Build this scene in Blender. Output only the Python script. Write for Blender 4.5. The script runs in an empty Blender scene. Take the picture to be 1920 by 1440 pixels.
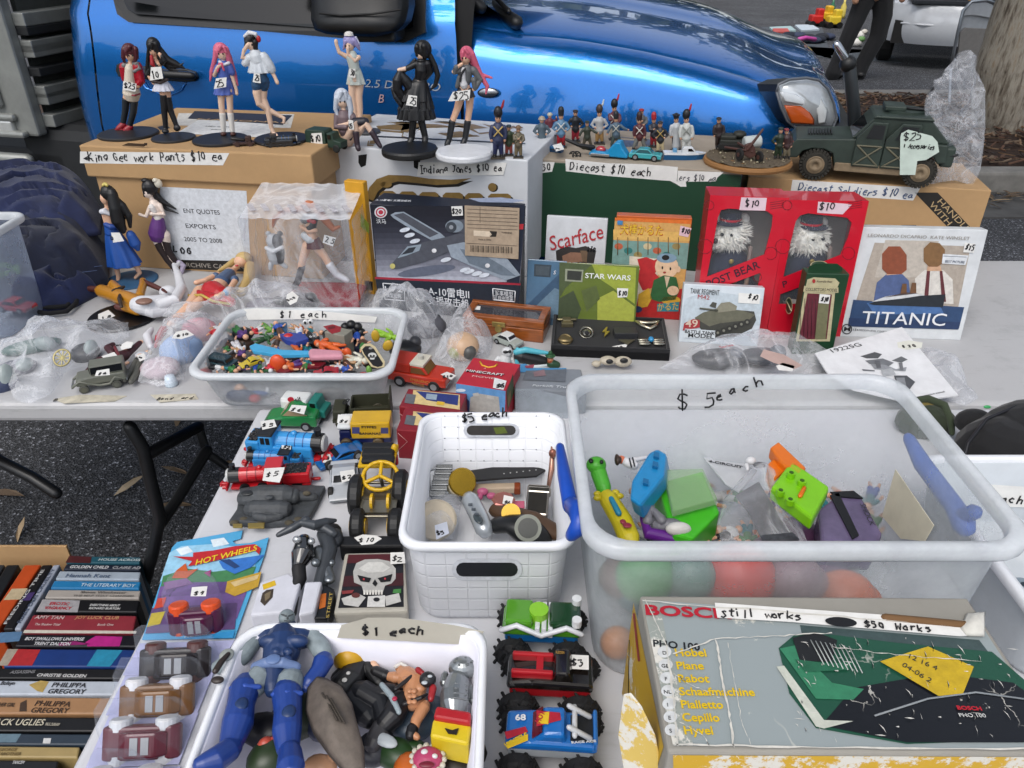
import bpy,bmesh,math,random
from mathutils import Vector as V,Matrix as M,Euler,noise
R=math.radians
rnd=random.Random(11)
sc=bpy.context.scene
COL=sc.collection
# ------------------------------------------------------------ camera, sky, sun, exposure
CAMZ,PIT,F,T=1.54,R(31),1440.0,0.74
CAM=V((0,0,CAMZ))
cd=bpy.data.cameras.new('camera');cam=bpy.data.objects.new('camera',cd);COL.objects.link(cam)
cam.location=CAM;cam.rotation_euler=(R(90)-PIT,0,0)
cd.sensor_width=36;cd.lens=27.0;cd.clip_end=500;cd.clip_start=0.02
sc.camera=cam
SUN_EL,SUN_AZ=R(58),R(205)
wd=bpy.data.worlds.new('World');sc.world=wd;wd.use_nodes=True
_n=wd.node_tree.nodes;_l=wd.node_tree.links
_bg=_n['Background'];_sky=_n.new('ShaderNodeTexSky');_sky.sky_type='NISHITA';_sky.sun_disc=False
_sky.sun_elevation=SUN_EL;_sky.sun_rotation=SUN_AZ;_sky.air_density=1.0;_sky.dust_density=3.0;_sky.ozone_density=0.6
_hs=_n.new('ShaderNodeHueSaturation');_hs.inputs['Saturation'].default_value=0.45
_l.new(_sky.outputs[0],_hs.inputs['Color']);_l.new(_hs.outputs[0],_bg.inputs[0])
_bg.inputs[1].default_value=0.13
sd=bpy.data.lights.new('sun','SUN');sun=bpy.data.objects.new('sun',sd);COL.objects.link(sun)
sd.energy=0.9;sd.angle=R(40);sd.color=(1,0.97,0.93)
sun.rotation_euler=Euler((R(90)-SUN_EL,0,R(180)-SUN_AZ));sun.location=(0,0,8)
vs=sc.view_settings;vs.view_transform='Standard';vs.look='None';vs.exposure=0.78;vs.gamma=1;vs.use_curve_mapping=False
sc.cycles.max_bounces=8;sc.cycles.transparent_max_bounces=16;sc.cycles.caustics_reflective=False
sc.cycles.caustics_refractive=False;sc.cycles.use_denoising=True
# ------------------------------------------------------------ pixel rays (photo is 1920 x 1440)
def ray(px,py):
 x=(px-960)/F;y=(py-720)/F
 return V((x,math.cos(PIT)-y*math.sin(PIT),-math.sin(PIT)-y*math.cos(PIT)))
def at(px,py,h=0.0):
 d=ray(px,py);return CAM+d*((T+h-CAMZ)/d.z)
def atz(px,py,z):return at(px,py,z-T)
def aty(px,py,Y):
 d=ray(px,py);return CAM+d*(Y/d.y)
def hit(px,py,p,n):
 d=ray(px,py);return CAM+d*((V(p)-CAM).dot(n)/d.dot(n))
def dep(p):return V(p).dot(V((0,math.cos(PIT),-math.sin(PIT))))+CAMZ*math.sin(PIT)
# ------------------------------------------------------------ materials
def lin(h):
 if not isinstance(h,str):return tuple(h)
 h=h.lstrip('#');c=[int(h[i:i+2],16)/255 for i in(0,2,4)]
 return tuple(x/12.92 if x<=.04045 else((x+.055)/1.055)**2.4 for x in c)
MATS={}
def mat(col,rough=.5,metal=0.,kind='',var=.10,scale=25.,bump=.05,**kw):
 key=(col,rough,metal,kind,var,scale,bump,tuple(sorted(kw.items())))
 if key in MATS:return MATS[key]
 m=bpy.data.materials.new('%s_%d'%(kind or 'surface',len(MATS)));m.use_nodes=True
 nt=m.node_tree;N=nt.nodes;L=nt.links;b=N['Principled BSDF'];out=N['Material Output']
 c=lin(col);b.inputs['Base Color'].default_value=(*c,1);b.inputs['Roughness'].default_value=rough
 b.inputs['Metallic'].default_value=metal
 for k,v in kw.items():
  if k in('Coat Weight','Coat Roughness','Specular IOR Level','Transmission Weight','IOR','Alpha','Sheen Weight','Subsurface Weight'):
   b.inputs[k].default_value=v
 tc=N.new('ShaderNodeTexCoord')
 def tex(kind_,sc_,**p):
  t=N.new(kind_);t.inputs['Scale'].default_value=sc_;L.new(tc.outputs['Object'],t.inputs['Vector'])
  for k,v in p.items():t.inputs[k].default_value=v
  return t
 def ramp(src,stops):
  r=N.new('ShaderNodeValToRGB');e=r.color_ramp.elements
  e[0].position,e[0].color=stops[0][0],(*stops[0][1],1);e[1].position,e[1].color=stops[-1][0],(*stops[-1][1],1)
  for p,cc in stops[1:-1]:x=e.new(p);x.color=(*cc,1)
  L.new(src,r.inputs[0]);return r
 def bmp(src,st,dist=.002):
  bn=N.new('ShaderNodeBump');bn.inputs['Strength'].default_value=st;bn.inputs['Distance'].default_value=dist
  L.new(src,bn.inputs['Height']);L.new(bn.outputs[0],b.inputs['Normal']);return bn
 def mul(c,k):return tuple(min(1,x*k)for x in c)
 if kind in('','card','cloth','wood','paint','metalwork'):
  n=tex('ShaderNodeTexNoise',scale,Detail=5.,Roughness=.65)
  r=ramp(n.outputs[0],[(.3,mul(c,1-var)),(.7,mul(c,1+var))]);L.new(r.outputs[0],b.inputs['Base Color'])
  if bump:bmp(n.outputs[0],bump)
 if kind=='card':
  n2=tex('ShaderNodeTexNoise',5.,Detail=3.);r2=ramp(n2.outputs[0],[(.35,mul(c,.86)),(.6,mul(c,1.04))])
  mx=N.new('ShaderNodeMix');mx.data_type='RGBA';mx.blend_type='MIX';mx.inputs[0].default_value=.5
  L.new(r.outputs[0],mx.inputs[6]);L.new(r2.outputs[0],mx.inputs[7]);L.new(mx.outputs[2],b.inputs['Base Color'])
 if kind=='cloth':
  w=tex('ShaderNodeTexWave',400.,Distortion=2.);bmp(w.outputs[0],.25,.0006)
  b.inputs['Sheen Weight'].default_value=.15
 if kind=='wood':
  w=tex('ShaderNodeTexNoise',30.,Detail=4.);mp=N.new('ShaderNodeMapping');mp.inputs['Scale'].default_value=(1,6,6)
  L.new(tc.outputs['Object'],mp.inputs[0]);L.new(mp.outputs[0],w.inputs['Vector'])
  r=ramp(w.outputs[0],[(.3,mul(c,.65)),(.65,mul(c,1.2))]);L.new(r.outputs[0],b.inputs['Base Color'])
 if kind=='asphalt':
  v=tex('ShaderNodeTexVoronoi',150.);n=tex('ShaderNodeTexNoise',260.,Detail=3.);n2=tex('ShaderNodeTexNoise',1.2,Detail=4.)
  sp=N.new('ShaderNodeSeparateColor');L.new(v.outputs['Color'],sp.inputs[0]);r=ramp(sp.outputs[0],[(.0,mul(c,.35)),(.5,mul(c,.8)),(.8,mul(c,1.5)),(.93,mul(c,2.4)),(.985,mul(c,7.))])
  r2=ramp(n2.outputs[0],[(.3,(.7,.7,.7)),(.7,(1.25,1.25,1.25))])
  mx=N.new('ShaderNodeMix');mx.data_type='RGBA';mx.blend_type='MULTIPLY';mx.inputs[0].default_value=1
  L.new(r.outputs[0],mx.inputs[6]);L.new(r2.outputs[0],mx.inputs[7]);L.new(mx.outputs[2],b.inputs['Base Color'])
  bmp(v.outputs['Distance'],.8,.006)
 if kind=='dirty':
  n=tex('ShaderNodeTexNoise',6.,Detail=9.,Roughness=.7);r=ramp(n.outputs[0],[(.28,mul(c,.80-var)),(.44,mul(c,.97)),(.75,mul(c,1.04))])
  n2=tex('ShaderNodeTexNoise',40.,Detail=6.);mp=N.new('ShaderNodeMapping');mp.inputs['Scale'].default_value=(.5,3,3)
  L.new(tc.outputs['Object'],mp.inputs[0]);L.new(mp.outputs[0],n2.inputs['Vector'])
  r2=ramp(n2.outputs[0],[(.27,(.86-var,.86-var,.84-var)),(.38,(1,1,1))])
  mx=N.new('ShaderNodeMix');mx.data_type='RGBA';mx.blend_type='MULTIPLY';mx.inputs[0].default_value=.8
  L.new(r.outputs[0],mx.inputs[6]);L.new(r2.outputs[0],mx.inputs[7]);L.new(mx.outputs[2],b.inputs['Base Color'])
  bmp(n2.outputs[0],.12,.001)
 if kind=='worn':
  n=tex('ShaderNodeTexNoise',scale,Detail=10.,Roughness=.75);r=ramp(n.outputs[0],[(.0,c),(kw.get('edge',.56),c),(kw.get('edge',.56)+.03,(.62,.60,.54)),(1,(.7,.68,.62))])
  vo=tex('ShaderNodeTexVoronoi',scale*1.7);vo.feature='DISTANCE_TO_EDGE';nd=tex('ShaderNodeTexNoise',scale*2.5,Detail=4.);av=N.new('ShaderNodeMix');av.data_type='RGBA';av.inputs[0].default_value=.05
  L.new(tc.outputs['Object'],av.inputs[6]);L.new(nd.outputs['Color'],av.inputs[7]);L.new(av.outputs[2],vo.inputs['Vector'])
  rc=ramp(vo.outputs[0],[(.006,(1,1,1)),(.014,(0,0,0))]);nm=tex('ShaderNodeTexNoise',scale*.8,Detail=2.);rn=ramp(nm.outputs[0],[(.52,(0,0,0)),(.62,(.8,.8,.8))])
  mm=N.new('ShaderNodeMath');mm.operation='MULTIPLY';L.new(rc.outputs[0],mm.inputs[0]);L.new(rn.outputs[0],mm.inputs[1]);mx=N.new('ShaderNodeMix');mx.data_type='RGBA';mx.inputs[7].default_value=(.62,.6,.54,1)
  L.new(mm.outputs[0],mx.inputs[0]);L.new(r.outputs[0],mx.inputs[6]);L.new(mx.outputs[2],b.inputs['Base Color']);bmp(n.outputs[0],.2)
 if kind=='weave':
  br=tex('ShaderNodeTexBrick',kw.get('ws',1.),**{'Mortar Size':.02,'Brick Width':.026,'Row Height':.0215,'Mortar Smooth':.8});br.offset=0.;br.squash=1.
  mp=N.new('ShaderNodeMapping');mp.inputs['Rotation'].default_value=(R(90),0,0);L.new(tc.outputs['Object'],mp.inputs[0]);L.new(mp.outputs[0],br.inputs['Vector'])
  br.inputs['Mortar Size'].default_value=.0016;bmp(br.outputs['Fac'],.35,.002).invert=True;br.inputs['Color1'].default_value=(*c,1);br.inputs['Color2'].default_value=(*mul(c,.985),1);br.inputs['Mortar'].default_value=(*mul(c,.93),1);L.new(br.outputs['Color'],b.inputs['Base Color'])
 if kind=='carpaint':
  b.inputs['Metallic'].default_value=.7;b.inputs['Roughness'].default_value=.22;b.inputs['Coat Weight'].default_value=1.;b.inputs['Coat Roughness'].default_value=.03
  n=tex('ShaderNodeTexNoise',900.,Detail=1.);r=ramp(n.outputs[0],[(.4,mul(c,.9)),(.6,mul(c,1.1))]);L.new(r.outputs[0],b.inputs['Base Color'])
 if kind=='bark':
  n=tex('ShaderNodeTexNoise',5.,Detail=8.,Roughness=.65);mp=N.new('ShaderNodeMapping');mp.inputs['Scale'].default_value=(7.,7.,1.1)
  mp.inputs['Rotation'].default_value=(0,R(12),0)
  L.new(tc.outputs['Object'],mp.inputs[0]);L.new(mp.outputs[0],n.inputs['Vector'])
  r=ramp(n.outputs[0],[(.34,(.09,.07,.05)),(.44,(.24,.20,.15)),(.55,(.40,.36,.29)),(.68,(.30,.22,.14))]);L.new(r.outputs[0],b.inputs['Base Color'])
  bmp(n.outputs[0],.8,.03)
 if kind in('clear','frost','bag'):
  N.remove(b);tr=N.new('ShaderNodeBsdfTransparent');tr.inputs[0].default_value=(*kw.get('tint',(.97,.98,1.)),1)
  sk=N.new('ShaderNodeBsdfPrincipled');sk.inputs['Base Color'].default_value=(*c,1);sk.inputs['Roughness'].default_value=rough
  mixs=N.new('ShaderNodeMixShader');L.new(tr.outputs[0],mixs.inputs[1]);L.new(sk.outputs[0],mixs.inputs[2]);L.new(mixs.outputs[0],out.inputs[0])
  lw=N.new('ShaderNodeLayerWeight');lw.inputs[0].default_value=.25
  base,edge=kw.get('base',.12),kw.get('edgew',.5)
  ma=N.new('ShaderNodeMath');ma.operation='MULTIPLY_ADD';ma.inputs[1].default_value=edge;ma.inputs[2].default_value=base
  L.new(lw.outputs['Facing'],ma.inputs[0]);fac=ma.outputs[0]
  if kind=='bag':
   n=tex('ShaderNodeTexNoise',scale,Detail=6.,Roughness=.6,Distortion=1.2);bn=N.new('ShaderNodeBump');bn.inputs['Strength'].default_value=.8;bn.inputs['Distance'].default_value=.012
   L.new(n.outputs[0],bn.inputs['Height']);L.new(bn.outputs[0],sk.inputs['Normal']);L.new(bn.outputs[0],lw.inputs['Normal'])
   rr=ramp(n.outputs[0],[(.44,(.0,.0,.0)),(.5,(.2,.2,.2)),(.56,(0,0,0))])
   ad=N.new('ShaderNodeMath');ad.operation='ADD';ad.use_clamp=True;L.new(fac,ad.inputs[0]);L.new(rr.outputs[0],ad.inputs[1]);fac=ad.outputs[0]
  if kind=='frost':
   n=tex('ShaderNodeTexNoise',scale,Detail=8.,Roughness=.65);rr=ramp(n.outputs[0],[(.35,(-.0,0,0)),(.7,(.3,.3,.3))])
   ad=N.new('ShaderNodeMath');ad.operation='ADD';ad.use_clamp=True;L.new(fac,ad.inputs[0]);L.new(rr.outputs[0],ad.inputs[1]);fac=ad.outputs[0]
  L.new(fac,mixs.inputs[0])
 MATS[key]=m;return m
WHITE='#d8d8d6';PAPER=mat('#d9d8d4',.7,bump=.1);INK=mat('#0c0c10',.5)
# ------------------------------------------------------------ things and parts
WM={}
def W(o):return WM.get(o.name,M.Identity(4))if o else M.Identity(4)
def thing(name,label,cat,loc=(0,0,0),rot=(0,0,0),group=None):
 o=bpy.data.objects.new(name,None);COL.objects.link(o);o.location=loc;o.rotation_euler=rot;o.empty_display_size=.02
 o['label']=label;o['category']=cat
 if group:o['group']=group
 WM[o.name]=M.Translation(V(loc))@Euler(rot).to_matrix().to_4x4();return o
class MB:
 def __init__(s,mtx=None):s.v=[];s.f=[];s.mi=[];s.sm=[];s.mats=[];s.M=mtx
 def add(s,vs,fs,m,smooth=False):
  if m not in s.mats:s.mats.append(m)
  i=s.mats.index(m);k=len(s.v)
  s.v+=[(s.M@V(v))if s.M else V(v)for v in vs]
  for f in fs:s.f.append([k+j for j in f]);s.mi.append(i);s.sm.append(smooth)
  return s
 def bm(s,b,m,smooth=False):
  b.verts.index_update();s.add([v.co.copy()for v in b.verts],[[v.index for v in f.verts]for f in b.faces],m,smooth);b.free();return s
 def box(s,c,size,m,bev=0.,rot=None,seg=2):
  b=bmesh.new();bmesh.ops.create_cube(b,size=1)
  for v in b.verts:v.co=V((v.co.x*size[0],v.co.y*size[1],v.co.z*size[2]))
  if bev:bmesh.ops.bevel(b,geom=b.edges[:],offset=min(bev,min(size)*.49),segments=seg,profile=.5,affect='EDGES')
  X=M.Translation(V(c))@(Euler(rot).to_matrix().to_4x4()if rot else M.Identity(4));b.transform(X);return s.bm(b,m)
 def ell(s,c,r,m,rot=None,n=12):
  if not hasattr(r,'__len__'):r=(r,r,r)
  b=bmesh.new();bmesh.ops.create_uvsphere(b,u_segments=n,v_segments=max(6,n*2//3),radius=1)
  b.transform(M.Translation(V(c))@(Euler(rot).to_matrix().to_4x4()if rot else M.Identity(4))@M.Diagonal((*r,1)));return s.bm(b,m,True)
 def tube(s,pts,rs,m,n=8,round_=True,flat=1.):
  pts=[V(p)for p in pts]
  if not hasattr(rs,'__len__'):rs=[rs]*len(pts)
  P,Q=list(pts),list(rs)
  if round_:
   d0=(pts[0]-pts[1]).normalized();d1=(pts[-1]-pts[-2]).normalized()
   P=[pts[0]+d0*rs[0]*.98,pts[0]+d0*rs[0]*.75]+P+[pts[-1]+d1*rs[-1]*.75,pts[-1]+d1*rs[-1]*.98]
   Q=[rs[0]*.2,rs[0]*.68]+Q+[rs[-1]*.68,rs[-1]*.2]
  vs=[];ref=None
  for i,p in enumerate(P):
   t=(P[min(i+1,len(P)-1)]-P[max(i-1,0)])
   t=t.normalized()if t.length>1e-9 else V((0,0,1))
   if ref is None:ref=V((0,0,1))if abs(t.z)<.9 else V((0,1,0))
   a=t.cross(ref);a=a.normalized()if a.length>1e-6 else t.orthogonal().normalized();bb=t.cross(a);ref=-bb if bb.dot(ref)<0 else bb
   a=t.cross(ref).normalized()
   for k in range(n):th=2*math.pi*k/n;vs.append(p+(a*math.cos(th)*flat+ref*math.sin(th))*Q[i])
  fs=[[i*n+k,i*n+(k+1)%n,(i+1)*n+(k+1)%n,(i+1)*n+k]for i in range(len(P)-1)for k in range(n)]
  fs+=[list(range(n-1,-1,-1)),list(range((len(P)-1)*n,len(P)*n))]
  return s.add(vs,fs,m,True)
 def cyl(s,p,q,r,m,r2=None,n=20,bev=0.):
  p,q=V(p),V(q);r2=r if r2 is None else r2;d=(q-p).normalized();L=(q-p).length
  pr=[(0,0),(r,0),(r2,L),(0,L)]if not bev else[(0,0),(r-bev,0),(r,bev),(r2,L-bev),(r2-bev,L),(0,L)]
  return s.lathe(pr,m,p,d,n,smooth=False)
 def lathe(s,prof,m,o=(0,0,0),ax=(0,0,1),n=20,smooth=True,sx=1.,sy=1.):
  ax=V(ax).normalized();a=ax.orthogonal().normalized()if abs(ax.z)<.99 else V((1,0,0));b=ax.cross(a);o=V(o);vs=[]
  for r,h in prof:
   for k in range(n):th=2*math.pi*k/n;vs.append(o+ax*h+(a*math.cos(th)*sx+b*math.sin(th)*sy)*max(r,1e-5))
  fs=[[i*n+k,i*n+(k+1)%n,(i+1)*n+(k+1)%n,(i+1)*n+k]for i in range(len(prof)-1)for k in range(n)]
  return s.add(vs,fs,m,smooth)
 def prism(s,poly,d,m,bev=0.,seg=2,smooth=False):
  b=bmesh.new();f=b.faces.new([b.verts.new(V(p))for p in poly]);r=bmesh.ops.extrude_face_region(b,geom=[f])
  for v in r['geom']:
   if isinstance(v,bmesh.types.BMVert):v.co+=V(d)
  bmesh.ops.recalc_face_normals(b,faces=b.faces[:])
  if bev:bmesh.ops.bevel(b,geom=b.edges[:],offset=bev,segments=seg,profile=.5,affect='EDGES',clamp_overlap=True)
  return s.bm(b,m,smooth)
 def poly(s,pts,m):return s.add(pts,[list(range(len(pts)))],m)
 def dome(s,pts,nrm,hgt,m,rings=5,back=True,nz=0.,seed=0.,nscale=30.,power=2.):
  pts=[V(p)for p in pts];c=sum(pts,V())/len(pts);nrm=V(nrm);n=len(pts);vs=[]
  for i in range(rings):
   k=1-i/rings
   for p in pts:
    q=c+(p-c)*k;h=hgt*(1-k**power)
    if nz:h+=nz*(.25+(1-k))*noise.noise(V((q.x*nscale+seed,q.y*nscale,q.z*nscale)))
    vs.append(q+nrm*h)
  vs.append(c+nrm*hgt)
  fs=[[i*n+k,i*n+(k+1)%n,(i+1)*n+(k+1)%n,(i+1)*n+k]for i in range(rings-1)for k in range(n)]
  fs+=[[(rings-1)*n+k,(rings-1)*n+(k+1)%n,rings*n]for k in range(n)]
  if back:fs.append(list(range(n-1,-1,-1)))
  return s.add(vs,fs,m,True)
 def grid(s,fn,nu,nv,m,smooth=True):
  vs=[fn(i/nu,j/nv)for j in range(nv+1)for i in range(nu+1)]
  fs=[[j*(nu+1)+i,j*(nu+1)+i+1,(j+1)*(nu+1)+i+1,(j+1)*(nu+1)+i]for j in range(nv)for i in range(nu)]
  return s.add(vs,fs,m,smooth)
 def obj(s,name,parent=None,label=None,cat=None,group=None,kind=None,vox=None,solid=None,sub=None):
  me=bpy.data.meshes.new(name);vv=s.v
  if parent:inv=W(parent).inverted();vv=[inv@v for v in vv];o_loc=V()
  else:
   lo=V([min(v[k]for v in vv)for k in range(3)]);hi=V([max(v[k]for v in vv)for k in range(3)])
   o_loc=V(((lo.x+hi.x)/2,(lo.y+hi.y)/2,lo.z))if kind!='structure'else V();vv=[v-o_loc for v in vv]
  me.from_pydata([tuple(v)for v in vv],[],s.f)
  for m in s.mats:me.materials.append(m)
  me.polygons.foreach_set('material_index',s.mi);me.polygons.foreach_set('use_smooth',s.sm);me.update()
  o=bpy.data.objects.new(name,me);COL.objects.link(o);o.location=o_loc
  if parent:o.parent=parent;WM[o.name]=W(parent)
  else:WM[o.name]=M.Translation(o_loc)
  if label:o['label']=label
  if cat:o['category']=cat
  if group:o['group']=group
  if kind:o['kind']=kind
  if vox:
   r=o.modifiers.new('remesh','REMESH');r.mode='VOXEL';r.voxel_size=vox;r.use_smooth_shade=True
   q=o.modifiers.new('smooth','SMOOTH');q.factor=.5;q.iterations=3
  if solid:r=o.modifiers.new('solid','SOLIDIFY');r.thickness=solid
  if sub:r=o.modifiers.new('subdivision','SUBSURF');r.levels=sub;r.render_levels=sub
  return o
def kids(o):return[c for c in bpy.data.objects if c.parent==o]
def copy_tree(o,loc,rot,label,group=None,kidmap=None):
 if kidmap is None:
  kidmap={}
  for c in bpy.data.objects:
   if c.parent:kidmap.setdefault(c.parent.name,[]).append(c)
 def rec(a,p):
  c=a.copy();COL.objects.link(c);c.parent=p
  for ch in kidmap.get(a.name,[]):rec(ch,c)
  return c
 r=rec(o,None);r.location=loc;r.rotation_euler=rot;r['label']=label
 if group:r['group']=group
 WM[r.name]=M.Translation(V(loc))@Euler(rot).to_matrix().to_4x4();return r
# ------------------------------------------------------------ faces to print on: everything given in photo pixels and laid on a real plane
class Face:
 def __init__(s,p,n,fn=None):s.p=V(p);s.n=V(n).normalized();s.k=0
 def pt(s,q,lay=1):return hit(q[0],q[1],s.p+s.n*(.0004*lay),s.n)
class Art:
 def __init__(s,face):s.F=face;s.mb=MB()
 def poly(s,pts,col,lay=1,rough=.5):
  m=mat(col,rough,var=.16,scale=90)if isinstance(col,str)else col
  b=bmesh.new();P=[s.F.pt(p,lay)for p in pts];f=b.faces.new([b.verts.new(p)for p in P]);f.normal_update()
  if f.normal.dot(s.F.n)<0:bmesh.ops.reverse_faces(b,faces=[f])
  bmesh.ops.triangulate(b,faces=[f],ngon_method='EAR_CLIP');s.mb.bm(b,m);return s
 def ell(s,cx,cy,rx,ry,col,lay=1,n=18,a=0.,rough=.5):
  ca,sa=math.cos(R(a)),math.sin(R(a))
  return s.poly([(cx+rx*math.cos(t)*ca-ry*math.sin(t)*sa,cy+rx*math.cos(t)*sa+ry*math.sin(t)*ca)for t in[2*math.pi*k/n for k in range(n)]],col,lay,rough)
 def line(s,pts,w,col,lay=2,rough=.5):
  m=mat(col,rough)if isinstance(col,str)else col
  P=[s.F.pt(p,lay)for p in pts];sc_=dep(P[0])/F
  s.mb.tube(P,w*sc_/2,m,n=5,round_=False);return s
 def obj(s,name,parent,label=None):return s.mb.obj(name,parent,label)
def text(body,parent,face,p0,p1,hpx,col,lay=2,up=None,shear=0.,bold=0.,align='LEFT',name='lettering',fit=False,rough=.5,spacing=1.):
 """type from photo pixel p0 along to p1 on a face; hpx is the cap height in photo pixels; fit stretches it to the p0-p1 length"""
 a=face.pt(p0,lay);b=face.pt(p1,lay);x=(b-a).normalized();n=face.n;y=n.cross(x).normalized()
 cu=bpy.data.curves.new(name,'FONT');cu.body=body;cu.shear=shear;cu.offset=bold*.3;cu.space_line=.95;cu.space_character=spacing
 h=hpx*dep(a)/F/.7;cu.size=h;cu.extrude=.00012;cu.resolution_u=3
 o=bpy.data.objects.new(name+' curve',cu);COL.objects.link(o)
 TEXTS.append((o,name,parent,M(((x.x,y.x,n.x,a.x),(x.y,y.y,n.y,a.y),(x.z,y.z,n.z,a.z),(0,0,0,1))),(b-a).length if fit else None,mat(col,rough)if isinstance(col,str)else col))
TEXTS=[]
def finish_text():
 bpy.context.view_layer.update();dg=bpy.context.evaluated_depsgraph_get()
 for o,name,parent,X,w,m in TEXTS:
  me=bpy.data.meshes.new_from_object(o.evaluated_get(dg));xs=[v.co.x for v in me.vertices]or[0,1]
  k=w/max(1e-6,max(xs)-min(xs))if w else 1.;x0=min(xs)if w else 0.
  for v in me.vertices:v.co.x=(v.co.x-x0)*k
  me.materials.clear();me.materials.append(m);q=bpy.data.objects.new(name,me);COL.objects.link(q);q.parent=parent;q.matrix_local=W(parent).inverted()@X
  for p in me.polygons:p.material_index=0
  bpy.data.objects.remove(o)
 TEXTS.clear()
GL={'$':'47 38 18 06 15 34 43 31 11 02|2a 20','0':'38 18 05 03 21 31 44 46 38','1':'27 39 30','2':'07 18 38 47 45 00 50','3':'08 48 25 44 42 20 00','4':'18 04 44|37 30','5':'48 08 05 35 43 41 20 00','6':'38 04 01 20 40 43 14 03','7':'08 48 10','8':'34 17 28 47 34 02 10 30 52 34','9':'47 28 06 14 44 47 40','a':'45 25 03 02 11 32 44|45 42 51','b':'09 00|03 25 44 41 20 00','c':'44 25 03 02 20 40','d':'44 25 03 11 30 43|49 41 50','e':'03 43 45 25 03 01 20 40','g':'45 25 03 11 42|45 42 20','h':'09 00|03 25 44 40','i':'25 20|27 28','k':'09 00|45 02 40','l':'19 10','m':'05 00|04 15 23 20|24 35 43 50','n':'05 00|03 25 44 40','o':'25 03 01 20 40 43 35 25','r':'05 00|03 25 45','s':'45 15 04 33 42 20 00','t':'28 21 40|06 46','w':'05 10 24 40 55','u':'05 01 20 41|45 40','+':'26 20|03 43','<':'55 03 51|03 93','.':'20 21','A':'00 28 50|13 43','B':'00 08 38 46 35 05|35 53 41 00','D':'00 08 38 55 42 00','G':'47 28 06 02 20 41 44 24','I':'08 48|28 20|00 40','J':'08 58|38 32 10 01','K':'09 00|48 04 50','L':'08 00 40','O':'28 05 10 30 54 38 28','P':'00 08 38 46 34 04','S':'47 28 07 34 42 20 01','W':'08 10 25 40 58'}
def hand(s,parent,face,p0,p1,hpx,wpx=2.2,col=INK,lay=3,slant=.12,name='handwriting'):
 """pen strokes from p0 towards p1, hpx tall"""
 a=face.pt(p0,lay);b=face.pt(p1,lay);x=(b-a);L=x.length;x.normalize();y=face.n.cross(x).normalized()
 u=hpx*dep(a)/F/9.;n=len(s);adv=L/max(n,1);ux=min(u,adv/6.4)if n>1 else u;mb=MB();rr=random.Random(len(s)*7+int(p0[0]))
 for i,ch in enumerate(s):
  if ch not in GL:continue
  dy=rr.uniform(-.9,.9);sl=slant+rr.uniform(-.15,.15);kx,ky=rr.uniform(.85,1.2),rr.uniform(.85,1.15);ox=rr.uniform(-.5,.5);wob=lambda:rr.uniform(-.28,.28)
  for st in GL[ch].split('|'):
   P=[]
   for t in st.split():
    gx,gy=int(t[0],16),int(t[1],16);P.append(a+x*(i*adv+((gx+wob())*kx+gy*sl+ox)*ux)+y*((gy*ky+wob()+dy)*u))
   if len(P)>1:mb.tube(P,wpx*dep(a)/F/2,col,n=5,round_=False)
 return mb.obj(name,parent)
def tag_at(parent,face,quad,s=None,base=None,hpx=12,lay=1,col=PAPER,wpx=2.2,name='price_sticker',ink=INK,label=None):
 """a paper sticker given by its outline in photo pixels, with pen writing from base[0] to base[1]"""
 ar=Art(face);ar.poly(quad,col,lay);o=ar.obj(name,parent,label)
 if s:hand(s,o,face,base[0],base[1],hpx,wpx,ink,lay+1)
 return o
UP=V((0,0,1))
def tabf(h=0.):return Face((0,0,T+h),UP)
def solo(mb,name,label,cat,group=None,**k):return mb.obj(name,None,label,cat,group,**k)
# ------------------------------------------------------------ the setting
ASPH=mat('#3d3e41',.85,kind='asphalt')
mb=MB();S_=120
mb.poly([(-S_,-S_,0),(S_,-S_,0),(S_,S_,0),(-S_,S_,0)],ASPH);mb.obj('ground',kind='structure')
CONC=mat('#7d7a74',.85,var=.25,scale=9,bump=.3)
mb=MB();A,B=5.0,7.75
for x0,x1,y0,y1 in((-9,12,A,A+.16),(-9,12,B,B+.16)):mb.box(((x0+x1)/2,(y0+y1)/2,.07),(x1-x0,y1-y0,.15),CONC,.02)
mb.obj('kerb',kind='structure')
mb=MB();mb.box((1.5,4.72,.004),(21,.42,.012),mat('#4b4a48',.8,var=.3,scale=6,bump=.3));mb.obj('gutter',kind='structure')
MUL=mat('#3a2a20',.95,var=.6,scale=45,bump=.9)
mb=MB();mb.grid(lambda u,v:V((-9+21*u,A+.15+(B-A-.14)*v,.11+.03*noise.noise(V((u*60,v*9,0)))+.05*math.sin(math.pi*v))),160,24,MUL);mb.obj('mulch_bed',kind='structure')
mb=MB();cm=[mat(c,.9)for c in('#5a4030','#2c2019','#7d6248','#463226','#6e5c4a')]
for i in range(2600):
 x=rnd.uniform(1.2,5.2);y=rnd.uniform(A+.2,B-.05);l=rnd.uniform(.02,.07);a=rnd.uniform(0,6.3);w=rnd.uniform(.006,.014)
 c=V((x,y,.13+.05*math.sin(math.pi*(y-A)/(B-A))+rnd.uniform(0,.02)));d=V((math.cos(a)*l,math.sin(a)*l,rnd.uniform(-.01,.015)));e=V((-math.sin(a)*w,math.cos(a)*w,rnd.uniform(-.004,.004)))
 mb.prism([c-d-e,c+d-e*.6,c+d+e,c-d+e*.7],(0,0,.006),rnd.choice(cm))
mb.obj('bark_chips',kind='stuff')
mb=MB();lm=[mat(c,.8)for c in('#a08a6c','#7d6a52','#bca98c','#5d4c3a')]
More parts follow.
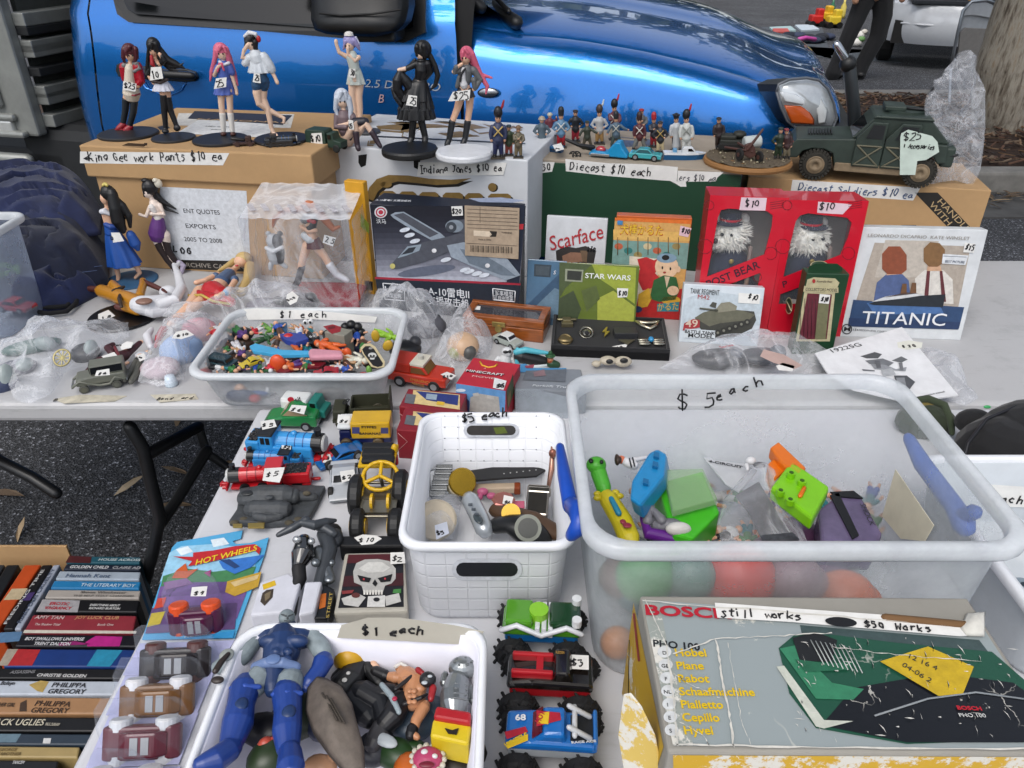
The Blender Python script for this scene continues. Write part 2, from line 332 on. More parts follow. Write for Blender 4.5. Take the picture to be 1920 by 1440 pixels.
for i in range(240):
 if i<150:x,y,z=rnd.uniform(2.0,5.0),4.92-abs(rnd.gauss(0,.09)),.02+rnd.uniform(0,.03)
 elif i<185:x,y,z=rnd.uniform(-1.6,.1),rnd.uniform(.9,3),.012
 else:x,y,z=rnd.uniform(1.5,4.8),rnd.uniform(A+.3,B-.2),.17
 a=rnd.uniform(0,6.3);l=rnd.uniform(.03,.075);w=l*.2;X=M.Translation((x,y,z))@Euler((rnd.uniform(-.4,.4),rnd.uniform(-.4,.4),a)).to_matrix().to_4x4()
 P=[X@V(p)for p in((-l,0,0),(-l*.3,-w,.004),(l*.4,-w*.8,.006),(l,0,0),(l*.4,w*.8,.006),(-l*.3,w,.004))]
 mb.prism(P,(0,0,.0012),rnd.choice(lm))
mb.obj('fallen_leaves',kind='stuff')
mb=MB();fm=[mat(c,.8,bump=0)for c in('#39452c','#2b3623','#4a5636','#232c1e')]
for i in range(6500):
 a=rnd.uniform(0,6.2832);rr=rnd.uniform(34,44);top=7+4.5*noise.noise(V((math.cos(a)*3,math.sin(a)*3,2)))+2.5*noise.noise(V((math.cos(a)*11,math.sin(a)*11,5)))
 top*=(2.3 if math.sin(a)>.1 else .45);z=top*rnd.random()**.7;c=V((math.cos(a)*rr,math.sin(a)*rr,z));s=rnd.uniform(.5,1.3)
 X=M.Translation(c)@Euler((rnd.uniform(0,6),rnd.uniform(0,6),rnd.uniform(0,6))).to_matrix().to_4x4()
 mb.poly([X@V(p)for p in((-s,-s*.5,0),(s,-s*.6,.1),(s*.8,s*.6,0),(-s*.7,s*.5,.1))],rnd.choice(fm))
for i in range(4200):  # boughs added overhead, out of view, to darken reflections on the truck
 c=V((rnd.gauss(.3,2.2),rnd.gauss(2.0,1.7),7.5+rnd.gauss(0,.7)));s=rnd.uniform(.1,.3);c.x=min(c.x,3.);X=M.Translation(c)@Euler((rnd.uniform(0,6),rnd.uniform(0,6),rnd.uniform(0,6))).to_matrix().to_4x4()
 mb.poly([X@V(p)for p in((-s,0,0),(0,-s*.5,0),(s,0,0),(0,s*.5,0))],rnd.choice(fm))
mb.obj('woods_and_added_boughs',kind='stuff')
# ------------------------------------------------------------ folding tables
TAB=mat('#b2b2b3',.45,kind='dirty',var=.08);TABF=mat('#c3c4c8',.4,kind='dirty',var=-.06);LEG=mat('#161719',.4)
def table(name,label,x0,x1,y0,y1,m,legs):
 t=thing(name,label,'table',((x0+x1)/2,(y0+y1)/2,0),group='folding tables')
 mb=MB();mb.box(((x0+x1)/2,(y0+y1)/2,T-.0225),(x1-x0,y1-y0,.045),m,.012,seg=3);mb.obj('tabletop',t)
 for q in legs:
  mb=MB();mb.tube(q,.0135,LEG,n=12);mb.obj('leg',t)
 return t
BF=1.257;FX=-.489
def lp(px,py,Y):return aty(px,py,Y)
legs=[[lp(243,800,1.32),lp(268,840,1.32),lp(283,905,1.31),lp(300,970,1.3),lp(286,1040,1.3),lp(256,1150,1.3),lp(250,1190,1.3)],[lp(372,800,1.9),lp(388,850,1.9),lp(470,905,1.9),V((-.35,1.9,.02))],[lp(372,800,1.5),lp(280,850,1.33)],[lp(388,845,1.5),lp(330,940,1.4),lp(302,980,1.31)],[lp(-60,815,1.5),lp(0,865,1.42),lp(60,895,1.40),lp(105,925,1.38)]]
table('folding_table','worn white folding table at the back, with cardboard boxes standing along its far edge',-1.75,1.75,BF,2.0,TAB,legs)
t2=table('folding_table','white folding table in front, standing end on with tubs and toy trains on it',FX,1.05,-.45,BF-.012,TABF,[[V((-.2,1.0,.69)),V((-.2,1.02,.02))],[V((.9,1.05,.69)),V((.92,1.05,.02))],[V((-.44,-.3,.69)),V((-.44,-.3,.02))],[V((.9,-.3,.69)),V((.92,-.3,.02))]])
# ------------------------------------------------------------ blue utility truck
CY=R(-14);BLUE=mat('#1b72c4',kind='carpaint');BLK=mat('#141516',.45,bump=.1,scale=300);GLASS=mat('#07090b',.04,var=0,bump=0);CHR=mat('#b9bcc0',.18,.95,var=.05,bump=0)
CO=V((0,2.52,0));ute=thing('utility_truck','bright blue utility truck parked behind the stall, driver door facing the table','truck',CO,(0,0,CY))
CM=W(ute);CX=(CM.to_3x3()@V((1,0,0)));CYV=(CM.to_3x3()@V((0,1,0)));CI=CM.inverted()
def sstep(a,b,x):x=max(0,min(1,(x-a)/(b-a)));return x*x*(3-2*x)
def bz(z):return .34*(z-.97)**2+.012*sstep(1.275,1.295,z)+(.33*(z-1.29)if z>1.29 else 0)+(.25*(z-.55)**2 if z<.55 else 0)
def car(px,py,off=0.,prof=True):
 w=0.
 for _ in range(6):
  p=hit(px,py,CO+CYV*(w+off),CYV);z=p.z;w=bz(z)if prof else 0
 return p
def carl(px,py,off=0.,prof=True):return CI@car(px,py,off,prof)
def interp(pts,x):
 if x<=pts[0][0]:return pts[0][1]
 for(a,b),(c,d)in zip(pts,pts[1:]):
  if x<=c:return b+(d-b)*(x-a)/(c-a)
 return pts[-1][1]
def seam(pix):return sorted([(carl(*p).z,carl(*p).x)for p in pix])
SA=seam([(166,-60),(168,0),(171,60),(178,120),(185,190),(192,240)]);SB=seam([(853,-60),(855,0),(857,60),(860,130),(866,200)])
SR=seam([(112,-60),(118,0),(118,60),(122,120),(136,200),(152,260)])
def panel(fa,fb,z0,z1,name,m=BLUE,nu=14,nz=34,crv=None):
 mb=MB(CM)
 def f(u,v):z=z0+(z1-z0)*v;a,b=fa(z),fb(z);s=a+(b-a)*u;return V((s,bz(z)+(crv(s,z)if crv else 0),z))
 mb.grid(f,nu,nz,m);return mb.obj(name,ute)
ZT=1.75
door=panel(lambda z:interp(SA,z)+.004,lambda z:interp(SB,z)-.004,.5,ZT,'door')
panel(lambda z:interp(SR,z)-.02,lambda z:interp(SA,z)-.004,.5,ZT,'cab_panel',crv=lambda s,z:0.6*max(0,(interp(SR,z)+.09)-s)**2*9)
mb=MB(CM);mb.grid(lambda u,v:V((-1.5+1.36*u,bz(.5+1.2*v)+.02,.5+1.2*v)),6,12,mat('#050609',.8));mb.obj('inner_frame',ute)
CR=[]
for p in((860,58),(960,74),(1080,86),(1200,106),(1330,136),(1440,168),(1520,196)):
 q=carl(*p,off=.03,prof=False);CR.append((q.x,q.z))
CR.sort();sF=carl(1560,190,prof=False).x
def zc(s):return interp(CR,s)
def wing(s):
 z=zc(s);f=sstep(sF-.22,sF+.02,s);d=.10*f*f
 wz=lambda q:bz(q)+.25*max(0,q-.85)**2;b0=wz(z-.05)+.006+d
 side=[(wz(zz)+d,zz)for zz in(.45,.55,.65,.75,.85,.92,.99,z-.09)]
 top=[(b0,z-.05),(b0+.018,z-.022),(b0+.04,z-.006),(b0+.062,z+.002),(max(b0+.075,.112+d),z+.004)]
 return side+top
st=[interp(SB,1.0)+.004+(sF-interp(SB,1.0))*k/18 for k in range(19)]
mb=MB(CM);Wd=[wing(s)for s in st];nw=len(Wd[0])
mb.add([V((s if j<8 else s,w[0],w[1]))for s,ws in zip(st,Wd)for j,w in enumerate(ws)],[[i*nw+j,(i+1)*nw+j,(i+1)*nw+j+1,i*nw+j+1]for i in range(len(st)-1)for j in range(nw-1)],BLUE,True)
mb.obj('front_wing',ute)
def bon(s):
 z=zc(s);f=sstep(sF-.30,sF+.06,s);d=.10*f*f;k=1-.9*f
 return[(.124+d,z-.012),(.13+d,z+.006),(.16+d,z+.022),(.26+d,z+.03+.02*k),(.42,z+.03+.045*k),(.60,z+.03+.05*k),(.62,z+.055+.06*k),(.9,z+.06+.065*k),(1.18,z+.055+.065*k),(1.2,z+.03+.05*k),(1.4,z+.025+.04*k),(1.55,z+.02),(1.66,z),(1.70,z-.1),(1.72,z-.5)]
st2=[interp(SB,1.25)+.01+(sF+.03-interp(SB,1.25)-.01)*k/20 for k in range(21)]
mb=MB(CM);Bd=[bon(s)for s in st2]+[[(w,z-.05)for w,z in bon(sF+.05)],[(w,z-.16)for w,z in bon(sF+.09)]];st2+=[sF+.075,sF+.08];nw=len(Bd[0])
ns=len(st2);mb.add([V((s-.42*max(0,w[0]-.1)**.8*(1-i/ns),w[0],w[1]))for i,(s,ws)in enumerate(zip(st2,Bd))for w in ws],[[i*nw+j,(i+1)*nw+j,(i+1)*nw+j+1,i*nw+j+1]for i in range(len(st2)-1)for j in range(nw-1)],BLUE,True)
mb.obj('bonnet',ute,sub=1)
mb=MB(CM);mb.box((sF+.05,.85,.74),(.16,1.62,.52),BLK,.05);mb.obj('bumper',ute)
mb=MB(CM);mb.grid(lambda u,v:V((-.05-.95*v-.42*(1.4*min(u,.7))**.8,.16+1.40*u,1.275+.52*v+.03*math.sin(math.pi*u))),12,8,GLASS);mb.obj('windscreen',ute)
mb=MB(CM);mb.tube([(-.14,.15,1.31),(-.4,.2,1.47),(-.95,.34,1.82)],[.02,.03,.035],BLK,n=12);mb.obj('windscreen_pillar',ute)
mb=MB(CM);mb.tube([(-.02,.14,1.27),(-.14,.35,1.285),(-.32,.8,1.31)],.022,BLK);mb.tube([(-.05,.16,1.30),(-.18,.4,1.34),(-.42,.9,1.42)],.008,BLK);mb.obj('wiper_cowl',ute)
def cpoly(pix,off):return[car(*p,off=off)for p in pix]
wo=[(212,-90),(217,0),(224,26),(246,41),(480,56),(600,67),(760,79),(800,60),(800,-90)]
wi=[(228,-90),(232,0),(240,17),(256,26),(480,42),(600,52),(745,64),(775,50),(775,-90)]
mb=MB();mb.prism(cpoly(wo,.0),-CYV*.012,BLK);wf=mb.obj('window_frame',ute)
mb=MB();mb.prism(cpoly(wi,-.013),-CYV*.002,GLASS);mb.obj('window',ute)
mo=[(590,-60),(584,0),(583,36),(590,56),(612,64),(660,68),(705,69),(742,60),(758,44),(765,12),(760,-60)]
mb=MB();P=cpoly(mo,-.16);mb.dome(P,-CYV,.05,BLK,rings=6,power=3);mb.prism(P,CYV*.07,BLK,.008);mb.prism(cpoly([(640,40),(740,45),(740,80),(660,80)],-.10),CYV*.12,BLK,.01);mir=mb.obj('side_mirror',ute)
mb=MB();mb.tube([car(600,25,off=-.213),car(640,29,off=-.216),car(700,26,off=-.216),car(750,18,off=-.21)],.003,mat('#0a0a0a',.6));mb.obj('mirror_groove',mir)
mb=MB();mb.dome([car(*p,off=-.002)for p in((262,150),(272,165),(300,176),(330,174),(348,160),(352,146),(320,140),(285,138))],CYV,.022,BLUE,back=False);mb.obj('handle_recess',door)
mb=MB();ho=[(220,132),(222,120),(232,116),(258,121),(300,128),(352,128),(370,134),(374,144),(368,152),(348,153),(290,149),(240,146),(226,143)]
mb.prism(cpoly(ho,.0),-CYV*.012,BLK,.004);mb.tube([car(250,133,off=-.03),car(300,139,off=-.035),car(360,142,off=-.026)],[.014,.015,.013],BLK,n=10);mb.obj('door_handle',door)
mb=MB();mb.tube([car(*p,off=-.004)for p in((272,155),(280,168),(300,176),(322,177),(340,170),(347,155))],.002,BLUE,n=6,round_=False);mb.obj('recess_rim',door)
cf=Face(car(755,160,off=-.004),-CYV)
text('2.5 D TURBO',door,cf,(684,163),(826,171),14,mat('#c9ccd0',.4,.4),lay=2,shear=.25,bold=.0,fit=True,name='model_lettering')
text('B',door,Face(car(720,185,off=-.004),-CYV),(708,192),(745,194),15,mat('#c9a3a0',.4),lay=2,shear=.3,name='model_lettering')
mb=MB();mb.dome([car(915+20*math.cos(t),174+10*math.sin(t),off=-.001)for t in[k*2*math.pi/18 for k in range(18)]],-CYV,.006,mat('#8f9296',.25,.9,bump=0));mb.obj('badge',ute)
hl=[(1456,172),(1460,158),(1480,149),(1512,146),(1535,150),(1552,166),(1564,195),(1569,222),(1562,240),(1530,240),(1490,238),(1476,226),(1464,200)]
hp=carl(1512,195,prof=False);hn=(CM.to_3x3()@V((.45,-.88,.16))).normalized();hc=CM@V((hp.x,.02,hp.z))
hx=lambda q,o=0.:hit(q[0],q[1],hc+hn*o,hn)
mb=MB();mb.dome([hx(q,.012)for q in hl],hn,.035,mat('#c3c8cb',.12,.3,var=.2,scale=14,bump=.1,**{'Coat Weight':1.}),rings=8);mb.prism([hx(q,.012)for q in hl],-hn*.12,BLK);lamp=mb.obj('headlight',ute)
def lampart(pts,col,o,nm,r=.2):
 m_=MB();m_.dome([hx(q,o)for q in pts],hn,.004,mat(col,r,bump=.1));return m_.obj(nm,lamp)
lampart([(1470,190),(1462,172),(1490,176),(1515,190),(1512,198)],'#d5dade',.042,'reflector',.1)
lampart([(1470,197),(1502,199),(1517,208),(1527,224),(1527,234),(1484,231),(1477,215)],'#b5501d',.042,'indicator')
lampart([(1520,180),(1540,185),(1552,208),(1548,232),(1535,234),(1532,212),(1520,196)],'#cfd2d2',.042,'lamp_bowl',.1)
mb=MB();mb.tube([hx(q,.03)for q in hl]+[hx(hl[0],.03)],.004,mat('#60646a',.35),n=6,round_=False);mb.obj('trim',lamp)
Yb=2.16;mb=MB();mb.tube([aty(1606,330,Yb),aty(1601,205,Yb),aty(1592,122,Yb)],.017,mat('#23272a',.35),n=14);mb.ell(aty(1590,120,Yb),.022,BLK);mb.obj('bull_bar',ute)
mb=MB();mb.tube([aty(1589,116,Yb),aty(1569,84,Yb)],.0105,CHR,n=14);mb.obj('bar_tip',ute)
ALU=mat('#8f918d',.42,.35,var=.18,scale=8,bump=.1);DK=mat('#1b1d1f',.7)
p0=carl(72,258,prof=False);s0=p0.x;z0=p0.z
def zt(py):return carl(60,py,prof=False).z
mb=MB(CM);mb.box((s0-.55,.03,(z0+1.85)/2),(1.1,.05,1.85-z0),ALU,.01)
mb.box((s0-.62,-.005,(zt(205)+1.8)/2),(1.02,.03,1.8-zt(205)),ALU,.012);mb.box((s0-.60,-.006,zt(222)),(1.06,.03,.03),ALU,.012);mb.box((s0-.62,-.004,zt(240)),(1.06,.025,.05),mat('#c3c5c2',.3,.4),.008);mb.box((s0-.6,-.01,zt(252)),(1.12,.035,.025),ALU,.01)
for py in(40,62,92,100,140,178,190,232):
 z=carl(12+60*py/258,py,prof=False).z;mb.box((s0+.01,.75,z),(.07,1.4,.03 if py in(62,140)else .045),ALU if py not in(62,140)else DK,.004)
mb.box((s0-.03,.8,(z0+1.9)/2),(.02,1.4,1.9-z0),mat('#3f423f',.6,var=.2));mb.obj('tray',ute)
mb=MB(CM);mb.box((s0+.1,.3,z0-.22),(.5,.5,.5),DK,.05);mb.box((s0-.5,.25,z0-.16),(1.1,.4,.20),DK,.02);mb.obj('mudguard',ute)
mb=MB(CM);mb.tube([(s0-1.0,-.02,zt(297)),(s0-.06,-.02,zt(297))],.022,ALU,n=14);mb.box((s0-.4,.0,zt(322)),(.75,.05,.05),ALU,.01);mb.obj('side_step',ute)
for sx in(sF-.55,s0-.9):
 for w in(.16,1.5):
  mb=MB(CM);mb.cyl((sx,w-.1,.35),(sx,w+.1,.35),.35,mat('#141414',.8),n=28,bev=.03);wh=mb.obj('wheel',ute);mb=MB(CM);mb.cyl((sx,w-.112,.35),(sx,w,.35),.2,CHR,n=24);mb.obj('rim',wh)
mb=MB(CM);mb.grid(lambda u,v:V((-1.5+(sF+1.45)*u,1.72-.03*math.sin(3*v),.45+.55*v)),4,4,BLUE);mb.box((-.8,.9,1.82),(1.3,1.3,.05),BLUE,.02);mb.box((-.2,.85,.5),(2.4,1.5,.1),DK);mb.obj('far_side',ute)
# ------------------------------------------------------------ background: tree, car, person, chair, blanket
BARK=mat('#9a8f7c',.9,kind='bark')
tb=atz(1868,250,.11);tr=thing('tree','pale barked gum tree trunk leaning beside the white hatchback','tree',tb)
Yt=tb.y;pts=[V((tb.x,Yt,-.1)),tb+V((0,0,.05)),aty(1874,200,Yt),aty(1884,120,Yt),aty(1906,40,Yt),aty(1935,-60,Yt),aty(1975,-240,Yt),aty(2010,-450,Yt)]
mb=MB();PP=[];
for a,b in zip(pts,pts[1:]):PP+=[a+(b-a)*k/6 for k in range(6)]
rs=[.16+.05*max(0,1-i/7.)+.05*min(1,i/14.)-.003*max(0,i-14)+.012*noise.noise(V((i*.7,1,1)))for i in range(len(PP))]
mb.tube(PP,rs,BARK,n=26,round_=False)
for i,v in enumerate(mb.v):mb.v[i]=v+V((1,.2,0))*.02*noise.noise(v*4)
mb.obj('trunk',tr)
mb=MB();top=PP[-1];cr=[mat(c,.7,bump=0)for c in('#4c5a38','#3a4730','#5f6c48')]
for q in range(5):
 e=top+V((rnd.uniform(-.6,1.4),rnd.uniform(-1,1),rnd.uniform(.8,1.6)));mb.tube([top-V((0,0,.1)),(top+e)/2+V((0,0,.1)),e],[.12,.08,.04],BARK)
mb.obj('limb',tr)
mb=MB()
for i in range(500):
 c=top+V((rnd.gauss(.5,.8),rnd.gauss(0,.8),1.5+rnd.gauss(0,.45)));s=.11;X=M.Translation(c)@Euler((rnd.uniform(0,6),rnd.uniform(0,6),rnd.uniform(0,6))).to_matrix().to_4x4()
 mb.poly([X@V(p)for p in((-s,0,0),(0,-s*.25,0),(s,0,0),(0,s*.25,0))],rnd.choice(cr))
mb.obj('crown',tr)
wc=atz(1652,135,0);WYAW=R(-22);wcar=thing('hatchback','white hatchback with its boot open and a red tail light, beyond the mulch bed','car',wc+V((0.1,.25,0)),(0,0,WYAW))
X=W(wcar);WP=mat('#c9ccd0',.2,var=.03,bump=0,**{'Coat Weight':.8});
mb=MB(X);mb.grid(lambda u,v:V((1.55*u,.0+.35*(2*u-1)**4*1.0+.06*(2*v-1)**2,.28+.42*v)),20,8,WP);mb.box((.77,.62,.4),(1.45,.9,.25),mat('#151515',.8));mb.tube([(.05,.22,.50),(.35,.02,.50),(1.2,.02,.50),(1.5,.22,.50)],.012,WP)
mb.grid(lambda u,v:V((1.55*u,.35*(2*u-1)**4+.06+.1*v,.70+.04*math.sin(v*1.57))),20,3,WP);mb.obj('bumper',wcar)
mb=MB(X);mb.box((.10,2.3,.72),(.22,3.6,.55),WP,.08);mb.box((1.45,2.3,.72),(.2,3.6,.55),WP,.08);mb.box((.77,3.2,1.0),(1.4,1.6,.1),WP,.05);mb.box((.77,2.0,1.42),(1.25,2.2,.05),WP,.02);mb.box((1.42,.55,1.0),(.12,.5,.75),WP,.05);mb.box((.1,.55,1.0),(.12,.4,.75),WP,.05)
mb.box((1.30,.25,.92),(.42,.3,.45),WP,.06);mb.obj('body',wcar)
mb=MB(X);mb.box((.65,.3,.74),(.95,.5,.05),mat('#20242a',.6),.01);mb.box((.7,1.1,1.0),(1.1,.05,.6),mat('#23262b',.8));mb.obj('boot_floor',wcar)
mb=MB(X);mb.box((.77,-.05,1.75),(1.3,.9,.05),WP,.02,rot=(R(-20),0,0));mb.obj('tailgate',wcar)
mb=MB(X);mb.box((1.28,.09,.98),(.46,.10,.30),mat('#8c0f16',.15,**{'Coat Weight':1.}),.03);tl=mb.obj('tail_light',wcar);mb=MB(X);mb.box((1.28,.085,1.12),(.44,.10,.09),mat('#c7b7b5',.15),.02);mb.obj('lens',tl)
for sx,sy in((.02,.75),(1.52,.75),(.02,3.3),(1.52,3.3)):mb=MB(X);mb.cyl((sx-.09,sy,.3),(sx+.09,sy,.3),.3,mat('#141414',.8),bev=.03);mb.obj('wheel',wcar)
for i,(a,c,w_,nm,lb)in enumerate(((.42,'#7a2b3e',.3,'storage_crate','maroon crate of goods inside the open boot of the white hatchback'),(.86,'#c58a35',.16,'picture_book','orange and blue book leaning inside the open boot of the white hatchback'),(.18,'#d7d2cd',.1,'white_bundle','small white bundle lying on the boot edge of the white hatchback'))):
 mb=MB(X);mb.box((a,.28,.80+(.03 if i==1 else 0)),(w_,.25,.10 if i!=1 else .2),mat(c,.6),.01,rot=(0,.2*(i==1),0));
 if i==0:
  for k in range(5):mb.box((a-.12+k*.06,.26,.87),(.04,.15,.05),mat(('#b04455','#93602d','#555a66')[k%3],.6),.006)
 if i==1:mb.box((a-.05,.15,.86),(.04,.02,.14),mat('#3d62a8',.5),.004)
 if i==2:mb.ell((a,.2,.86),(.06,.06,.05),mat('#dddad6',.8))
 solo(mb,nm,lb,nm.split('_')[-1])
pf=atz(1588,147,.0);per=thing('person','person in loose black trousers and black shoes walking past the hatchback','person',pf);Yp=pf.y
g=lambda x,y,d=0.:aty(x,y,Yp+d)
sk=mat('#b98a6d',.6);mb=MB()
hipz=.92;sc_p=dep(pf)/F
K1,K2,HP=g(1592,75),g(1655,60,.05),g(1640,-12)
hpv=V((HP.x,Yp,.93))
mb.tube([g(1565,140,-.05),g(1585,85,-.03),hpv+V((-.09,0,-.02))],[.05,.06,.085],sk);mb.tube([g(1607,142),g(1642,80),hpv+V((.09,0,-.02))],[.05,.06,.085],sk)
mb.tube([hpv,hpv+V((0,0,.25)),hpv+V((0,0,.5))],[.15,.14,.17],sk);mb.tube([hpv+V((0,0,.5)),hpv+V((0,0,.64))],[.06,.055],sk);mb.ell(hpv+V((0,-.01,.74)),(.08,.1,.115),sk)
mb.tube([hpv+V((-.19,0,.47)),hpv+V((-.25,.05,.2)),hpv+V((-.24,-.06,-.02)),hpv+V((-.23,-.09,-.12))],[.05,.042,.035,.04],sk);mb.tube([hpv+V((.19,0,.47)),hpv+V((.26,.0,.2)),hpv+V((.27,-.08,0)),hpv+V((.27,-.1,-.1))],[.05,.042,.035,.04],sk)
mb.obj('body',per,vox=.012)
TRO=mat('#0d0d10',.85,kind='cloth');mb=MB()
mb.tube([g(1562,138,-.05),g(1570,118,-.04),g(1588,75,-.03),g(1608,30),hpv+V((-.08,0,-.02))],[.095,.085,.09,.105,.12],TRO);mb.tube([g(1606,142),g(1618,118),g(1645,70),g(1655,30),hpv+V((.08,0,-.02))],[.10,.09,.095,.11,.12],TRO)
mb.ell(hpv+V((0,0,0)),(.19,.14,.14),TRO);mb.obj('trousers',per,vox=.014)
mb=MB();mb.tube([hpv+V((0,0,.03)),hpv+V((0,0,.28)),hpv+V((0,0,.5))],[.175,.165,.19],mat('#2b2f3a',.8));mb.obj('shirt',per,vox=.014)
for q in((1566,143),(1603,149)):mb=MB();p=g(*q);mb.ell((p.x,p.y,.05),(.055,.13,.05),mat('#0b0b0b',.5),(0,0,.3));mb.obj('shoe',per)
mb=MB();mb.ell(hpv+V((0,.015,.78)),(.087,.1,.1),mat('#30241c',.7));mb.obj('hair',per)
cf0=atz(1795,235,.0);ch=thing('folding_chair','pale grey metal folding chair with two back panels, between hatchback and gum tree','chair',(cf0.x,7.3,0));Yc=7.3;g2=lambda x,y,d=0.:aty(x,y,Yc+d)
FR=mat('#8f959b',.3,.7);mb=MB()
mb.tube([g2(1783,128),g2(1788,100),g2(1796,60),g2(1806,20),g2(1822,3),g2(1850,0),g2(1872,8)],.014,FR,n=10,round_=False);mb.tube([g2(1872,8),g2(1866,60),g2(1850,130)],.014,FR,n=10);a=g2(1783,128);mb.tube([a,V((a.x-.05,Yc-.3,.02))],.013,FR);a=g2(1850,130);mb.tube([a,V((a.x-.05,Yc-.3,.02))],.013,FR);mb.tube([g2(1790,112),V((g2(1790,112).x,Yc+.4,.02))],.013,FR);mb.obj('frame',ch)
PN=mat('#aeb2b6',.45,.2,var=.08)
mb=MB();mb.prism([g2(*q)for q in((1806,30),(1812,14),(1824,6),(1850,4),(1868,12),(1868,36),(1846,32),(1826,28))],(0,.02,0),PN,.004);mb.obj('backrest',ch)
mb=MB();mb.prism([g2(*q)for q in((1800,62),(1810,52),(1855,54),(1862,60),(1846,120),(1795,118))],(0,.02,0),mat('#7f7c78',.6),.004);mb.prism([g2(*q,.03)for q in((1798,70),(1808,26),(1868,34),(1862,70))],(0,.01,0),PN,.003);mb.obj('seat',ch)
def flat(pix,h,m,name,label,cat,group=None,z=.0):
 mb=MB();mb.prism([atz(px,py,z)for px,py in pix],(0,0,h),m,min(.003,h/3));return solo(mb,name,label,cat,group)
flat([(1400,52),(1540,48),(1560,110),(1690,118),(1660,96),(1600,100),(1500,112),(1430,84)],.006,mat('#4a5056',.9),'ground_sheet','dark grey sheet spread on the asphalt behind the person','sheet')
GG='goods laid on the far sheet'
flat([(1490,50),(1522,49),(1536,58),(1502,60)],.03,mat('#b7c3cc',.6),'picture_book','pale blue book lying on the grey sheet behind the bonnet','book',GG,.008)
flat([(1442,54),(1482,52),(1492,60),(1450,62)],.03,mat('#9fb6b8',.6),'picture_book','teal book lying leftmost on the grey sheet behind the bonnet','book',GG,.008)
flat([(1448,58),(1476,58),(1480,64),(1450,65)],.04,mat('#b4524d',.6),'picture_book','red book lying on the grey sheet behind the bonnet','book',GG,.04)
mb=MB();
for k in range(9):mb.ell(atz(1480+k*9,70+rnd.uniform(-5,6),.05),(.12,.12,.05),mat(('#1c2230','#22252e','#343c52')[k%3],.9))
solo(mb,'folded_clothes','heap of navy clothes lying on the grey sheet','clothes')
mb=MB();mb.tube([atz(1497,74,.12),atz(1510,71,.14),atz(1528,74,.10)],.03,mat('#c04a9c',.5));solo(mb,'pink_toy','bright pink toy lying on the navy clothes','toy')
for(x,y,c,nm,lb)in((1527,42,'#b8221d','toy_truck','red toy truck on the asphalt left of the person'),(1545,36,'#d3a31c','toy_digger','yellow toy digger heap beside the red toy truck, near the person'),(1560,44,'#d6b932','toy_tipper','pale yellow toy tipper closest to the person trousers')):
 p=atz(x,y+8,0);mb=MB();mb.box(p+V((0,0,.12)),(.2,.2,.13),mat(c,.45),.02);mb.box(p+V((.05,0,.22)),(.11,.16,.13),mat(c,.45),.02)
 for k in(-1,1):mb.cyl(p+V((k*.08,-.12,.05)),p+V((k*.08,.12,.05)),.05,BLK,n=12)
 solo(mb,nm,lb,'toy')
for(x,c,lb)in((1557,'#2f6b4a','green glass bottle standing behind the yellow toys'),(1578,'#c9b65a','pale yellow bottle standing next to the person leg')):
 p=atz(x,34,0);mb=MB();mb.lathe([(0,0),(.05,0),(.055,.05),(.05,.2),(.02,.26),(.02,.32),(0,.32)],mat(c,.15),p);solo(mb,'bottle',lb,'bottle','bottles on the asphalt')
for k,(x,y)in enumerate(((1612,66),(1606,80),(1640,80))):
 p=atz(x,y,.05);mb=MB();mb.ell(p,(.09,.08,.06),mat('#d9d7d2',.7));mb.ell(p+V((.05,-.03,.05)),(.05,.05,.04),mat(('#c9c4ba','#6c9a5a','#8a8f95')[k],.7));solo(mb,'soft_toy',('white soft toy lying between the person legs','white and green soft toy lying under the person knee','white and grey soft toy right of the person legs')[k],'soft toy','soft toys by the person')
# ------------------------------------------------------------ cartons along the back of the table
CARD=mat('#ae8c62',.8,kind='card',var=.07,scale=60);CARDD=mat('#6b4d2e',.85,kind='card',var=.1)
def stand(name,label,cat,bl,br,tl,depth,lean=0.,group=None,h=0.,z0=0.):
 """a box whose lower front edge runs bl-br on the table; tl is its upper left front corner; leaned back by lean degrees"""
 p0,p1=at(*bl,z0),at(*br,z0);d=p1-p0;w=d.length;yaw=math.atan2(d.y,d.x)
 t=thing(name,label,cat,p0,(-R(lean),0,yaw),group);X=W(t);n=X.to_3x3()@V((0,-1,0));f=Face(p0,n)
 if not h:h=(X.inverted()@hit(tl[0],tl[1],p0,n)).z
 return t,X,f,w,h,depth
def block(t,X,w,h,d,m,bev=.002,name='body',lab=None):
 mb=MB(X);mb.box((w/2,d/2,h/2),(w,d,h),m,bev);return mb.obj(name,t,lab)
def topface(X,h):return Face(X@V((0,0,h)),X.to_3x3()@V((0,0,1)))
def carton(name,label,fl,fr,h,depth,m):
 a,b=at(*fl,h),at(*fr,h);d=b-a;w=d.length;t=thing(name,label,'box',V((a.x,a.y,T)),(0,0,math.atan2(d.y,d.x)),'cartons along the back of the table');X=W(t)
 return t,X,Face(a,X.to_3x3()@V((0,-1,0))),w
t,X,f,w=carton('archive_box','tall brown archive carton with lid and typed white label, leftmost carton on the table',(147,272),(583,291),.325,.46,CARD)
D=.46;mb=MB(X);mb.box((w/2,D/2,.125),(w-.03,D-.02,.25),CARD,.003);ab=mb.obj('body',t)
mb=MB(X);mb.box((w/2,D/2,.2855),(w,D,.079),CARD,.004);lid=mb.obj('lid',t)
tf=topface(X,.325);ar=Art(tf);
ar.poly([(335,212),(552,214),(545,240),(328,235)],'#c9c6bf',1,.6);ar.poly([(372,225),(520,228),(500,258),(330,250)],'#d6d6d4',2,.6);ar.poly([(365,208),(548,216),(530,234),(352,222)],'#2c2722',3);ar.poly([(295,238),(310,234),(320,240),(300,244)],'#2c2722',1);ar.obj('printed_panel',lid)
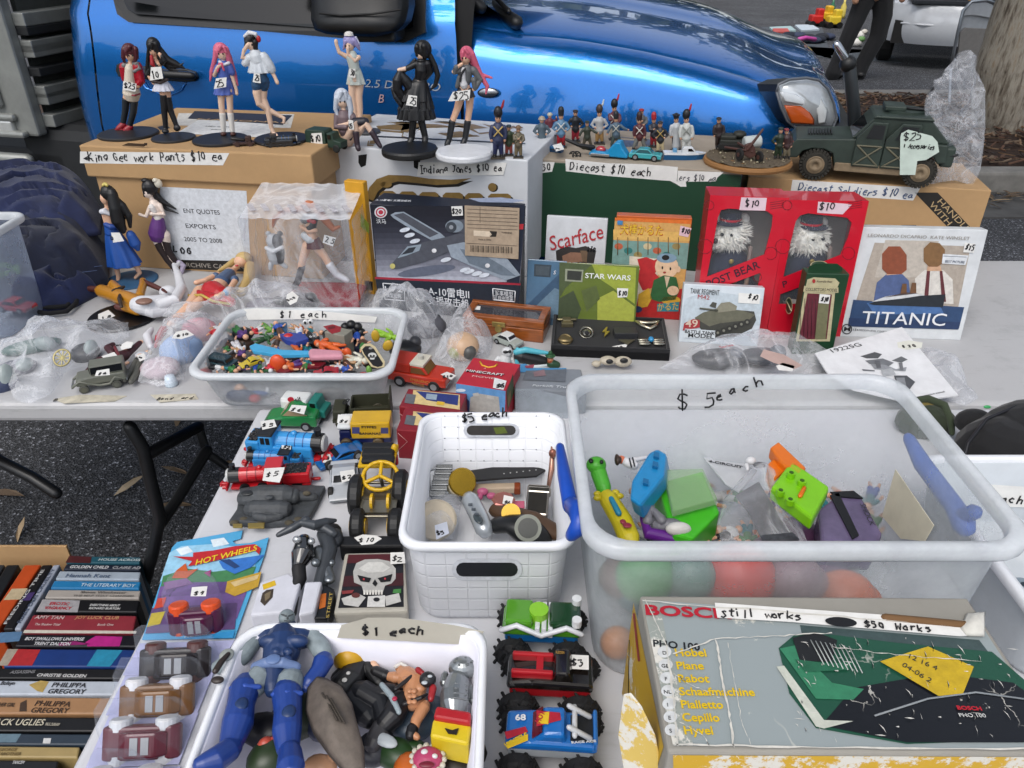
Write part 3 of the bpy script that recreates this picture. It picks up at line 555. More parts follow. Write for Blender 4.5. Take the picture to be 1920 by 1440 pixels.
text('NATIONAL',lid,tf,(368,224),(540,231),10,'#c5a06c',4,fit=True);text('AGENT QUOTES',lid,tf,(384,237),(470,240),4.5,'#2a2a2a',4);text('EXPORTS',lid,tf,(395,243),(450,245),4.5,'#2a2a2a',4)
ar=Art(f);ar.poly([(228,273),(240,268),(276,270),(270,275)],'#3a2917',1,.9);ar.poly([(270,268),(276,268),(276,273),(270,273)],'#2a1c10',2,.9);ar.obj('hand_slot',lid)
tag_at(lid,f,[(150,284),(430,287),(418,310),(150,306)],'<King Gee work Pants $10 ea',((158,302),(420,302)),17)
fb=Face(f.p-f.n*.01,f.n)
ar=Art(fb);ar.poly([(300,350),(462,358),(470,490),(330,487),(318,470),(298,470)],'#c9cdd2',1,.6);lb=ar.obj('address_label',ab)
text('ENT QUOTES',lb,fb,(344,399),(420,403),8.5,'#15151a',2);text('EXPORTS',lb,fb,(349,427),(405,430),8.5,'#15151a',2,fit=True);text('2005 TO 2008',lb,fb,(346,452),(417,456),8.5,'#15151a',2,fit=True)
hand('BLOG',lb,fb,(314,471),(364,476),13,3.)
ar=Art(fb);ar.poly([(330,487),(470,490),(474,510),(338,504)],'#1d1915',1);bd=ar.obj('printed_band',ab);text('ARCHIVE CARTON',bd,fb,(340,500),(458,505),8.5,'#9a938a',2,fit=True)
t,X,f,w=carton('carton','white carton with gold and black lettering, between the archive carton and the green one',(588,270),(990,301),.305,.39,CARD)
WC=mat('#c9ccd0',.6,kind='card',var=.05,scale=40);D=.385;mb=MB(X);mb.box((w/2,D/2,.1525),(w,D,.305),WC,.003);wb=mb.obj('body',t)
tf=topface(X,.305);GOLD='#7a6234';ar=Art(tf)
for pts in([(705,236),(770,228),(845,231),(880,238),(800,240),(760,250),(712,246)],[(725,229),(790,233),(770,262),(752,258),(758,240)],[(800,228),(905,236),(940,248),(895,252),(880,242)],[(820,250),(870,243),(900,256),(850,258)],[(690,264),(706,260),(700,274),(688,274)],[(900,232),(950,244),(975,238),(980,244),(940,256)]):ar.poly(pts,GOLD,1);ar.poly([(x+3,y-3)for x,y in pts],'#b9bcc0',2);ar.poly([(x*.8+pts[0][0]*.2+4,y*.6+pts[0][1]*.4)for x,y in pts],GOLD,3)
ar.poly([(700,254),(985,268),(985,270),(700,256)],'#2a2a2c',4);ar.obj('printed_letters',wb)
ar=Art(f);ar.poly([(672,291),(688,289),(686,310),(677,314),(672,305)],'#070707',1,.9);ar.obj('hand_slot',wb);ar=Art(f);ar.poly([(775,292),(790,293),(784,318),(776,314)],'#070707',1,.9);ar.obj('hand_slot',wb)
ar=Art(f);sw=[(686,372),(692,352),(706,336),(728,328),(765,329),(805,335),(845,337),(884,334)];lo=[(856,345),(818,347),(780,343),(745,340),(722,347),(708,360),(700,376)]
ar.poly([(x+4,y+5)for x,y in sw]+[(x+4,y+5)for x,y in lo],'#15140f',1);ar.poly(sw+lo,GOLD,2)
ar.ell(726,348,12,6,'#15140f',1);ar.ell(724,346,11,6,GOLD,2);ar.ell(925,352,9,8,'#15140f',1);ar.ell(923,351,8,8,GOLD,2)
for a_ in((712,358,742),(748,359,780),(786,360,822),(830,361,868),(872,362,905),(915,363,958)):
 a,y,b=a_;q=[(a,395),(a,y+5),(a+6,y),(b-6,y),(b,y+4),(b,395)];ar.poly([(x+4,yy+4)for x,yy in q],'#15140f',3);ar.poly(q,GOLD,4)
ar.obj('printed_letters',wb)
tag_at(wb,f,[(785,304),(950,305),(944,328),(782,330)],'Indiana Jones $10 ea',((788,325),(942,321)),15,lay=5)
t,X,f,w=carton('carton','dark green carton with a beige top and paper price strips, behind the film cases',(1003,298),(1392,324),.27,.36,CARD)
GRN=mat('#123c26',.55,kind='card',var=.06,scale=30);D=.37;mb=MB(X);mb.box((w/2,D/2,.1325),(w,D,.265),GRN,.003);gb=mb.obj('body',t)
mb=MB(X);mb.box((w/2,D/2,.2675),(w-.001,D,.008),mat('#9c9080',.8,kind='card'),.002);mb.box((-.0012,D/2,.13),(.003,D,.255),mat('#a59a8a',.8));mb.obj('lid',t)
tf=topface(X,.2715);ar=Art(tf);ar.poly([(1165,262),(1198,264),(1195,274),(1168,276),(1160,270)],'#4c463e',1);ar.poly([(1205,262),(1222,262),(1226,274),(1204,274)],'#554e44',1);ar.poly([(1150,256),(1230,262),(1230,263),(1150,257)],'#554e44',2);ar.obj('printed_mark',gb)
tag_at(gb,f,[(1006,303),(1040,304),(1035,322),(1003,326)],'$30',((1008,321),(1036,318)),14)
tag_at(gb,f,[(1060,298),(1140,306),(1210,308),(1271,313),(1269,340),(1240,338),(1140,330),(1061,321)],'Diecast $10 each',((1069,318),(1222,332)),17)
tag_at(gb,f,[(1271,320),(1357,323),(1345,333),(1342,340),(1270,341)],'ers $10 ea',((1274,338),(1342,341)),12,ink=mat('#4a4c52',.6),wpx=1.6)
tag_at(gb,f,[(1256,339),(1286,341),(1287,350),(1276,350),(1268,345)],None)
t,X,f,w=carton('carton','brown carton with a black diagonal warning band, rightmost under the toy jeep',(1403,331),(1860,357),.215,.3,CARD)
D=.20;mb=MB(X);mb.box((w/2,D/2,.1075),(w,D,.215),CARD,.003);bb=mb.obj('body',t)
mb=MB(X);mb.box((w*.5,D*.8,.217),(w*.96,.14,.004),CARD,.001,rot=(R(3),0,0));mb.obj('flap',t)
tf=topface(X,.2165);ar=Art(tf);ar.poly([(1410,303),(1432,300),(1445,306),(1420,309)],'#2a2018',1);ar.obj('printed_mark',bb)
tag_at(bb,f,[(1486,337),(1726,352),(1712,376),(1482,361)],'Diecast Soldiers $10 ea',((1496,357),(1712,372)),14,ink=mat('#47597a',.6))
ar=Art(f);ar.poly([(1715,361),(1758,361),(1842,450),(1800,450)],'#1a1612',1);ar.poly([(1690,422),(1718,422),(1718,426),(1690,426)],'#1a1612',1);bn=ar.obj('printed_band',bb)
text('HANDLE',bn,f,(1757,379),(1812,436),10,'#b39a72',2,fit=True);text('WITH CARE',bn,f,(1741,384),(1816,466),10,'#b39a72',2,fit=True)
# ------------------------------------------------------------ aircraft kit box
t,X,f,w,h,D=stand('model_kit_box','dark blue boxed jet aircraft kit with brown barcode label, before the white carton','kit box',(712,578),(968,606),(697,382),.085)
NAVY=mat('#151a26',.35,var=.05);bx=block(t,X,w,h,D,NAVY)
ar=Art(f);
for k in range(14):
 y0,y1=386+k*10.2,386+(k+1)*10.2;g_=int(18+(k/13.)**1.6*150);ar.poly([(697+k*.8,y0),(986-k*.8,y0),(985-k*.8,y1),(698+k*.8,y1)],'#%02x%02x%02x'%(g_,g_+2,min(255,g_+14)),1)
ar.poly([(703,519),(976,531),(976,535),(703,523)],'#9a2436',2);ar.poly([(704,523),(976,535),(970,604),(712,578)],'#1c2430',2);ar.poly([(955,384),(985,384),(974,532),(950,530)],'#1a2233',2);ar.poly([(973,420),(982,420),(981,430),(973,430)],'#b02a34',3)
JG,JD,JL='#66727e','#4a4d56','#8b96a2'
ar.ell(800,508,55,9,'#5a6070',3,a=-8)
ar.poly([(732,403),(741,398),(757,397),(826,437),(836,446),(812,452),(768,428),(738,409)],JL,4);ar.poly([(738,403),(756,399),(822,438),(806,445)],JD,5)
ar.poly([(736,505),(734,495),(752,474),(790,455),(838,444),(880,432),(930,420),(930,438),(880,452),(846,470),(800,490),(750,504)],JD,5);ar.poly([(745,484),(764,462),(790,458),(786,470),(760,480)],'#8a97a3',6);ar.poly([(752,478),(766,465),(780,463),(774,473)],'#2b3038',7)
ar.poly([(838,460),(870,454),(905,466),(952,486),(976,516),(948,526),(890,502),(846,482)],JL,6);ar.poly([(862,466),(900,474),(945,500),(968,518),(940,516),(880,494)],JG,7)
ar.ell(852,424,17,12,'#7c8792',8);ar.ell(846,426,10,10,'#3a4048',9);ar.ell(846,426,4,4,'#8a8f96',10);ar.poly([(850,413),(872,411),(872,436),(852,436)],JD,7)
for x,y in((759,431),(768,441),(778,452),(836,487),(872,506),(880,509),(894,513),(908,516)):ar.ell(x,y,10,4,'#c9cfd8',9,a=-14)
ar.ell(736,499,5,5,'#b8b06a',8);ar.ell(814,470,4.5,4,'#d8d8da',8);ar.ell(914,498,4.5,4,'#d8d8da',9)
ar.ell(714,398,12,11,'#c8c9cc',3);ar.ell(714,398,9.5,9,'#a3283c',4);ar.ell(714,398,7,6.6,'#c8c9cc',5);ar.ell(714,398,4.5,4.2,'#a3283c',6)
art=ar.obj('printed_picture',t);LT='#d7d9dc'
text('A-10雷电II',art,f,(803,552),(880,559),14,LT,4,bold=.0006,fit=True);text('支援攻击机',art,f,(802,569),(880,577),14,LT,4,bold=.0006,fit=True)
ar=Art(f)
for q in([(718,531),(758,534)],[(758,534),(759,564)],[(759,564),(722,561)],[(722,561),(718,531)],[(924,541),(966,546)],[(966,546),(965,566)],[(965,566),(925,562)],[(925,562),(924,541)]):ar.line(q,2,LT,4)
ar.obj('printed_frame',art)
text('1:72',art,f,(722,545),(755,548),9.5,LT,4,fit=True,bold=.0004);text('模型比例',art,f,(724,556),(752,559),7,LT,4,fit=True);text('军事模型',art,f,(928,553),(962,556),8,LT,4,fit=True);text('可自由拼装',art,f,(926,562),(962,565),8,LT,4,fit=True);text('沃马',art,f,(706,418),(724,419),7,LT,4,fit=True)
tf=topface(X,h);text('A-10雷电II 支援攻击机',t,tf,(704,376),(770,378),8,LT,2,fit=True);ar=Art(tf);ar.poly([(878,372),(940,370),(985,376),(960,380),(900,379)],'#8d97ad',1);ar.obj('printed_picture',t)
sf=Face(X@V((w,0,0)),X.to_3x3()@V((1,0,0)));text('SUPPORT AIRCRAFT',t,sf,(985,400),(979,550),4,'#8d94a0',2,fit=True)
tag_at(t,f,[(846,387),(867,386),(868,404),(848,405)],'$20',((848,401),(866,402)),11,lay=12)
ar=Art(f);ar.poly([(871,385),(974,390),(972,486),(872,479)],'#a4927d',11);
for k in range(6):ar.line([(876,392+k*7),(970,396+k*7)],.8,'#4d4338',12)
for k in range(26):x=882+k*3.1;ar.line([(x,460+k*.12),(x,472+k*.12)],1.7 if k%3 else .8,'#1d1a16',12)
ar.line([(874,456),(970,461)],.8,'#4d4338',12);ar.line([(900,388),(900,418)],.8,'#4d4338',12);ar.poly([(888,432),(918,434),(922,440),(918,444),(888,442)],'#d0c0aa',12);ar.poly([(918,433),(932,434),(930,444),(918,444)],'#231f1a',12)
ar.obj('barcode_label',t);text('Made in China',t,f,(897,450),(922,451),3,'#2a241c',13);text('WARNING',t,f,(940,437),(962,439),3,'#2a241c',13)
t,X,f,w,h,D=stand('folder','yellow and green folder wedged between the clear figure box and the aircraft kit','folder',(668,548),(702,553),(676,342),.02);block(t,X,w,h,D,mat('#c9921c',.5));ar=Art(f);ar.poly([(676,400),(692,420),(692,438),(676,425)],'#7d8a2c',1);ar.poly([(684,526),(699,528),(699,545),(684,542)],'#1a1815',1);ar.obj('printed_picture',t)
# ------------------------------------------------------------ film cases, picture game, boxed bears
def case(name,label,cat,bl,br,tl,d,lean,m,grp=None):t,X,f,w,h,D=stand(name,label,cat,bl,br,tl,d,lean,grp);block(t,X,w,h,D,m,.0015);return t,f,X,w,h
CG='slim film cases'
t,f,X,w,h=case('film_case','white film case with red title lettering in a loose clear bag, behind the slim cases','film case',(1018,560),(1128,568),(1030,404),.018,12,mat('#c9ccd0',.3),CG)
ar=Art(f);ar.poly([(1042,470),(1062,462),(1080,465),(1098,461),(1118,470),(1112,500),(1044,496)],'#2a2522',1);ar.poly([(1054,480),(1070,473),(1090,474),(1098,490),(1056,494)],'#8a6550',2);ar.poly([(1088,470),(1102,470),(1100,492),(1092,490)],'#6b5540',3);ar.obj('printed_picture',t)
text('Scarface',t,f,(1033,470),(1133,446),27,'#a81f28',5,shear=.15,bold=.0006,fit=True);hand('$10',t,f,(1100,472),(1116,474),10)
t,f,X,w,h=case('film_case','slim blue film case half hidden behind the green one','film case',(984,606),(1056,612),(996,486),.008,11,mat('#4d6c86',.2,**{'Coat Weight':.6}),CG)
ar=Art(f);ar.poly([(1002,495),(1034,497),(1032,520),(1001,518)],'#2d3a44',1);ar.poly([(1005,498),(1031,500),(1029,517),(1004,515)],'#3f4a52',2);ar.poly([(990,570),(1052,510),(1054,600),(988,592)],'#2f4a64',1);ar.poly([(988,590),(1040,540),(1053,545),(1053,600)],'#5d7688',2);ar.obj('printed_picture',t);text('S',t,f,(1037,514),(1048,515),7,LT,3,shear=.2)
t,f,X,w,h=case('film_case','slim green and yellow film case with white title lettering and a price tag','film case',(1046,612),(1190,619),(1049,492),.008,11,mat('#5f6d30',.2,**{'Coat Weight':.6}),CG)
ar=Art(f)
for pts,c in(([(1049,492),(1110,496),(1060,540),(1048,560)],'#44502f'),([(1110,496),(1193,502),(1190,570),(1150,540),(1120,520)],'#8f9a34'),([(1048,560),(1075,545),(1090,580),(1080,604),(1046,600)],'#39442a'),([(1120,560),(1150,545),(1190,575),(1188,606),(1120,602)],'#9aa03e'),([(1090,545),(1118,535),(1125,560),(1100,585)],'#4e5a2c')):ar.poly(pts,c,1)
ar.poly([(1060,504),(1094,506),(1092,529),(1059,527)],'#8a8f7a',2);ar.poly([(1064,507),(1091,509),(1089,526),(1063,524)],'#2b2e28',3);ar.obj('printed_picture',t)
text('STAR WARS',t,f,(1097,521),(1182,526),9.5,'#e0e2dc',4,bold=.0006,fit=True);tag_at(t,f,[(1157,540),(1178,541),(1176,557),(1158,558)],'$10',((1160,554),(1176,555)),10,lay=4)
t,f,X,w,h=case('picture_game','orange and red Japanese picture card game box with a boy in green robe','card game',(1143,592),(1276,600),(1150,403),.03,5,mat('#b5541c',.35))
ar=Art(f);ar.poly([(1153,410),(1296,414),(1276,600),(1140,592)],'#c79a58',1);ar.poly([(1153,408),(1297,413),(1296,420),(1153,414)],'#cf6a22',2);ar.poly([(1150,450),(1292,456),(1287,505),(1147,495)],'#6f9088',2);ar.poly([(1150,430),(1294,436),(1293,452),(1150,448)],'#cfa65a',2)
for k in range(7):ar.ell(1160+k*18,462+(k%3)*8,8,6,('#b0583a','#2f6f6a','#8a7a4a','#c0b08a')[k%4],3);ar.line([(1158+k*19,445),(1158+k*19,478)],1.5,'#7a5a2a',4)
ar.poly([(1180,480),(1240,486),(1232,520),(1200,560),(1190,596),(1180,540)],'#cfc2ae',4);ar.poly([(1195,486),(1212,482),(1226,488),(1236,484),(1240,500),(1228,512),(1236,520),(1222,540),(1205,545),(1198,530),(1192,515),(1200,505)],'#b02326',5);ar.poly([(1196,560),(1284,540),(1276,600),(1190,594)],'#a8201f',5)
ar.ell(1250,500,22,22,'#d8b795',6);ar.ell(1250,484,19,9,'#7791a3',7);ar.ell(1248,483,7,5,'#15130f',8);ar.ell(1242,502,1.6,3,'#15130f',8);ar.ell(1257,504,1.6,3,'#15130f',8);ar.ell(1246,511,3,2,'#9a3a30',8);ar.ell(1272,505,4,6,'#d8b795',7)
ar.poly([(1226,525),(1245,516),(1268,520),(1274,545),(1266,562),(1236,566),(1218,560)],'#2b5a30',7);ar.poly([(1246,518),(1256,519),(1250,540)],'#cdb89a',8);ar.poly([(1197,552),(1216,540),(1222,560),(1214,575),(1196,578)],'#c79a2e',7);ar.ell(1258,563,18,8,'#c79a2e',7);ar.ell(1196,580,8,6,'#25355c',8);ar.ell(1262,545,11,9,'#d8b795',9)
ar.poly([(1232,570),(1274,566),(1272,584),(1232,584)],'#2f7c88',8);ar.poly([(1158,413),(1168,414),(1167,422),(1157,421)],'#3d78a8',8);ar.obj('printed_picture',t)
text('犬棒かるた',t,f,(1162,438),(1243,441),16,'#b8341c',4,bold=.0022,fit=True);text('犬棒かるた',t,f,(1163,437),(1242,440),15,'#d9b22e',6,bold=.0007,fit=True);text('かるた',t,f,(1233,582),(1272,580),12,'#c9a54a',9,bold=.0006,fit=True);tag_at(t,f,[(1276,423),(1297,428),(1290,445),(1273,441)],'$10',((1277,436),(1292,440)),9,col=mat('#d3b5bd',.7),lay=5)
t,f,X,w,h=case('model_kit_box','small white boxed tank kit leaning on the red bear boxes','kit box',(1272,641),(1420,650),(1284,532),.03,14,mat('#c4ccd2',.35))
ar=Art(f);ar.poly([(1284,560),(1330,545),(1430,560),(1425,610),(1276,620)],'#b4bfc6',1);TK='#5f5e4e';ar.poly([(1300,600),(1312,592),(1335,584),(1370,580),(1414,584),(1418,600),(1410,616),(1376,632),(1340,634),(1318,622)],'#3a3a34',2);ar.poly([(1302,596),(1318,586),(1346,578),(1392,582),(1416,590),(1404,600),(1350,606),(1330,612)],TK,3);ar.poly([(1342,580),(1352,568),(1368,566),(1382,574),(1380,582),(1346,586)],'#807d6c',4);ar.line([(1312,578),(1346,582)],4,'#55564a',5);ar.poly([(1330,574),(1336,566),(1344,568),(1342,578)],'#45463e',5)
for k in range(6):ar.ell(1346+k*11,624-k*4,6,6,'#2a2a26',6);ar.ell(1346+k*11,624-k*4,2.5,2.5,'#77766a',7)
ar.poly([(1283,606),(1300,598),(1312,600),(1312,614),(1280,620)],'#9a2a30',6);ar.obj('printed_picture',t)
text('TANK REGIMENT',t,f,(1294,550),(1348,554),10,'#15161a',4,fit=True);text('M42',t,f,(1308,560),(1330,562),8,'#a02a30',4,fit=True);ar=Art(f);ar.poly([(1284,616),(1342,620),(1340,637),(1282,633)],'#c9d0d4',6);ar.obj('title_panel',t);text('49',t,f,(1285,613),(1308,613),14,'#cdb7a4',8,fit=True,bold=.0008);text('BATTLE TANK',t,f,(1284,624),(1340,628),6,'#1a1b1e',8,fit=True,bold=.0006);text('MODEL',t,f,(1290,632),(1338,635),8,'#1a1b1e',8,fit=True,bold=.0007)
tag_at(t,f,[(1385,549),(1426,552),(1424,570),(1384,568)],'$10',((1402,560),(1420,564)),10,lay=5)
RED=mat('#c20f28',.3,var=.05,**{'Coat Weight':.4});REDI=mat('#8e8a82',.8)
def bearbox(label,bl,br,tl,win,name_band):
 t,X,f,w,h,D=stand('bear_box',label,'toy box',bl,br,tl,.085,4,'red window boxes')
 mb=MB(X)
 for c,s in(((w/2,D-.001,h/2),(w,.002,h)),((.001,D/2,h/2),(.002,D-.004,h)),((w-.001,D/2,h/2),(.002,D-.004,h)),((w/2,D/2,h-.001),(w-.004,D-.004,.002)),((w/2,D/2,.001),(w-.004,D-.004,.002))):mb.box(c,s,RED)
 inn=mat('#8a857b',.8);mb.box((w/2,D-.004,h/2),(w-.006,.002,h-.006),inn)
 b=bmesh.new();P=[X.inverted()@f.pt(q,0)for q in win];rim=[V((0,0,0)),V((w,0,0)),V((w,0,h)),V((0,0,h))]
 es=[]
 for loop in(rim,P):
  vv=[b.verts.new(p)for p in loop];es+=[b.edges.new((vv[i],vv[(i+1)%len(vv)]))for i in range(len(vv))]
 bmesh.ops.triangle_fill(b,use_beauty=True,edges=es);bmesh.ops.recalc_face_normals(b,faces=b.faces[:])
 if b.faces and sum((fc.normal.y for fc in b.faces))>0:bmesh.ops.reverse_faces(b,faces=b.faces[:])
 ex=bmesh.ops.extrude_face_region(b,geom=b.faces[:]);
 for v in ex['geom']:
  if isinstance(v,bmesh.types.BMVert):v.co.y+=.0015
 mb.bm(b,RED);body=mb.obj('carton',t)
 mb=MB(X);mb.box((w/2,.003,h/2),(w-.006,.0006,h-.01),mat('#e8eef2',.05,kind='clear',base=.02,edgew=.25));mb.obj('window',t)
 mb=MB();bq=[f.pt(q,1)for q in name_band];mb.prism(bq,X.to_3x3()@V((0,-.001,0)),RED);mb.obj('name_band',t)
 return t,X,f,w,h,D
def px_in(X,f,q,dy):p=f.pt(q,0);return p+(X.to_3x3()@V((0,1,0)))*dy
win1=[(1346,410),(1352,394),(1365,390),(1440,397),(1449,404),(1446,428),(1432,480),(1326,522)]
win1b=[(1326,522),(1330,500)]
wL=[(1318,570),(1325,520),(1336,465),(1346,408),(1352,394),(1366,391),(1438,396),(1449,404),(1447,425),(1433,478),(1414,570)]
wR=[(1460,570),(1468,522),(1480,465),(1492,415),(1500,404),(1515,400),(1588,408),(1597,418),(1590,445),(1572,486),(1552,570)]
tL,XL,fL,w_,h_,D_=bearbox('red window box with a navy capped toy bear, left of the pair',(1300,621),(1436,628),(1331,366),wL,[(1322,520),(1440,474),(1434,508),(1316,552)])
tR,XR,fR,w2,h2,D2=bearbox('red window box with a hatted toy bear, behind the small green box',(1437,628),(1575,631),(1477,375),wR,[(1462,522),(1580,476),(1574,510),(1456,554)])
for t,f,o,nm in((tL,fL,0,1),(tR,fR,146,0)):
 ar=Art(f)
 for cx,cy,rr in((1350,362,0),):pass
 for cx,cy,rr in((1322,462,14),(1445,475,12),(1420,520,8),(1330,385,9)):
  for k in range(10):a,b2=k*.63,(k+1)*.63;ar.line([(cx+o+rr*math.cos(a),cy+rr*math.sin(a)),(cx+o+rr*math.cos(b2),cy+rr*math.sin(b2))],1.1,'#6b0a1c',1)
 for k in range(4):ar.line([(1446+o-2,380+k*4),(1480+o-10,376+k*4)],1.,'#6b0a1c',1)
 ar.obj('postmark_print',t)
text('POST BEAR',tL,fL,(1328,540),(1426,502),15,'#1c1426',5,bold=.0008,fit=True);text('P',tR,fR,(1468,540),(1480,536),13,'#1c1426',5,bold=.0008)
tag_at(tL,fL,[(1390,370),(1438,371),(1435,395),(1386,394)],'$10',((1397,389),(1424,388)),14,col=mat('#d4bcc4',.7))
tag_at(tR,fR,[(1534,378),(1598,383),(1580,402),(1532,399)],'$10',((1535,394),(1566,393)),14,col=mat('#d4bcc4',.7))
FUR=mat('#e2ddd0',.95,var=.2,scale=90,bump=.6)
def furry(mb,c,r,n,m,L=.016):
 for i in range(n):
  a=rnd.uniform(0,6.283);z=rnd.uniform(-1,1);s=math.sqrt(1-z*z);d=V((s*math.cos(a),s*math.sin(a),z));p=V(c)+V((d.x*r[0],d.y*r[1],d.z*r[2]))*.95;q=p+(d+V((rnd.uniform(-.5,.5),rnd.uniform(-.5,.5),rnd.uniform(-.8,.3)))).normalized()*L*rnd.uniform(.6,1.2);e=d.orthogonal().normalized()*.0016
  mb.add([p-e,p+e,q],[[0,1,2]],m)
def bear(label,X,f,hx,hy,dxs):
 c=px_in(X,f,(hx,hy),.045);t=thing('toy_bear',label,'toy bear',px_in(X,f,(hx-8,620),.045),group='toy bears in window boxes');s=dep(c)/F
 mb=MB();mb.ell(c,(34*s,.034,34*s),FUR,n=16);mb.ell(c+V((dxs*18*s,-.016,-10*s)),(17*s,.02,14*s),FUR);mb.ell(c+V((-24*s,.005,26*s)),(10*s,.01,11*s),FUR);mb.ell(c+V((26*s,.005,26*s)),(10*s,.01,11*s),FUR)
 b0=px_in(X,f,(hx-2,550),.045);mb.ell(b0,(44*s,.034,70*s),FUR,n=16);furry(mb,c,(34*s,.034,34*s),900,FUR);furry(mb,c+V((dxs*18*s,-.016,-10*s)),(17*s,.02,14*s),250,FUR,.010);mb.obj('body',t)
 mb=MB();NV=mat('#141b30',.8,kind='cloth');cc=px_in(X,f,(hx-4,536),.045);mb.ell(cc,(48*s,.037,66*s),NV,n=16);mb.ell(cc+V((38*s,-.012,-5*s)),(15*s,.018,45*s),NV,(0,-.3,0));cot=mb.obj('coat',t)
 mb=MB();mb.tube([px_in(X,f,(hx+38,470),.02),px_in(X,f,(hx+30,520),.006),px_in(X,f,(hx+20,580),.006)],.005,mat('#77655a',.7));mb.obj('strap',t)
 mb=MB();mb.ell(px_in(X,f,(hx,492),.006),(5*s,.003,5*s),mat('#9a8347',.35,.6));mb.ell(px_in(X,f,(hx+6,529),.006),(5*s,.003,5*s),mat('#9a8347',.35,.6));mb.obj('button',cot)
 mb=MB();mb.cyl(c+V((dxs*2*s,0,24*s)),c+V((dxs*2*s,0,44*s)),21*s,NV,19*s);mb.ell(c+V((dxs*6*s,-.012,24*s)),(26*s,.025,4*s),NV);mb.lathe([(21.6*s,28*s),(21.6*s,32*s)],RED,c+V((dxs*2*s,0,0)));mb.obj('cap',t)
 mb=MB();mb.ell(c+V((dxs*30*s,-.03,-6*s)),5*s,mat('#2a1512',.4));mb.obj('nose',t);mb=MB();mb.ell(c+V((dxs*2*s,-.032,6*s)),3.4*s,INK);mb.ell(c+V((dxs*20*s,-.032,7*s)),3.4*s,INK);mb.obj('eyes',t)
bear('cream furry toy bear in a navy coat and cap, in the left red window box',XL,fL,1372,448,-1);bear('cream furry toy bear with navy red ribboned hat, in the right red window box',XR,fR,1524,456,1)
t,X,f,w,h,D=stand('display_box','small dark green upright box with cream label, before a red box','box',(1484,664),(1560,666),(1503,512),.036,3)
DG=mat('#173a22',.4);b1=block(t,X,w,h,D,DG);mb=MB(X);mb.prism([(w*.1,D*.6,h),(w*.1,D*.6,h+.006),(w*.25,D*.6,h+.014),(w*.75,D*.6,h+.014),(w*.9,D*.6,h+.006),(w*.9,D*.6,h)],(0,.0015,0),DG);mb.obj('hang_tab',t)
CRM='#b3aa86';ar=Art(f);ar.poly([(1514,524),(1526,520),(1566,522),(1574,530),(1566,548),(1556,640),(1492,640),(1508,548)],CRM,1);ar.poly([(1514,550),(1560,552),(1550,636),(1498,636)],'#5a1a28',2);ar.poly([(1536,552),(1556,554),(1548,636),(1528,636)],'#6b6a4c',3);ar.poly([(1508,536),(1572,539),(1572,549),(1506,547)],CRM,4);ar.ell(1526,527,3,4,'#a02a2a',4)
for k in range(5):ar.line([(1502+k*7,560),(1500+k*7,632)],.9,'#3a1018',4)
ar.obj('printed_picture',t);text('Australia Post',t,f,(1531,529),(1560,530),4,'#3a2a20',5,fit=True);text('COLLECTORS MODEL',t,f,(1510,545),(1570,547),6,'#2a2a20',5,fit=True)
tf=topface(X,h);ar=Art(tf);ar.ell(1536,497,17,8,CRM,1);ar.ell(1536,497,15,7,'#173a22',2);ar.ell(1536,497,11,2,CRM,3);ar.obj('printed_emblem',t)
sfc=Face(X@V((0,0,0)),X.to_3x3()@V((-1,0,0)));ar=Art(sfc);ar.ell(1479,573,7,16,CRM,1);ar.ell(1479,573,5.5,14,'#173a22',2);ar.line([(1474,563),(1484,583)],2.5,CRM,3);ar.obj('printed_emblem',t)
tag_at(t,f,[(1537,551),(1557,553),(1554,570),(1535,568)],'$10',((1539,565),(1553,567)),9,lay=5)
t,f,X,w,h=case('video_case','large white boxed ship film video set with blue sea artwork, rightmost on the back table','video set',(1574,631),(1801,638),(1627,426),.03,8,mat('#cfd2d4',.3))
ar=Art(f)
for q,c,l in(([(1640,455),(1820,462),(1795,585),(1600,580)],'#a79c90',1),([(1660,450),(1760,452),(1750,520),(1640,520)],'#b5aca1',2),([(1600,562),(1808,576),(1798,616),(1590,610)],'#2b4468',3),([(1625,568),(1690,560),(1760,568),(1770,588),(1640,590)],'#46699a',4),([(1592,596),(1800,604),(1797,618),(1590,612)],'#24375a',4),([(1638,565),(1644,530),(1662,514),(1690,512),(1704,526),(1708,565)],'#4d5d86',3),([(1662,516),(1664,500),(1688,500),(1692,514)],'#c79f84',4),([(1654,504),(1654,476),(1666,462),(1688,462),(1700,478),(1700,506),(1690,514),(1664,514)],'#84462e',5),([(1712,566),(1716,522),(1734,506),(1768,506),(1786,524),(1788,570)],'#cfcac2',3),([(1738,508),(1740,494),(1762,494),(1766,508)],'#c29a7c',4),([(1732,490),(1732,466),(1744,454),(1762,456),(1772,468),(1770,492),(1758,500),(1742,500)],'#7d5c3a',5),([(1732,566),(1738,508),(1744,508),(1740,566)],'#5d2a2e',5),([(1766,566),(1762,508),(1767,508),(1774,566)],'#5d2a2e',5),([(1628,570),(1640,566),(1700,556),(1773,552),(1768,576),(1640,572)],'#20262c',6),([(1634,566),(1660,556),(1700,549),(1735,553),(1690,560)],'#c9cacb',7),([(1655,558),(1700,548),(1722,550),(1690,554)],'#51484a',8),([(1688,552),(1692,532),(1700,532),(1700,551)],'#6a4a30',8),([(1706,550),(1710,530),(1718,530),(1718,550)],'#6a4a30',8)):ar.poly(q,c,l)
ar.poly([(1768,476),(1816,479),(1810,497),(1766,494)],'#d2d5d8',6);ar.line([(1770,480),(1812,482)],.8,'#30425a',7);ar.obj('printed_picture',t)
text('TITANIC',t,f,(1614,606),(1771,611),24,'#dfe0e2',8,fit=True,bold=.0003);text('LEONARDO DICAPRIO  KATE WINSLET',t,f,(1627,444),(1818,450),6,'#8a847c',7,fit=True);text('BEST PICTURE',t,f,(1772,492),(1808,494),4.5,'#2b3c56',8,fit=True)
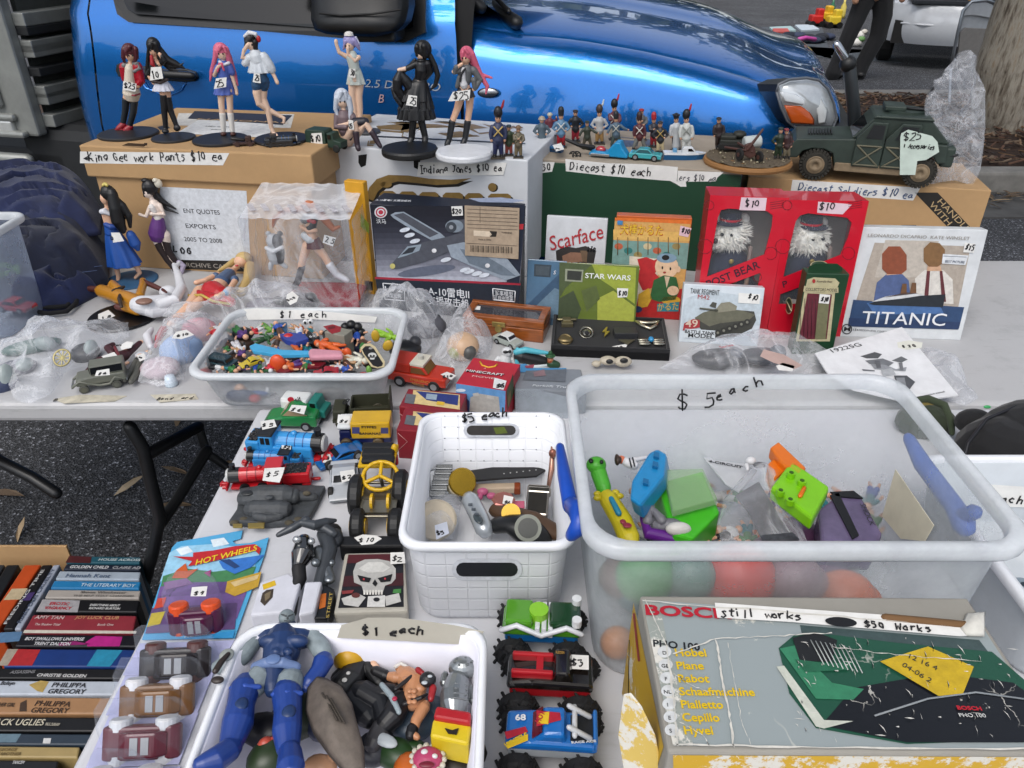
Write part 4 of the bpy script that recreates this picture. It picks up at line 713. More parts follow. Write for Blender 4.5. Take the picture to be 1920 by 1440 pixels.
ar=Art(f);
for k in range(14):a,b2=k*.449,(k+1)*.449;ar.line([(1588+9*math.cos(a),617+9*math.sin(a)),(1588+9*math.cos(b2),617+9*math.sin(b2))],1.8,'#25262a',4)
ar.obj('rating_mark',t);text('M',t,f,(1582,621),(1594,621),9,'#25262a',4,fit=True,bold=.0005);text('15+',t,f,(1598,620),(1608,621),5,'#3a3b40',4);text('MEDIUM LEVEL COARSE LANGUAGE',t,f,(1610,620),(1665,624),3.4,'#6a6b70',4)
tag_at(t,f,[(1809,455),(1829,457),(1826,474),(1806,473)],'$15',((1809,468),(1826,470)),10,lay=7)
# ------------------------------------------------------------ painted figures, given by the photo pixels of their joints on an upright plane through their base
SKN=mat('#d3a88c',.45,var=.04,bump=0,**{'Subsurface Weight':.05});SKL=mat('#d9b9a2',.45,var=.04,bump=0)
class Fig:
 def __init__(s,name,label,cat,base,z0,group=None,flat=None):
  s.b=atz(base[0],base[1],z0)if flat is None else at(base[0],base[1],flat);s.t=thing(name,label,cat,s.b,group=group);s.k=dep(s.b)/F;s.Y=s.b.y;s.flat=flat
 def P(s,x,y,d=0.):
  return aty(x,y,s.Y-d*s.k)if s.flat is None else at(x,y,s.flat+d*s.k)
 def prims(s,mb,prims,m):
  for p in prims:
   if p[0]=='T':mb.tube([s.P(q[0],q[1],q[2])for q in p[1:]],[q[3]*s.k for q in p[1:]],m,n=16)
   elif p[0]=='E':mb.ell(s.P(p[1],p[2],p[3]),(p[4]*s.k,p[6]*s.k,p[5]*s.k)if s.flat is None else(p[4]*s.k,p[5]*s.k,p[6]*s.k),m,(0,R(p[7]),0)if len(p)>7 and s.flat is None else((0,0,-R(p[7]))if len(p)>7 else None),n=14)
   elif p[0]=='C':
    a,b=s.P(p[1],p[2]),s.P(p[4],p[5]);n=40;pr=[];ax=b-a;r1,r2=p[3]*s.k,p[6]*s.k;vs=[];e=s.P(p[1]+1,p[2])-a;e.normalize();g=ax.cross(e).normalized()
    for j in range(7):
     v=j/6.
     for i in range(n):th=2*math.pi*i/n;r=r1+(r2-r1)*v**.8;r*=1+(.10*v)*math.sin(th*p[7]);vs.append(a+ax*v+(e*math.cos(th)+g*math.sin(th)*.75)*r)
    vs+=[a,b];k=len(vs)
    mb.add(vs,[[j*n+i,j*n+(i+1)%n,(j+1)*n+(i+1)%n,(j+1)*n+i]for j in range(6)for i in range(n)]+[[k-2,(i+1)%n,i]for i in range(n)]+[[k-1,6*n+i,6*n+(i+1)%n]for i in range(n)],m,True)
 def part(s,name,col,*prims,vox=.8,rough=.45,raw=False):
  m=mat(col,rough,var=.06,bump=0)if isinstance(col,str)else col;mb=MB();s.prims(mb,prims,m)
  return mb.obj(name,s.t,vox=None if raw else vox*s.k)
 def disc(s,x,y,rx,thick,col,name='stand',dz=0.):
  c=atz(x,y,s.b.z+thick*s.k);c.z=s.b.z;mb=MB();r=rx*s.k;h=thick*s.k;mb.lathe([(0,0),(r*.98,0),(r,h*.2),(r,h*.7),(r*.96,h),(0,h)],mat(col,.5),c,n=40,smooth=False);return mb.obj(name,s.t)
 def face(s,x,y,d,w=4.4,look=0.):
  mb=MB()
  for q in(-1,1):mb.ell(s.P(x+q*w+look,y,d),(1.5*s.k,.6*s.k,1.9*s.k),INK,n=8)
  return mb.obj('eyes',s.t)
 def tag(s,quad,txt,d=10,hpx=11,col=PAPER):
  c=s.P(*quad[0],d);fc=Face(c,V((0,-1,.12))if s.flat is None else UP);p=fc.p
  l,r_,b_=quad[0][0],quad[1][0],quad[2][1]
  return tag_at(s.t,fc,quad,txt,((quad[0][0]+2,quad[3][1]-3),(quad[1][0]-1,quad[2][1]-3)),hpx,wpx=2.)
ZA,ZW,ZG,ZB=T+.325,T+.305,T+.2715,T+.219
FGR='painted dolls on top of the cartons'
f=Fig('doll','doll in a red jacket and cream dress with dark red bob hair','doll',(240,247),ZA,FGR)
f.disc(240,248,53,5,'#1b1b1d')
f.part('body',SKN,('E',244,102,0,9.5,11.5,9.5),('T',(244,110,0,4),(245,122,0,4)),('T',(244,128,0,9),(246,160,0,9),(247,170,0,10)),('T',(240,170,2,7),(236,190,2,6),(235,208,1,5),(230,236,0,4)),('T',(253,170,2,7.5),(251,190,2,6.3),(250,210,3,5.2),(242,240,3,4)),('T',(257,124,0,4.5),(266,145,0,4),(259,162,6,3.4)))
f.part('hair','#4a1620',('E',243,96,-2,13.5,14,12),('T',(233,92,4,5),(231,108,4,4),(234,118,3,2)),('T',(254,92,2,5),(256,108,2,4),(252,117,2,2)),('T',(243,88,8,4),(236,98,8.5,3),(240,108,8.5,1)))
f.face(245,104,9.5,3.6)
f.part('jacket','#9c1424',('T',(232,126,0,8),(234,148,0,6)),('T',(258,124,0,8),(262,140,0,8),(265,152,2,7),(258,161,4,5)),('T',(256,130,-3,10),(256,155,-3,9)),rough=.25)
f.part('collar','#6d6d6e',('T',(233,123,3,5),(246,119,-4,4),(258,121,3,5),(262,128,4,4),(252,134,7,3)))
f.part('dress','#cbbfae',('T',(243,128,3,8),(244,150,3,10),(246,166,2,14),(247,176,2,15.5)))
f.part('hem','#8a2430',('T',(233,175,3,1.6),(240,178,15,1.6),(253,179,15,1.6),(262,176,3,1.6)),vox=.6)
for n_,q in(('stocking',(('T',(236.5,186,2,6.8),(235,208,1,5.8),(230,236,0,4.8)),)),('stocking',(('T',(251.5,191,2,7),(250,210,3,6),(242,240,3,4.8)),))):f.part(n_,'#161c22',*q)
f.part('shoe','#8a1522',('T',(231,234,1,6),(222,241,6,5)),('E',224,243,5,9,3,5));f.part('shoe','#8a1522',('T',(244,238,3,6),(236,244,8,5.2)),('E',238,246,8,9,3,5))
f.tag([(231,152),(256,157),(254,172),(230,168)],'$25',17)
f=Fig('doll','doll with very long black hair, white pleated skirt and black stockings','doll',(325,254),ZA,FGR)
f.disc(325,256,39,4,'#202022')
f.part('body',SKN,('E',287,93,0,9,11.5,9),('T',(289,100,0,4),(292,115,0,4)),('T',(292,120,0,9),(299,148,0,8),(304,160,0,10)),('T',(304,160,2,7.5),(307,180,2,6.5),(308,208,1,5),(311,240,0,3.6)),('T',(311,162,-2,7.5),(315,185,-2,6),(320,208,-3,5),(331,236,-3,3.6)),('T',(300,120,2,4.4),(307,112,5,4),(299,101,6,3.2)),('T',(284,122,0,4),(277,140,0,3.4),(288,156,3,3)))
f.part('hair','#0b0b0d',('E',288,86,-2,12.5,15,11.5),('T',(281,84,7,4),(278,98,6,3),(277,125,2,4),(274,140,-2,2)),('T',(292,82,8,4),(297,98,4,4)),('T',(297,92,-6,7),(312,112,-8,8),(330,120,-10,6),(346,128,-10,1.5)),('T',(298,105,-7,7),(318,124,-9,6),(335,125,-9,3),(344,118,-9,1)),('T',(300,110,-6,6),(320,130,-8,4),(334,133,-8,1)),('T',(286,80,9,3),(284,92,9,1.2)))
f.face(286,95,8.6,3.4);f.part('top','#131316',('T',(290,122,1,10),(298,146,1,9.5)),('T',(303,118,2,5.4),(308,112,5,5),(304,106,6,4)),('T',(284,122,0,5.2),(277,140,0,4.4)));f.part('necktie','#9a1620',('T',(284,106,9,3),(286,121,11,4),(291,127,11,1.5)),vox=.6)
f.part('skirt','#c3c4cf',('C',303,152,10,306,170,19,12));f.part('belt','#3a2c2a',('T',(285,152,6,3),(300,155,11,3),(313,149,5,3)))
f.part('stocking','#15161a',('T',(307,178,2,7),(308,208,1,5.7),(311,240,0,4.4),(309,246,3,4.4)));f.part('stocking','#15161a',('T',(314,182,-2,6.8),(320,208,-3,5.6),(331,236,-3,4.4)))
f.part('shoe','#17171a',('E',310,246,4,7,4,6));f.part('shoe','#17171a',('E',332,240,0,7,6,5,-20));f.tag([(283,126),(302,125),(306,147),(281,151)],'10',15,12)
f=Fig('doll','doll with long pink hair, blue sailor dress and white socks on a black disc','doll',(413,258),ZA,FGR)
f.disc(413,259,50,5,'#17171a')
f.part('body',SKL,('E',416,100,0,10,11,9.5),('T',(418,108,0,4),(419,118,0,4)),('T',(419,124,0,9),(421,150,0,9),(422,166,0,11)),('T',(415,168,2,7.5),(415,195,2,5.6),(417,215,2,5.2),(419,246,2,3.6)),('T',(429,168,2,7.5),(431,195,2,5.6),(432,215,2,5.2),(436,246,3,3.6)),('T',(431,124,0,4.4),(436,145,0,3.6),(443,168,1,3),(444,176,2,3)),('T',(407,126,0,4.4),(402,142,4,3.6),(408,127,11,3.2),(413,122,12,3)))
f.part('hair','#c8637d',('E',414,95,-2,13.5,14,12),('T',(405,94,4,5),(403,110,4,4),(397,135,0,4),(394,152,0,1.4)),('T',(424,92,2,5),(432,120,-5,6),(439,140,-5,5),(446,160,-3,1.4)),('T',(428,105,-6,6),(436,130,-6,5),(441,150,-6,2)),('T',(414,86,9,3.4),(410,95,9.6,2.6)),('T',(420,88,8,3),(424,98,8,2)))
f.face(414,101,9.4,4);f.part('dress','#4a5ea8',('T',(419,124,1,10.5),(421,146,1,10)),('C',421,146,10,421,177,19,9),('T',(430,124,1,6.4),(435,136,1,6)),('T',(408,125,1,6),(404,137,3,5)))
f.part('collar','#c8c9d2',('T',(412,116,7,3),(419,122,10,2.6),(429,118,6,3)));f.part('ribbon','#c8546e',('T',(412,120,12,2.6),(408,134,12,1.6)),('T',(416,120,12,2.6),(420,132,12,1.6)),vox=.6)
f.part('sock','#d4d0ca',('T',(417,213,2,5.9),(419,246,2,4.3)));f.part('sock','#d4d0ca',('T',(432,213,2,5.9),(436,246,3,4.3)));f.part('shoe','#4a2a22',('E',419,251,4,5.5,4,7));f.part('shoe','#4a2a22',('E',437,251,4,5.5,4,7));f.tag([(405,147),(425,145),(424,163),(401,167)],'25',17,11)
f=Fig('doll','barefoot doll kicking one leg up, white frilled blouse and blue shorts, black hair','doll',(512,258),ZA,FGR)
f.disc(528,258,50,5,'#17171a')
f.part('body',SKL,('E',471,82,0,9.5,11.5,9.5),('T',(473,90,0,4),(478,102,0,4)),('T',(480,106,0,9),(488,132,0,8),(490,150,0,11)),('T',(484,152,4,8.5),(482,175,5,8),(486,194,5,6.5),(505,207,-2,5.4),(524,217,-6,4),(533,222,-6,3.6),(532,230,-3,2.6)),('T',(494,154,-2,8.5),(493,185,-1,7),(502,205,0,5.6),(509,240,0,4.2),(513,250,2,3.6),(519,254,6,3)),('T',(470,108,2,4.4),(454,108,6,4),(458,94,7,3.4),(465,84,8,3.6)),('T',(494,106,0,4.6),(506,126,0,4),(516,146,2,3.2),(520,155,3,3.6)))
f.part('hair','#141113',('E',471,76,-3,12.5,14.5,12),('T',(463,78,5,4),(460,92,5,3)),('T',(478,78,5,5),(480,100,2,4),(482,112,2,1.5)),('T',(473,68,9,3),(467,76,10,2)));f.face(469,84,9,3.6)
f.part('headband','#d2d2d4',('T',(459,68,2,3),(467,61,5,4),(479,64,4,4),(483,72,0,3)));f.part('flower','#a3171f',('E',485,73,3,4,6,4));f.part('blouse','#c4c9ce',('T',(480,104,1,12),(484,116,1,12)),('C',483,108,12,488,136,21,11),('T',(495,106,1,8),(504,122,1,9),(509,130,1,8)),('T',(468,108,2,8),(460,118,2,7)))
f.part('shorts','#27496a',('T',(488,138,1,11),(490,152,1,13)),('T',(483,152,4,10.5),(482,162,5,10)),('T',(495,152,-2,10.5),(494,162,-1,10)));f.tag([(476,137),(487,138),(489,156),(474,154)],'25',17,10)
f=Fig('doll','doll with lavender hair and small white cap, pale dress, waving, behind the seated doll','doll',(672,240),ZW,FGR)
f.disc(690,244,22,5,'#3a3b3e')
f.part('body',SKL,('E',655,84,0,9,11,9),('T',(657,92,0,4),(660,104,0,4)),('T',(661,108,0,9.5),(666,130,0,8),(667,150,0,12)),('T',(661,152,2,8),(660,180,2,6.4),(664,205,2,5.4),(668,236,2,4)),('T',(675,152,0,8),(673,180,0,6.4),(675,205,0,5.4),(675,236,0,4)),('T',(650,106,2,4.4),(636,98,6,3.8),(631,84,7,3.2),(630,77,7,3.6)),('T',(672,108,2,4.8),(666,114,8,4),(653,102,9,3.4),(652,90,10,3.2)))
f.part('hair','#8f88b4',('E',656,78,-3,12.5,13,11.5),('T',(648,78,6,4),(644,92,4,2)),('T',(664,76,3,5),(670,85,2,4),(674,93,0,2)));f.part('cap','#cfcbc6',('E',654,63,0,8,4,7),('E',654,66,0,9,2,8));f.part('ribbon','#b7b7cc',('T',(667,70,0,2),(672,82,0,3),(675,93,0,1)),vox=.6);f.face(652,86,8.5,3.4,-1)
f.part('dress','#b3bab4',('T',(660,106,1,11),(665,130,1,9.5)),('C',665,128,10,668,158,17,7));f.tag([(655,129),(666,129),(666,146),(653,144)],'30',16,11)
f=Fig('doll','seated doll with white hair, mauve knitted jumper and dark knee socks, on the white carton','doll',(655,275),ZW,FGR)
f.part('body',SKL,('E',642,190,0,10.5,11.5,10),('T',(643,198,0,4),(645,210,0,4.4)),('T',(646,216,0,10),(650,245,0,11),(652,262,-2,13)),('T',(650,262,2,8),(660,242,14,7.6),(666,231,18,6.6),(668,252,20,5.4),(670,272,22,4)),('T',(660,262,0,8),(676,242,10,7.4),(686,232,12,6.6),(700,252,14,5.2),(709,268,16,4)),('T',(634,214,2,4.4),(632,236,6,4),(652,232,16,3.4)),('T',(658,214,2,4.4),(664,230,8,4),(655,228,16,3.2)))
f.part('hair','#b9c0cb',('E',641,182,-2,14.5,16,13),('T',(631,184,6,5),(629,205,6,4),(635,222,6,2)),('T',(653,184,4,6),(658,205,4,5),(656,222,6,3)),('T',(640,172,10,4),(637,184,11,2)),('T',(647,172,10,3),(650,184,10,2)),('T',(644,200,-8,10),(648,230,-8,6)));f.face(642,191,9.8,4.2)
f.part('jumper','#6b5a5e',('T',(645,218,0,13),(648,245,0,13.5)),('T',(633,216,2,7),(631,238,6,6.4),(648,238,15,5.4)),('T',(659,216,2,7),(666,230,8,6.4),(657,232,15,5)));f.part('skirt','#22202a',('T',(654,255,2,11),(668,228,12,9),(684,228,10,8)))
f.part('sock','#33262e',('T',(667,248,20,6.2),(670,272,22,5),(672,279,25,5)));f.part('sock','#33262e',('T',(697,247,14,6),(709,268,16,4.8),(713,274,18,4)));f.tag([(653,224),(662,226),(664,243),(655,243)],'25',27,9)
f=Fig('doll','doll in a black ruffled gown lifting its hem, black hair, on a black disc','doll',(768,276),ZW,FGR)
f.disc(768,276,51,12,'#141414')
f.part('body',SKL,('E',789,101,0,9,10.5,9),('T',(789,108,0,4),(790,116,0,4)),('T',(790,120,0,9),(788,145,0,8),(785,160,0,12)),('T',(778,165,2,8),(776,220,2,6),(772,262,3,4.5)),('T',(794,165,0,8),(790,220,0,6),(797,260,2,4.5)),('T',(780,120,2,4.4),(764,128,8,4),(748,131,10,3.4)),('T',(801,120,0,4.8),(806,136,-2,4),(797,146,-4,3.4)))
f.part('hair','#0a0a0c',('E',793,93,-2,16,16.5,13),('T',(782,88,7,5),(781,104,6,2.5)),('T',(795,86,10,5),(798,100,9,4),(798,110,7,2)),('T',(806,104,-2,5),(816,125,-2,5),(821,142,-2,5),(816,160,-2,4),(806,170,-1,1)),('T',(778,112,0,3),(766,126,0,3.4),(758,134,0,3)));f.face(787,103,8.6,3.4,-1)
f.part('gown','#0d0d10',('T',(790,120,1,10.5),(790,132,2,11.5),(787,146,1,9)),('C',787,144,9,780,205,33,14),('C',785,152,15,778,188,30,9),('T',(750,133,9,4),(745,150,10,9),(745,168,10,9),(755,185,8,8)),('T',(749,134,8,5),(760,150,6,9),(770,165,4,10)),('T',(780,120,2,6),(764,128,8,5)),('T',(801,119,0,7),(807,134,-2,6.4),(798,146,-4,5)),('E',790,113,2,9,3.4,9),rough=.4)
f.part('hem','#0d0d10',('C',780,200,32,781,222,36,18),('T',(737,168,10,4),(742,182,12,5),(752,196,12,5)),rough=.4);f.part('boot','#101012',('T',(775,222,2,7),(772,258,3,6),(768,268,8,6)));f.part('boot','#101012',('T',(789,222,0,7),(797,256,2,6),(797,266,7,6)));f.tag([(766,178),(782,180),(781,200),(761,197)],'25',37,13)
f=Fig('doll','doll with long pink hair, grey blazer and black boots on a white disc','doll',(868,277),ZW,FGR)
f.disc(870,282,51,11,'#cfd1d4')
f.part('body',SKN,('E',873,108,0,9.2,11,9),('T',(874,116,0,4),(875,126,0,4)),('T',(875,130,0,9),(872,155,0,8),(872,172,0,12)),('T',(865,178,2,8),(857,205,2,6.4),(848,228,2,5.4),(842,265,2,4)),('T',(881,178,0,8),(880,205,0,6.4),(877,228,0,5.4),(872,262,1,4)),('T',(864,130,2,4.4),(850,134,6,3.8),(860,124,10,3.2),(866,120,10,3)),('T',(888,130,0,4.8),(900,152,-1,4),(888,168,3,3.4)))
f.part('hair','#cc5f77',('E',875,101,-2,12.5,13.5,11.5),('T',(868,98,7,4),(866,112,6,2)),('T',(884,100,0,6),(893,125,-6,6),(903,145,-7,5),(914,162,-6,4),(911,176,-4,1.5)),('T',(886,115,-6,6),(902,140,-8,4),(922,146,-8,2)),('T',(872,92,9,3.4),(877,100,9,2.4)));f.face(871,109,8.6,3.2,-1)
f.part('blazer','#5c5e60',('T',(875,132,1,11),(874,150,1,10)),('T',(863,131,2,6.4),(852,134,6,6),(856,126,9,5)),('T',(888,131,0,6.6),(900,150,-1,6),(891,165,2,5)),('T',(862,145,4,5),(857,162,4,4)),('T',(888,150,4,5),(890,165,4,4)));f.part('shirt','#c3c3c5',('T',(869,130,9,4),(868,150,8,6),(870,160,9,7)));f.part('necktie','#18181b',('T',(872,129,14,2),(864,140,14,2.4),(863,152,15,2)),vox=.6);f.part('skirt','#2b2a2e',('C',872,164,12,872,182,18,9))
f.part('boot','#17191d',('T',(848,228,2,6.6),(842,262,2,5.4),(838,271,7,5.4)));f.part('boot','#17191d',('T',(877,228,0,6.6),(872,260,1,5.4),(868,270,6,5.4)));f.tag([(849,172),(882,168),(880,188),(840,190)],'$25',20,14)
TG='painted dolls standing on the table'
f=Fig('doll','doll turned away in a long blue skirt with waist length black hair, by the jeans','doll',(232,526),T,TG)
f.disc(247,523,46,3,'#2b5578')
f.part('body',SKN,('E',197,372,0,8,11,9),('T',(200,380,0,4),(202,392,0,4.4)),('T',(203,398,0,10),(207,415,0,8.6),(208,428,0,10)),('T',(214,470,2,7),(218,500,2,5.4),(222,518,2,4),(221,526,5,3.4)),('T',(240,470,0,7),(255,498,0,5.4),(262,512,0,4.2),(254,521,3,3)),('T',(194,400,2,4),(203,432,4,3.6),(208,448,6,3.4)))
f.part('hair','#0b0b0d',('E',203,362,-1,13,15,12),('T',(210,362,2,9),(216,390,6,11),(222,415,7,12),(230,432,6,6)),('T',(215,372,0,6),(230,385,0,6),(242,405,0,6),(244,425,0,3)),('T',(222,400,4,8),(236,430,2,2)));f.part('hair_clip','#c8b765',('E',197,345,2,4,3,4),('E',194,347,2,3,3,3),('E',200,347,3,3,3,3),vox=.6)
f.part('bikini_top','#c8c8ce',('T',(191,397,6,5),(197,396,9,6),(206,402,9,3)));f.part('skirt','#1d4b96',('T',(207,422,1,10.5),(210,436,1,12)),('C',210,432,12,234,496,30,8),('T',(245,440,0,8),(254,458,0,10),(258,466,0,5)));f.part('waistband','#1a3f86',('T',(198,421,8,4),(208,426,12,5),(218,424,8,4)));f.tag([(208,436),(224,436),(233,452),(212,455)],'0',24,9)
f=Fig('doll','leaning doll in a purple skirt with dark stockings, black bun and white flowers','doll',(332,512),T,TG)
f.part('body',mat('#dcccc0',.45,bump=0),('E',277,360,0,9,11,9),('T',(282,368,0,4),(288,380,0,4.4)),('T',(290,384,0,10),(298,405,0,8.6),(300,430,0,11)),('T',(290,440,3,8.6),(300,465,3,6.6),(314,486,2,5.4),(330,508,2,4)),('T',(310,440,0,8.6),(314,470,-1,6.4),(330,492,-3,5),(344,500,-3,3.6)),('T',(299,385,2,4.8),(308,402,5,4),(284,401,12,3.4)),('T',(282,388,4,4.4),(274,406,8,3.6),(262,402,10,3)))
f.part('hair','#0d0d10',('E',281,351,-2,14,14.5,12),('T',(270,352,6,4),(271,368,5,2)),('E',272,338,0,7,4,6),('T',(290,362,-4,5),(305,378,-6,5),(330,392,-7,1.4)),('T',(292,370,-5,5),(312,392,-7,3),(334,400,-7,1)));f.face(275,362,8.4,3.2,-1);f.part('flower','#c8c3b4',('E',297,344,0,7,8,6),('E',291,338,2,5,4,5));f.part('skirt','#5a2f72',('T',(297,408,1,10),(296,425,2,14),(295,439,2,16)),vox=.8);f.part('top','#cfcac6',('T',(285,388,8,6),(290,397,8,5)),('T',(292,400,6,5),(296,408,4,8)))
f.part('stocking','#251a1a',('T',(293,448,3,7.6),(301,466,3,7.2),(314,487,2,6),(330,508,2,4.6)));f.part('stocking','#251a1a',('T',(311,450,0,7.6),(315,470,-1,7),(330,492,-3,5.6),(343,500,-3,4.4)));f.part('shoe','#a79db3',('T',(336,492,0,5),(344,498,0,5),(340,512,2,4)))
f.part('support_rod','#c4c8cc',('T',(325,520,-6,1.6),(318,470,-5,1.6)),vox=.6)
# ------------------------------------------------------------ small painted soldiers
SG='painted model soldiers'
def soldier(x,y,h,coat,trs,hat,hatc,z0,label,arms='down',plume=None,skin='#b98d72',stride=0,tilt=0.,base=True,coatlen=.46,strap=None):
 f=Fig('model_soldier',label,'toy soldier',(x,y),z0,SG);u=h/100.
 q=lambda a,b,d=0.:(x+a*u+tilt*b*u,y-b*u,d*u);TT=lambda*pts:('T',)+tuple((*q(a,b,d),r*u)for a,b,d,r in pts);E=lambda a,b,d,rx,ry,rd:('E',*q(a,b,d),rx*u,ry*u,rd*u)
 sk=mat(skin,.5,bump=0);st=stride
 aL,aR={'down':([(-13,66,0),(-16,50,2),(-14,36,4)],[(13,66,0),(16,50,2),(14,36,4)]),'hips':([(-13,66,0),(-22,52,0),(-11,44,4)],[(13,66,0),(22,52,0),(11,44,4)]),'gun':([(-13,66,0),(-12,52,8),(2,56,12)],[(13,66,0),(16,52,6),(6,44,12)]),'reach':([(-13,66,0),(-22,52,3),(-27,38,5)],[(13,66,0),(26,56,5),(38,52,6)]),'salute':([(-13,66,0),(-18,50,2),(-10,40,6)],[(13,66,0),(24,66,2),(22,80,4)])}[arms]
 body=[E(0,83,0,6.5,8.5,7),TT((0,77,0,3.4),(0,70,0,4)),TT((0,64,0,10),(0,46,0,9))]+[TT(*[(a,b,d,3.6-.4*i)for i,(a,b,d)in enumerate(A)])for A in(aL,aR)]+[TT((-4.5,44,0,6),(-6-st,22,1,4.6),(-7-2*st,3,0,3.2)),TT((4.5,44,0,6),(6+st,22,1,4.6),(7+2*st,3,0,3.2))]
 f.part('body',sk,*body,vox=1.);f.part('coat',coat,TT((0,65,0,12),(0,48,0,10.4),(0,100*coatlen-8,0,12)),*[TT(*[(a,b,d,4.8-.5*i)for i,(a,b,d)in enumerate(A[:2]+[tuple(A[1][k]*.4+A[2][k]*.6 for k in range(3))])])for A in(aL,aR)],vox=1.)
 f.part('trousers',trs,TT((-4.5,43,0,7.2),(-6-st,22,1,5.6),(-7-2*st,9,0,4.6)),TT((4.5,43,0,7.2),(6+st,22,1,5.6),(7+2*st,9,0,4.6)),vox=1.)
 f.part('boots','#15130f',TT((-7-2*st,9,0,4.4),(-7-2*st,3,1,4.2),(-8-2*st,2,6,3.4)),TT((7+2*st,9,0,4.4),(7+2*st,3,1,4.2),(8+2*st,2,6,3.4)),vox=1.)
 f.part('hat',hatc,*{'helmet':(E(0,88,0,9,7,9),E(0,86,0,11,2.2,11)),'shako':(TT((0,89,0,7.6),(0,97,0,8),(0,103,0,8)),),'bearskin':(E(0,97,0,9.5,13,9.5),),'cap':(E(0,90,0,8.6,4.5,8.6),E(1,88,5,6,1.6,6)),'slouch':(E(0,91,0,7.4,5,7.4),E(0,88.5,0,14,2,12)),'tall':(TT((0,89,0,7),(0,94,0,8)),E(0,97,0,11,2.4,11))}[hat],vox=.9)
 if plume:f.part('plume',plume,TT((5,100,0,2),(9,110,0,3),(12,122,0,2)),vox=.9)
 if strap:f.part('cross_belt',strap,TT((-9,66,9,1.6),(0,56,12.5,1.6),(9,46,10,1.6)),TT((9,66,9,1.6),(0,56,12.5,1.6),(-9,46,10,1.6)),vox=.8)
 mb=MB();mb.ell(f.P(x-2.6*u,y-84*u,6.6*u),1.3*u*f.k,INK,n=6);mb.ell(f.P(x+2.6*u,y-84*u,6.6*u),1.3*u*f.k,INK,n=6);mb.obj('eyes',f.t)
 if base:c=f.b;mb=MB();mb.box(c+V((0,0,.001)),(30*u*f.k,20*u*f.k,.004),mat('#3a3226',.7),.001);mb.obj('plinth',f.t)
 return f
soldier(934,296,88,'#2c3350','#22284a','bearskin','#14131a',ZW,'model soldier in dark blue with red plume and buff belts, leftmost soldier','down','#8f1d28',strap='#b59a5a')
soldier(954,292,62,'#3a4632','#8a3f36','cap','#2c3a44',ZW,'short model soldier in green with red trousers, second from the left on the white carton','down')
soldier(972,296,64,'#5d5544','#6b5f48','slouch','#6a5138',ZW,'model soldier in khaki with a slouch hat at the white carton corner','gun',strap='#8f8468')
soldier(1016,282,68,'#4a5963','#4d6270','helmet','#9a9080',ZG,'model soldier in grey blue greatcoat with pale helmet, leftmost on the green carton','hips',coatlen=.4)
soldier(1031,262,54,'#5e2430','#8a7a64','helmet','#b0ab9c',ZG,'model soldier in maroon with a pale helmet, behind the grey blue one','salute')
soldier(1052,277,70,'#5a7f9c','#99202a','shako','#191c22',ZG,'model soldier in pale blue jacket and bright red trousers with black shako','hips',strap='#c4c4bf')
soldier(1079,266,64,'#1d2128','#8c2230','cap','#2b1f22',ZG,'model officer in black tunic and red trousers with flat cap','hips')
soldier(1101,279,56,'#33392e','#4b4538','cap','#2c332c',ZG,'model gunner in dark green reaching towards the cannon','reach',stride=4)
soldier(1124,270,68,'#a9aaab','#9a7a4d','bearskin','#3a2c26',ZG,'model soldier in white jacket and tan breeches with very tall white plume','hips','#c4c8cc')
soldier(1152,262,70,'#5b2b35','#a9a49a','bearskin','#15151a',ZG,'model soldier with black bearskin and bright red plume, standing behind another','gun','#b0243a',strap='#c4c1b8')
soldier(1155,276,62,'#4c6070','#3c4a48','shako','#1f2226',ZG,'model soldier in grey blue with one arm out to the right','reach',stride=3,strap='#b9b9b0')
soldier(1203,262,62,'#56585a','#4a4c50','cap','#8f1f24',ZG,'model soldier in grey with a red cap, standing behind others','gun')
soldier(1199,282,66,'#4d2229','#6d6f6c','shako','#33211e',ZG,'model soldier in maroon coat with white cross belts, legs apart','down',stride=5,strap='#c6c3ba')
soldier(1226,276,60,'#2a2a33','#8a1e28','shako','#a32630',ZG,'model soldier in black and red with a red hat, beside the gold trimmed one','gun')
soldier(1238,287,64,'#23252b','#b5a582','cap','#26242a',ZG,'model officer in black tunic with gold trim and cream breeches','hips',strap='#a58a4a')
soldier(1268,283,70,'#b4b8bb','#26262b','tall','#1a1c24',ZG,'model officer in a long pale greatcoat and wide black cap','down',coatlen=.20)
soldier(1287,288,76,'#b9bcb8','#b9bab6','bearskin','#16171b',ZG,'model soldier in white uniform with red plume, rightmost behind the toy boat','down','#a3222e',strap='#8c8f88')
# ------------------------------------------------------------ diorama disc, gun, toy tank and two crewmen
dc=at(1402,297,.284);dr=80*dep(dc)/F;ZD=dc.z+.006
mb=MB();mb.lathe([(0,-.012),(dr,-.012),(dr*1.02,-.006),(dr,0),(dr*.97,.002),(0,.003)],mat('#8a6236',.7,kind='card'),dc,n=48,smooth=False);dio=thing('diorama_base','round cork disc with gravelly ground, carrying a toy gun and tank','diorama base',dc);mb.obj('disc',dio)
mb=MB();mb.grid(lambda u,v:dc+V((dr*.955*math.sqrt(u)*math.cos(6.2832*v),dr*.955*math.sqrt(u)*math.sin(6.2832*v),.004+.004*noise.noise(V((u*9*math.cos(6.28*v),9*u*math.sin(6.28*v),0))))),10,60,mat('#5b5040',.95,var=.5,scale=220,bump=.9));
for k in range(90):a,r=rnd.uniform(0,6.28),dr*.93*rnd.random()**.5;mb.ell(dc+V((r*math.cos(a),r*math.sin(a),.007)),rnd.uniform(.001,.003),mat(rnd.choice(('#a29a80','#7b725c','#4b4434')),.9),n=6)
mb.obj('ground_cover',dio)
soldier(1348,278,62,'#2c2223','#2f2623','cap','#22242c',ZD,'model crewman in dark brown overalls at the left of the diorama','down',base=False)
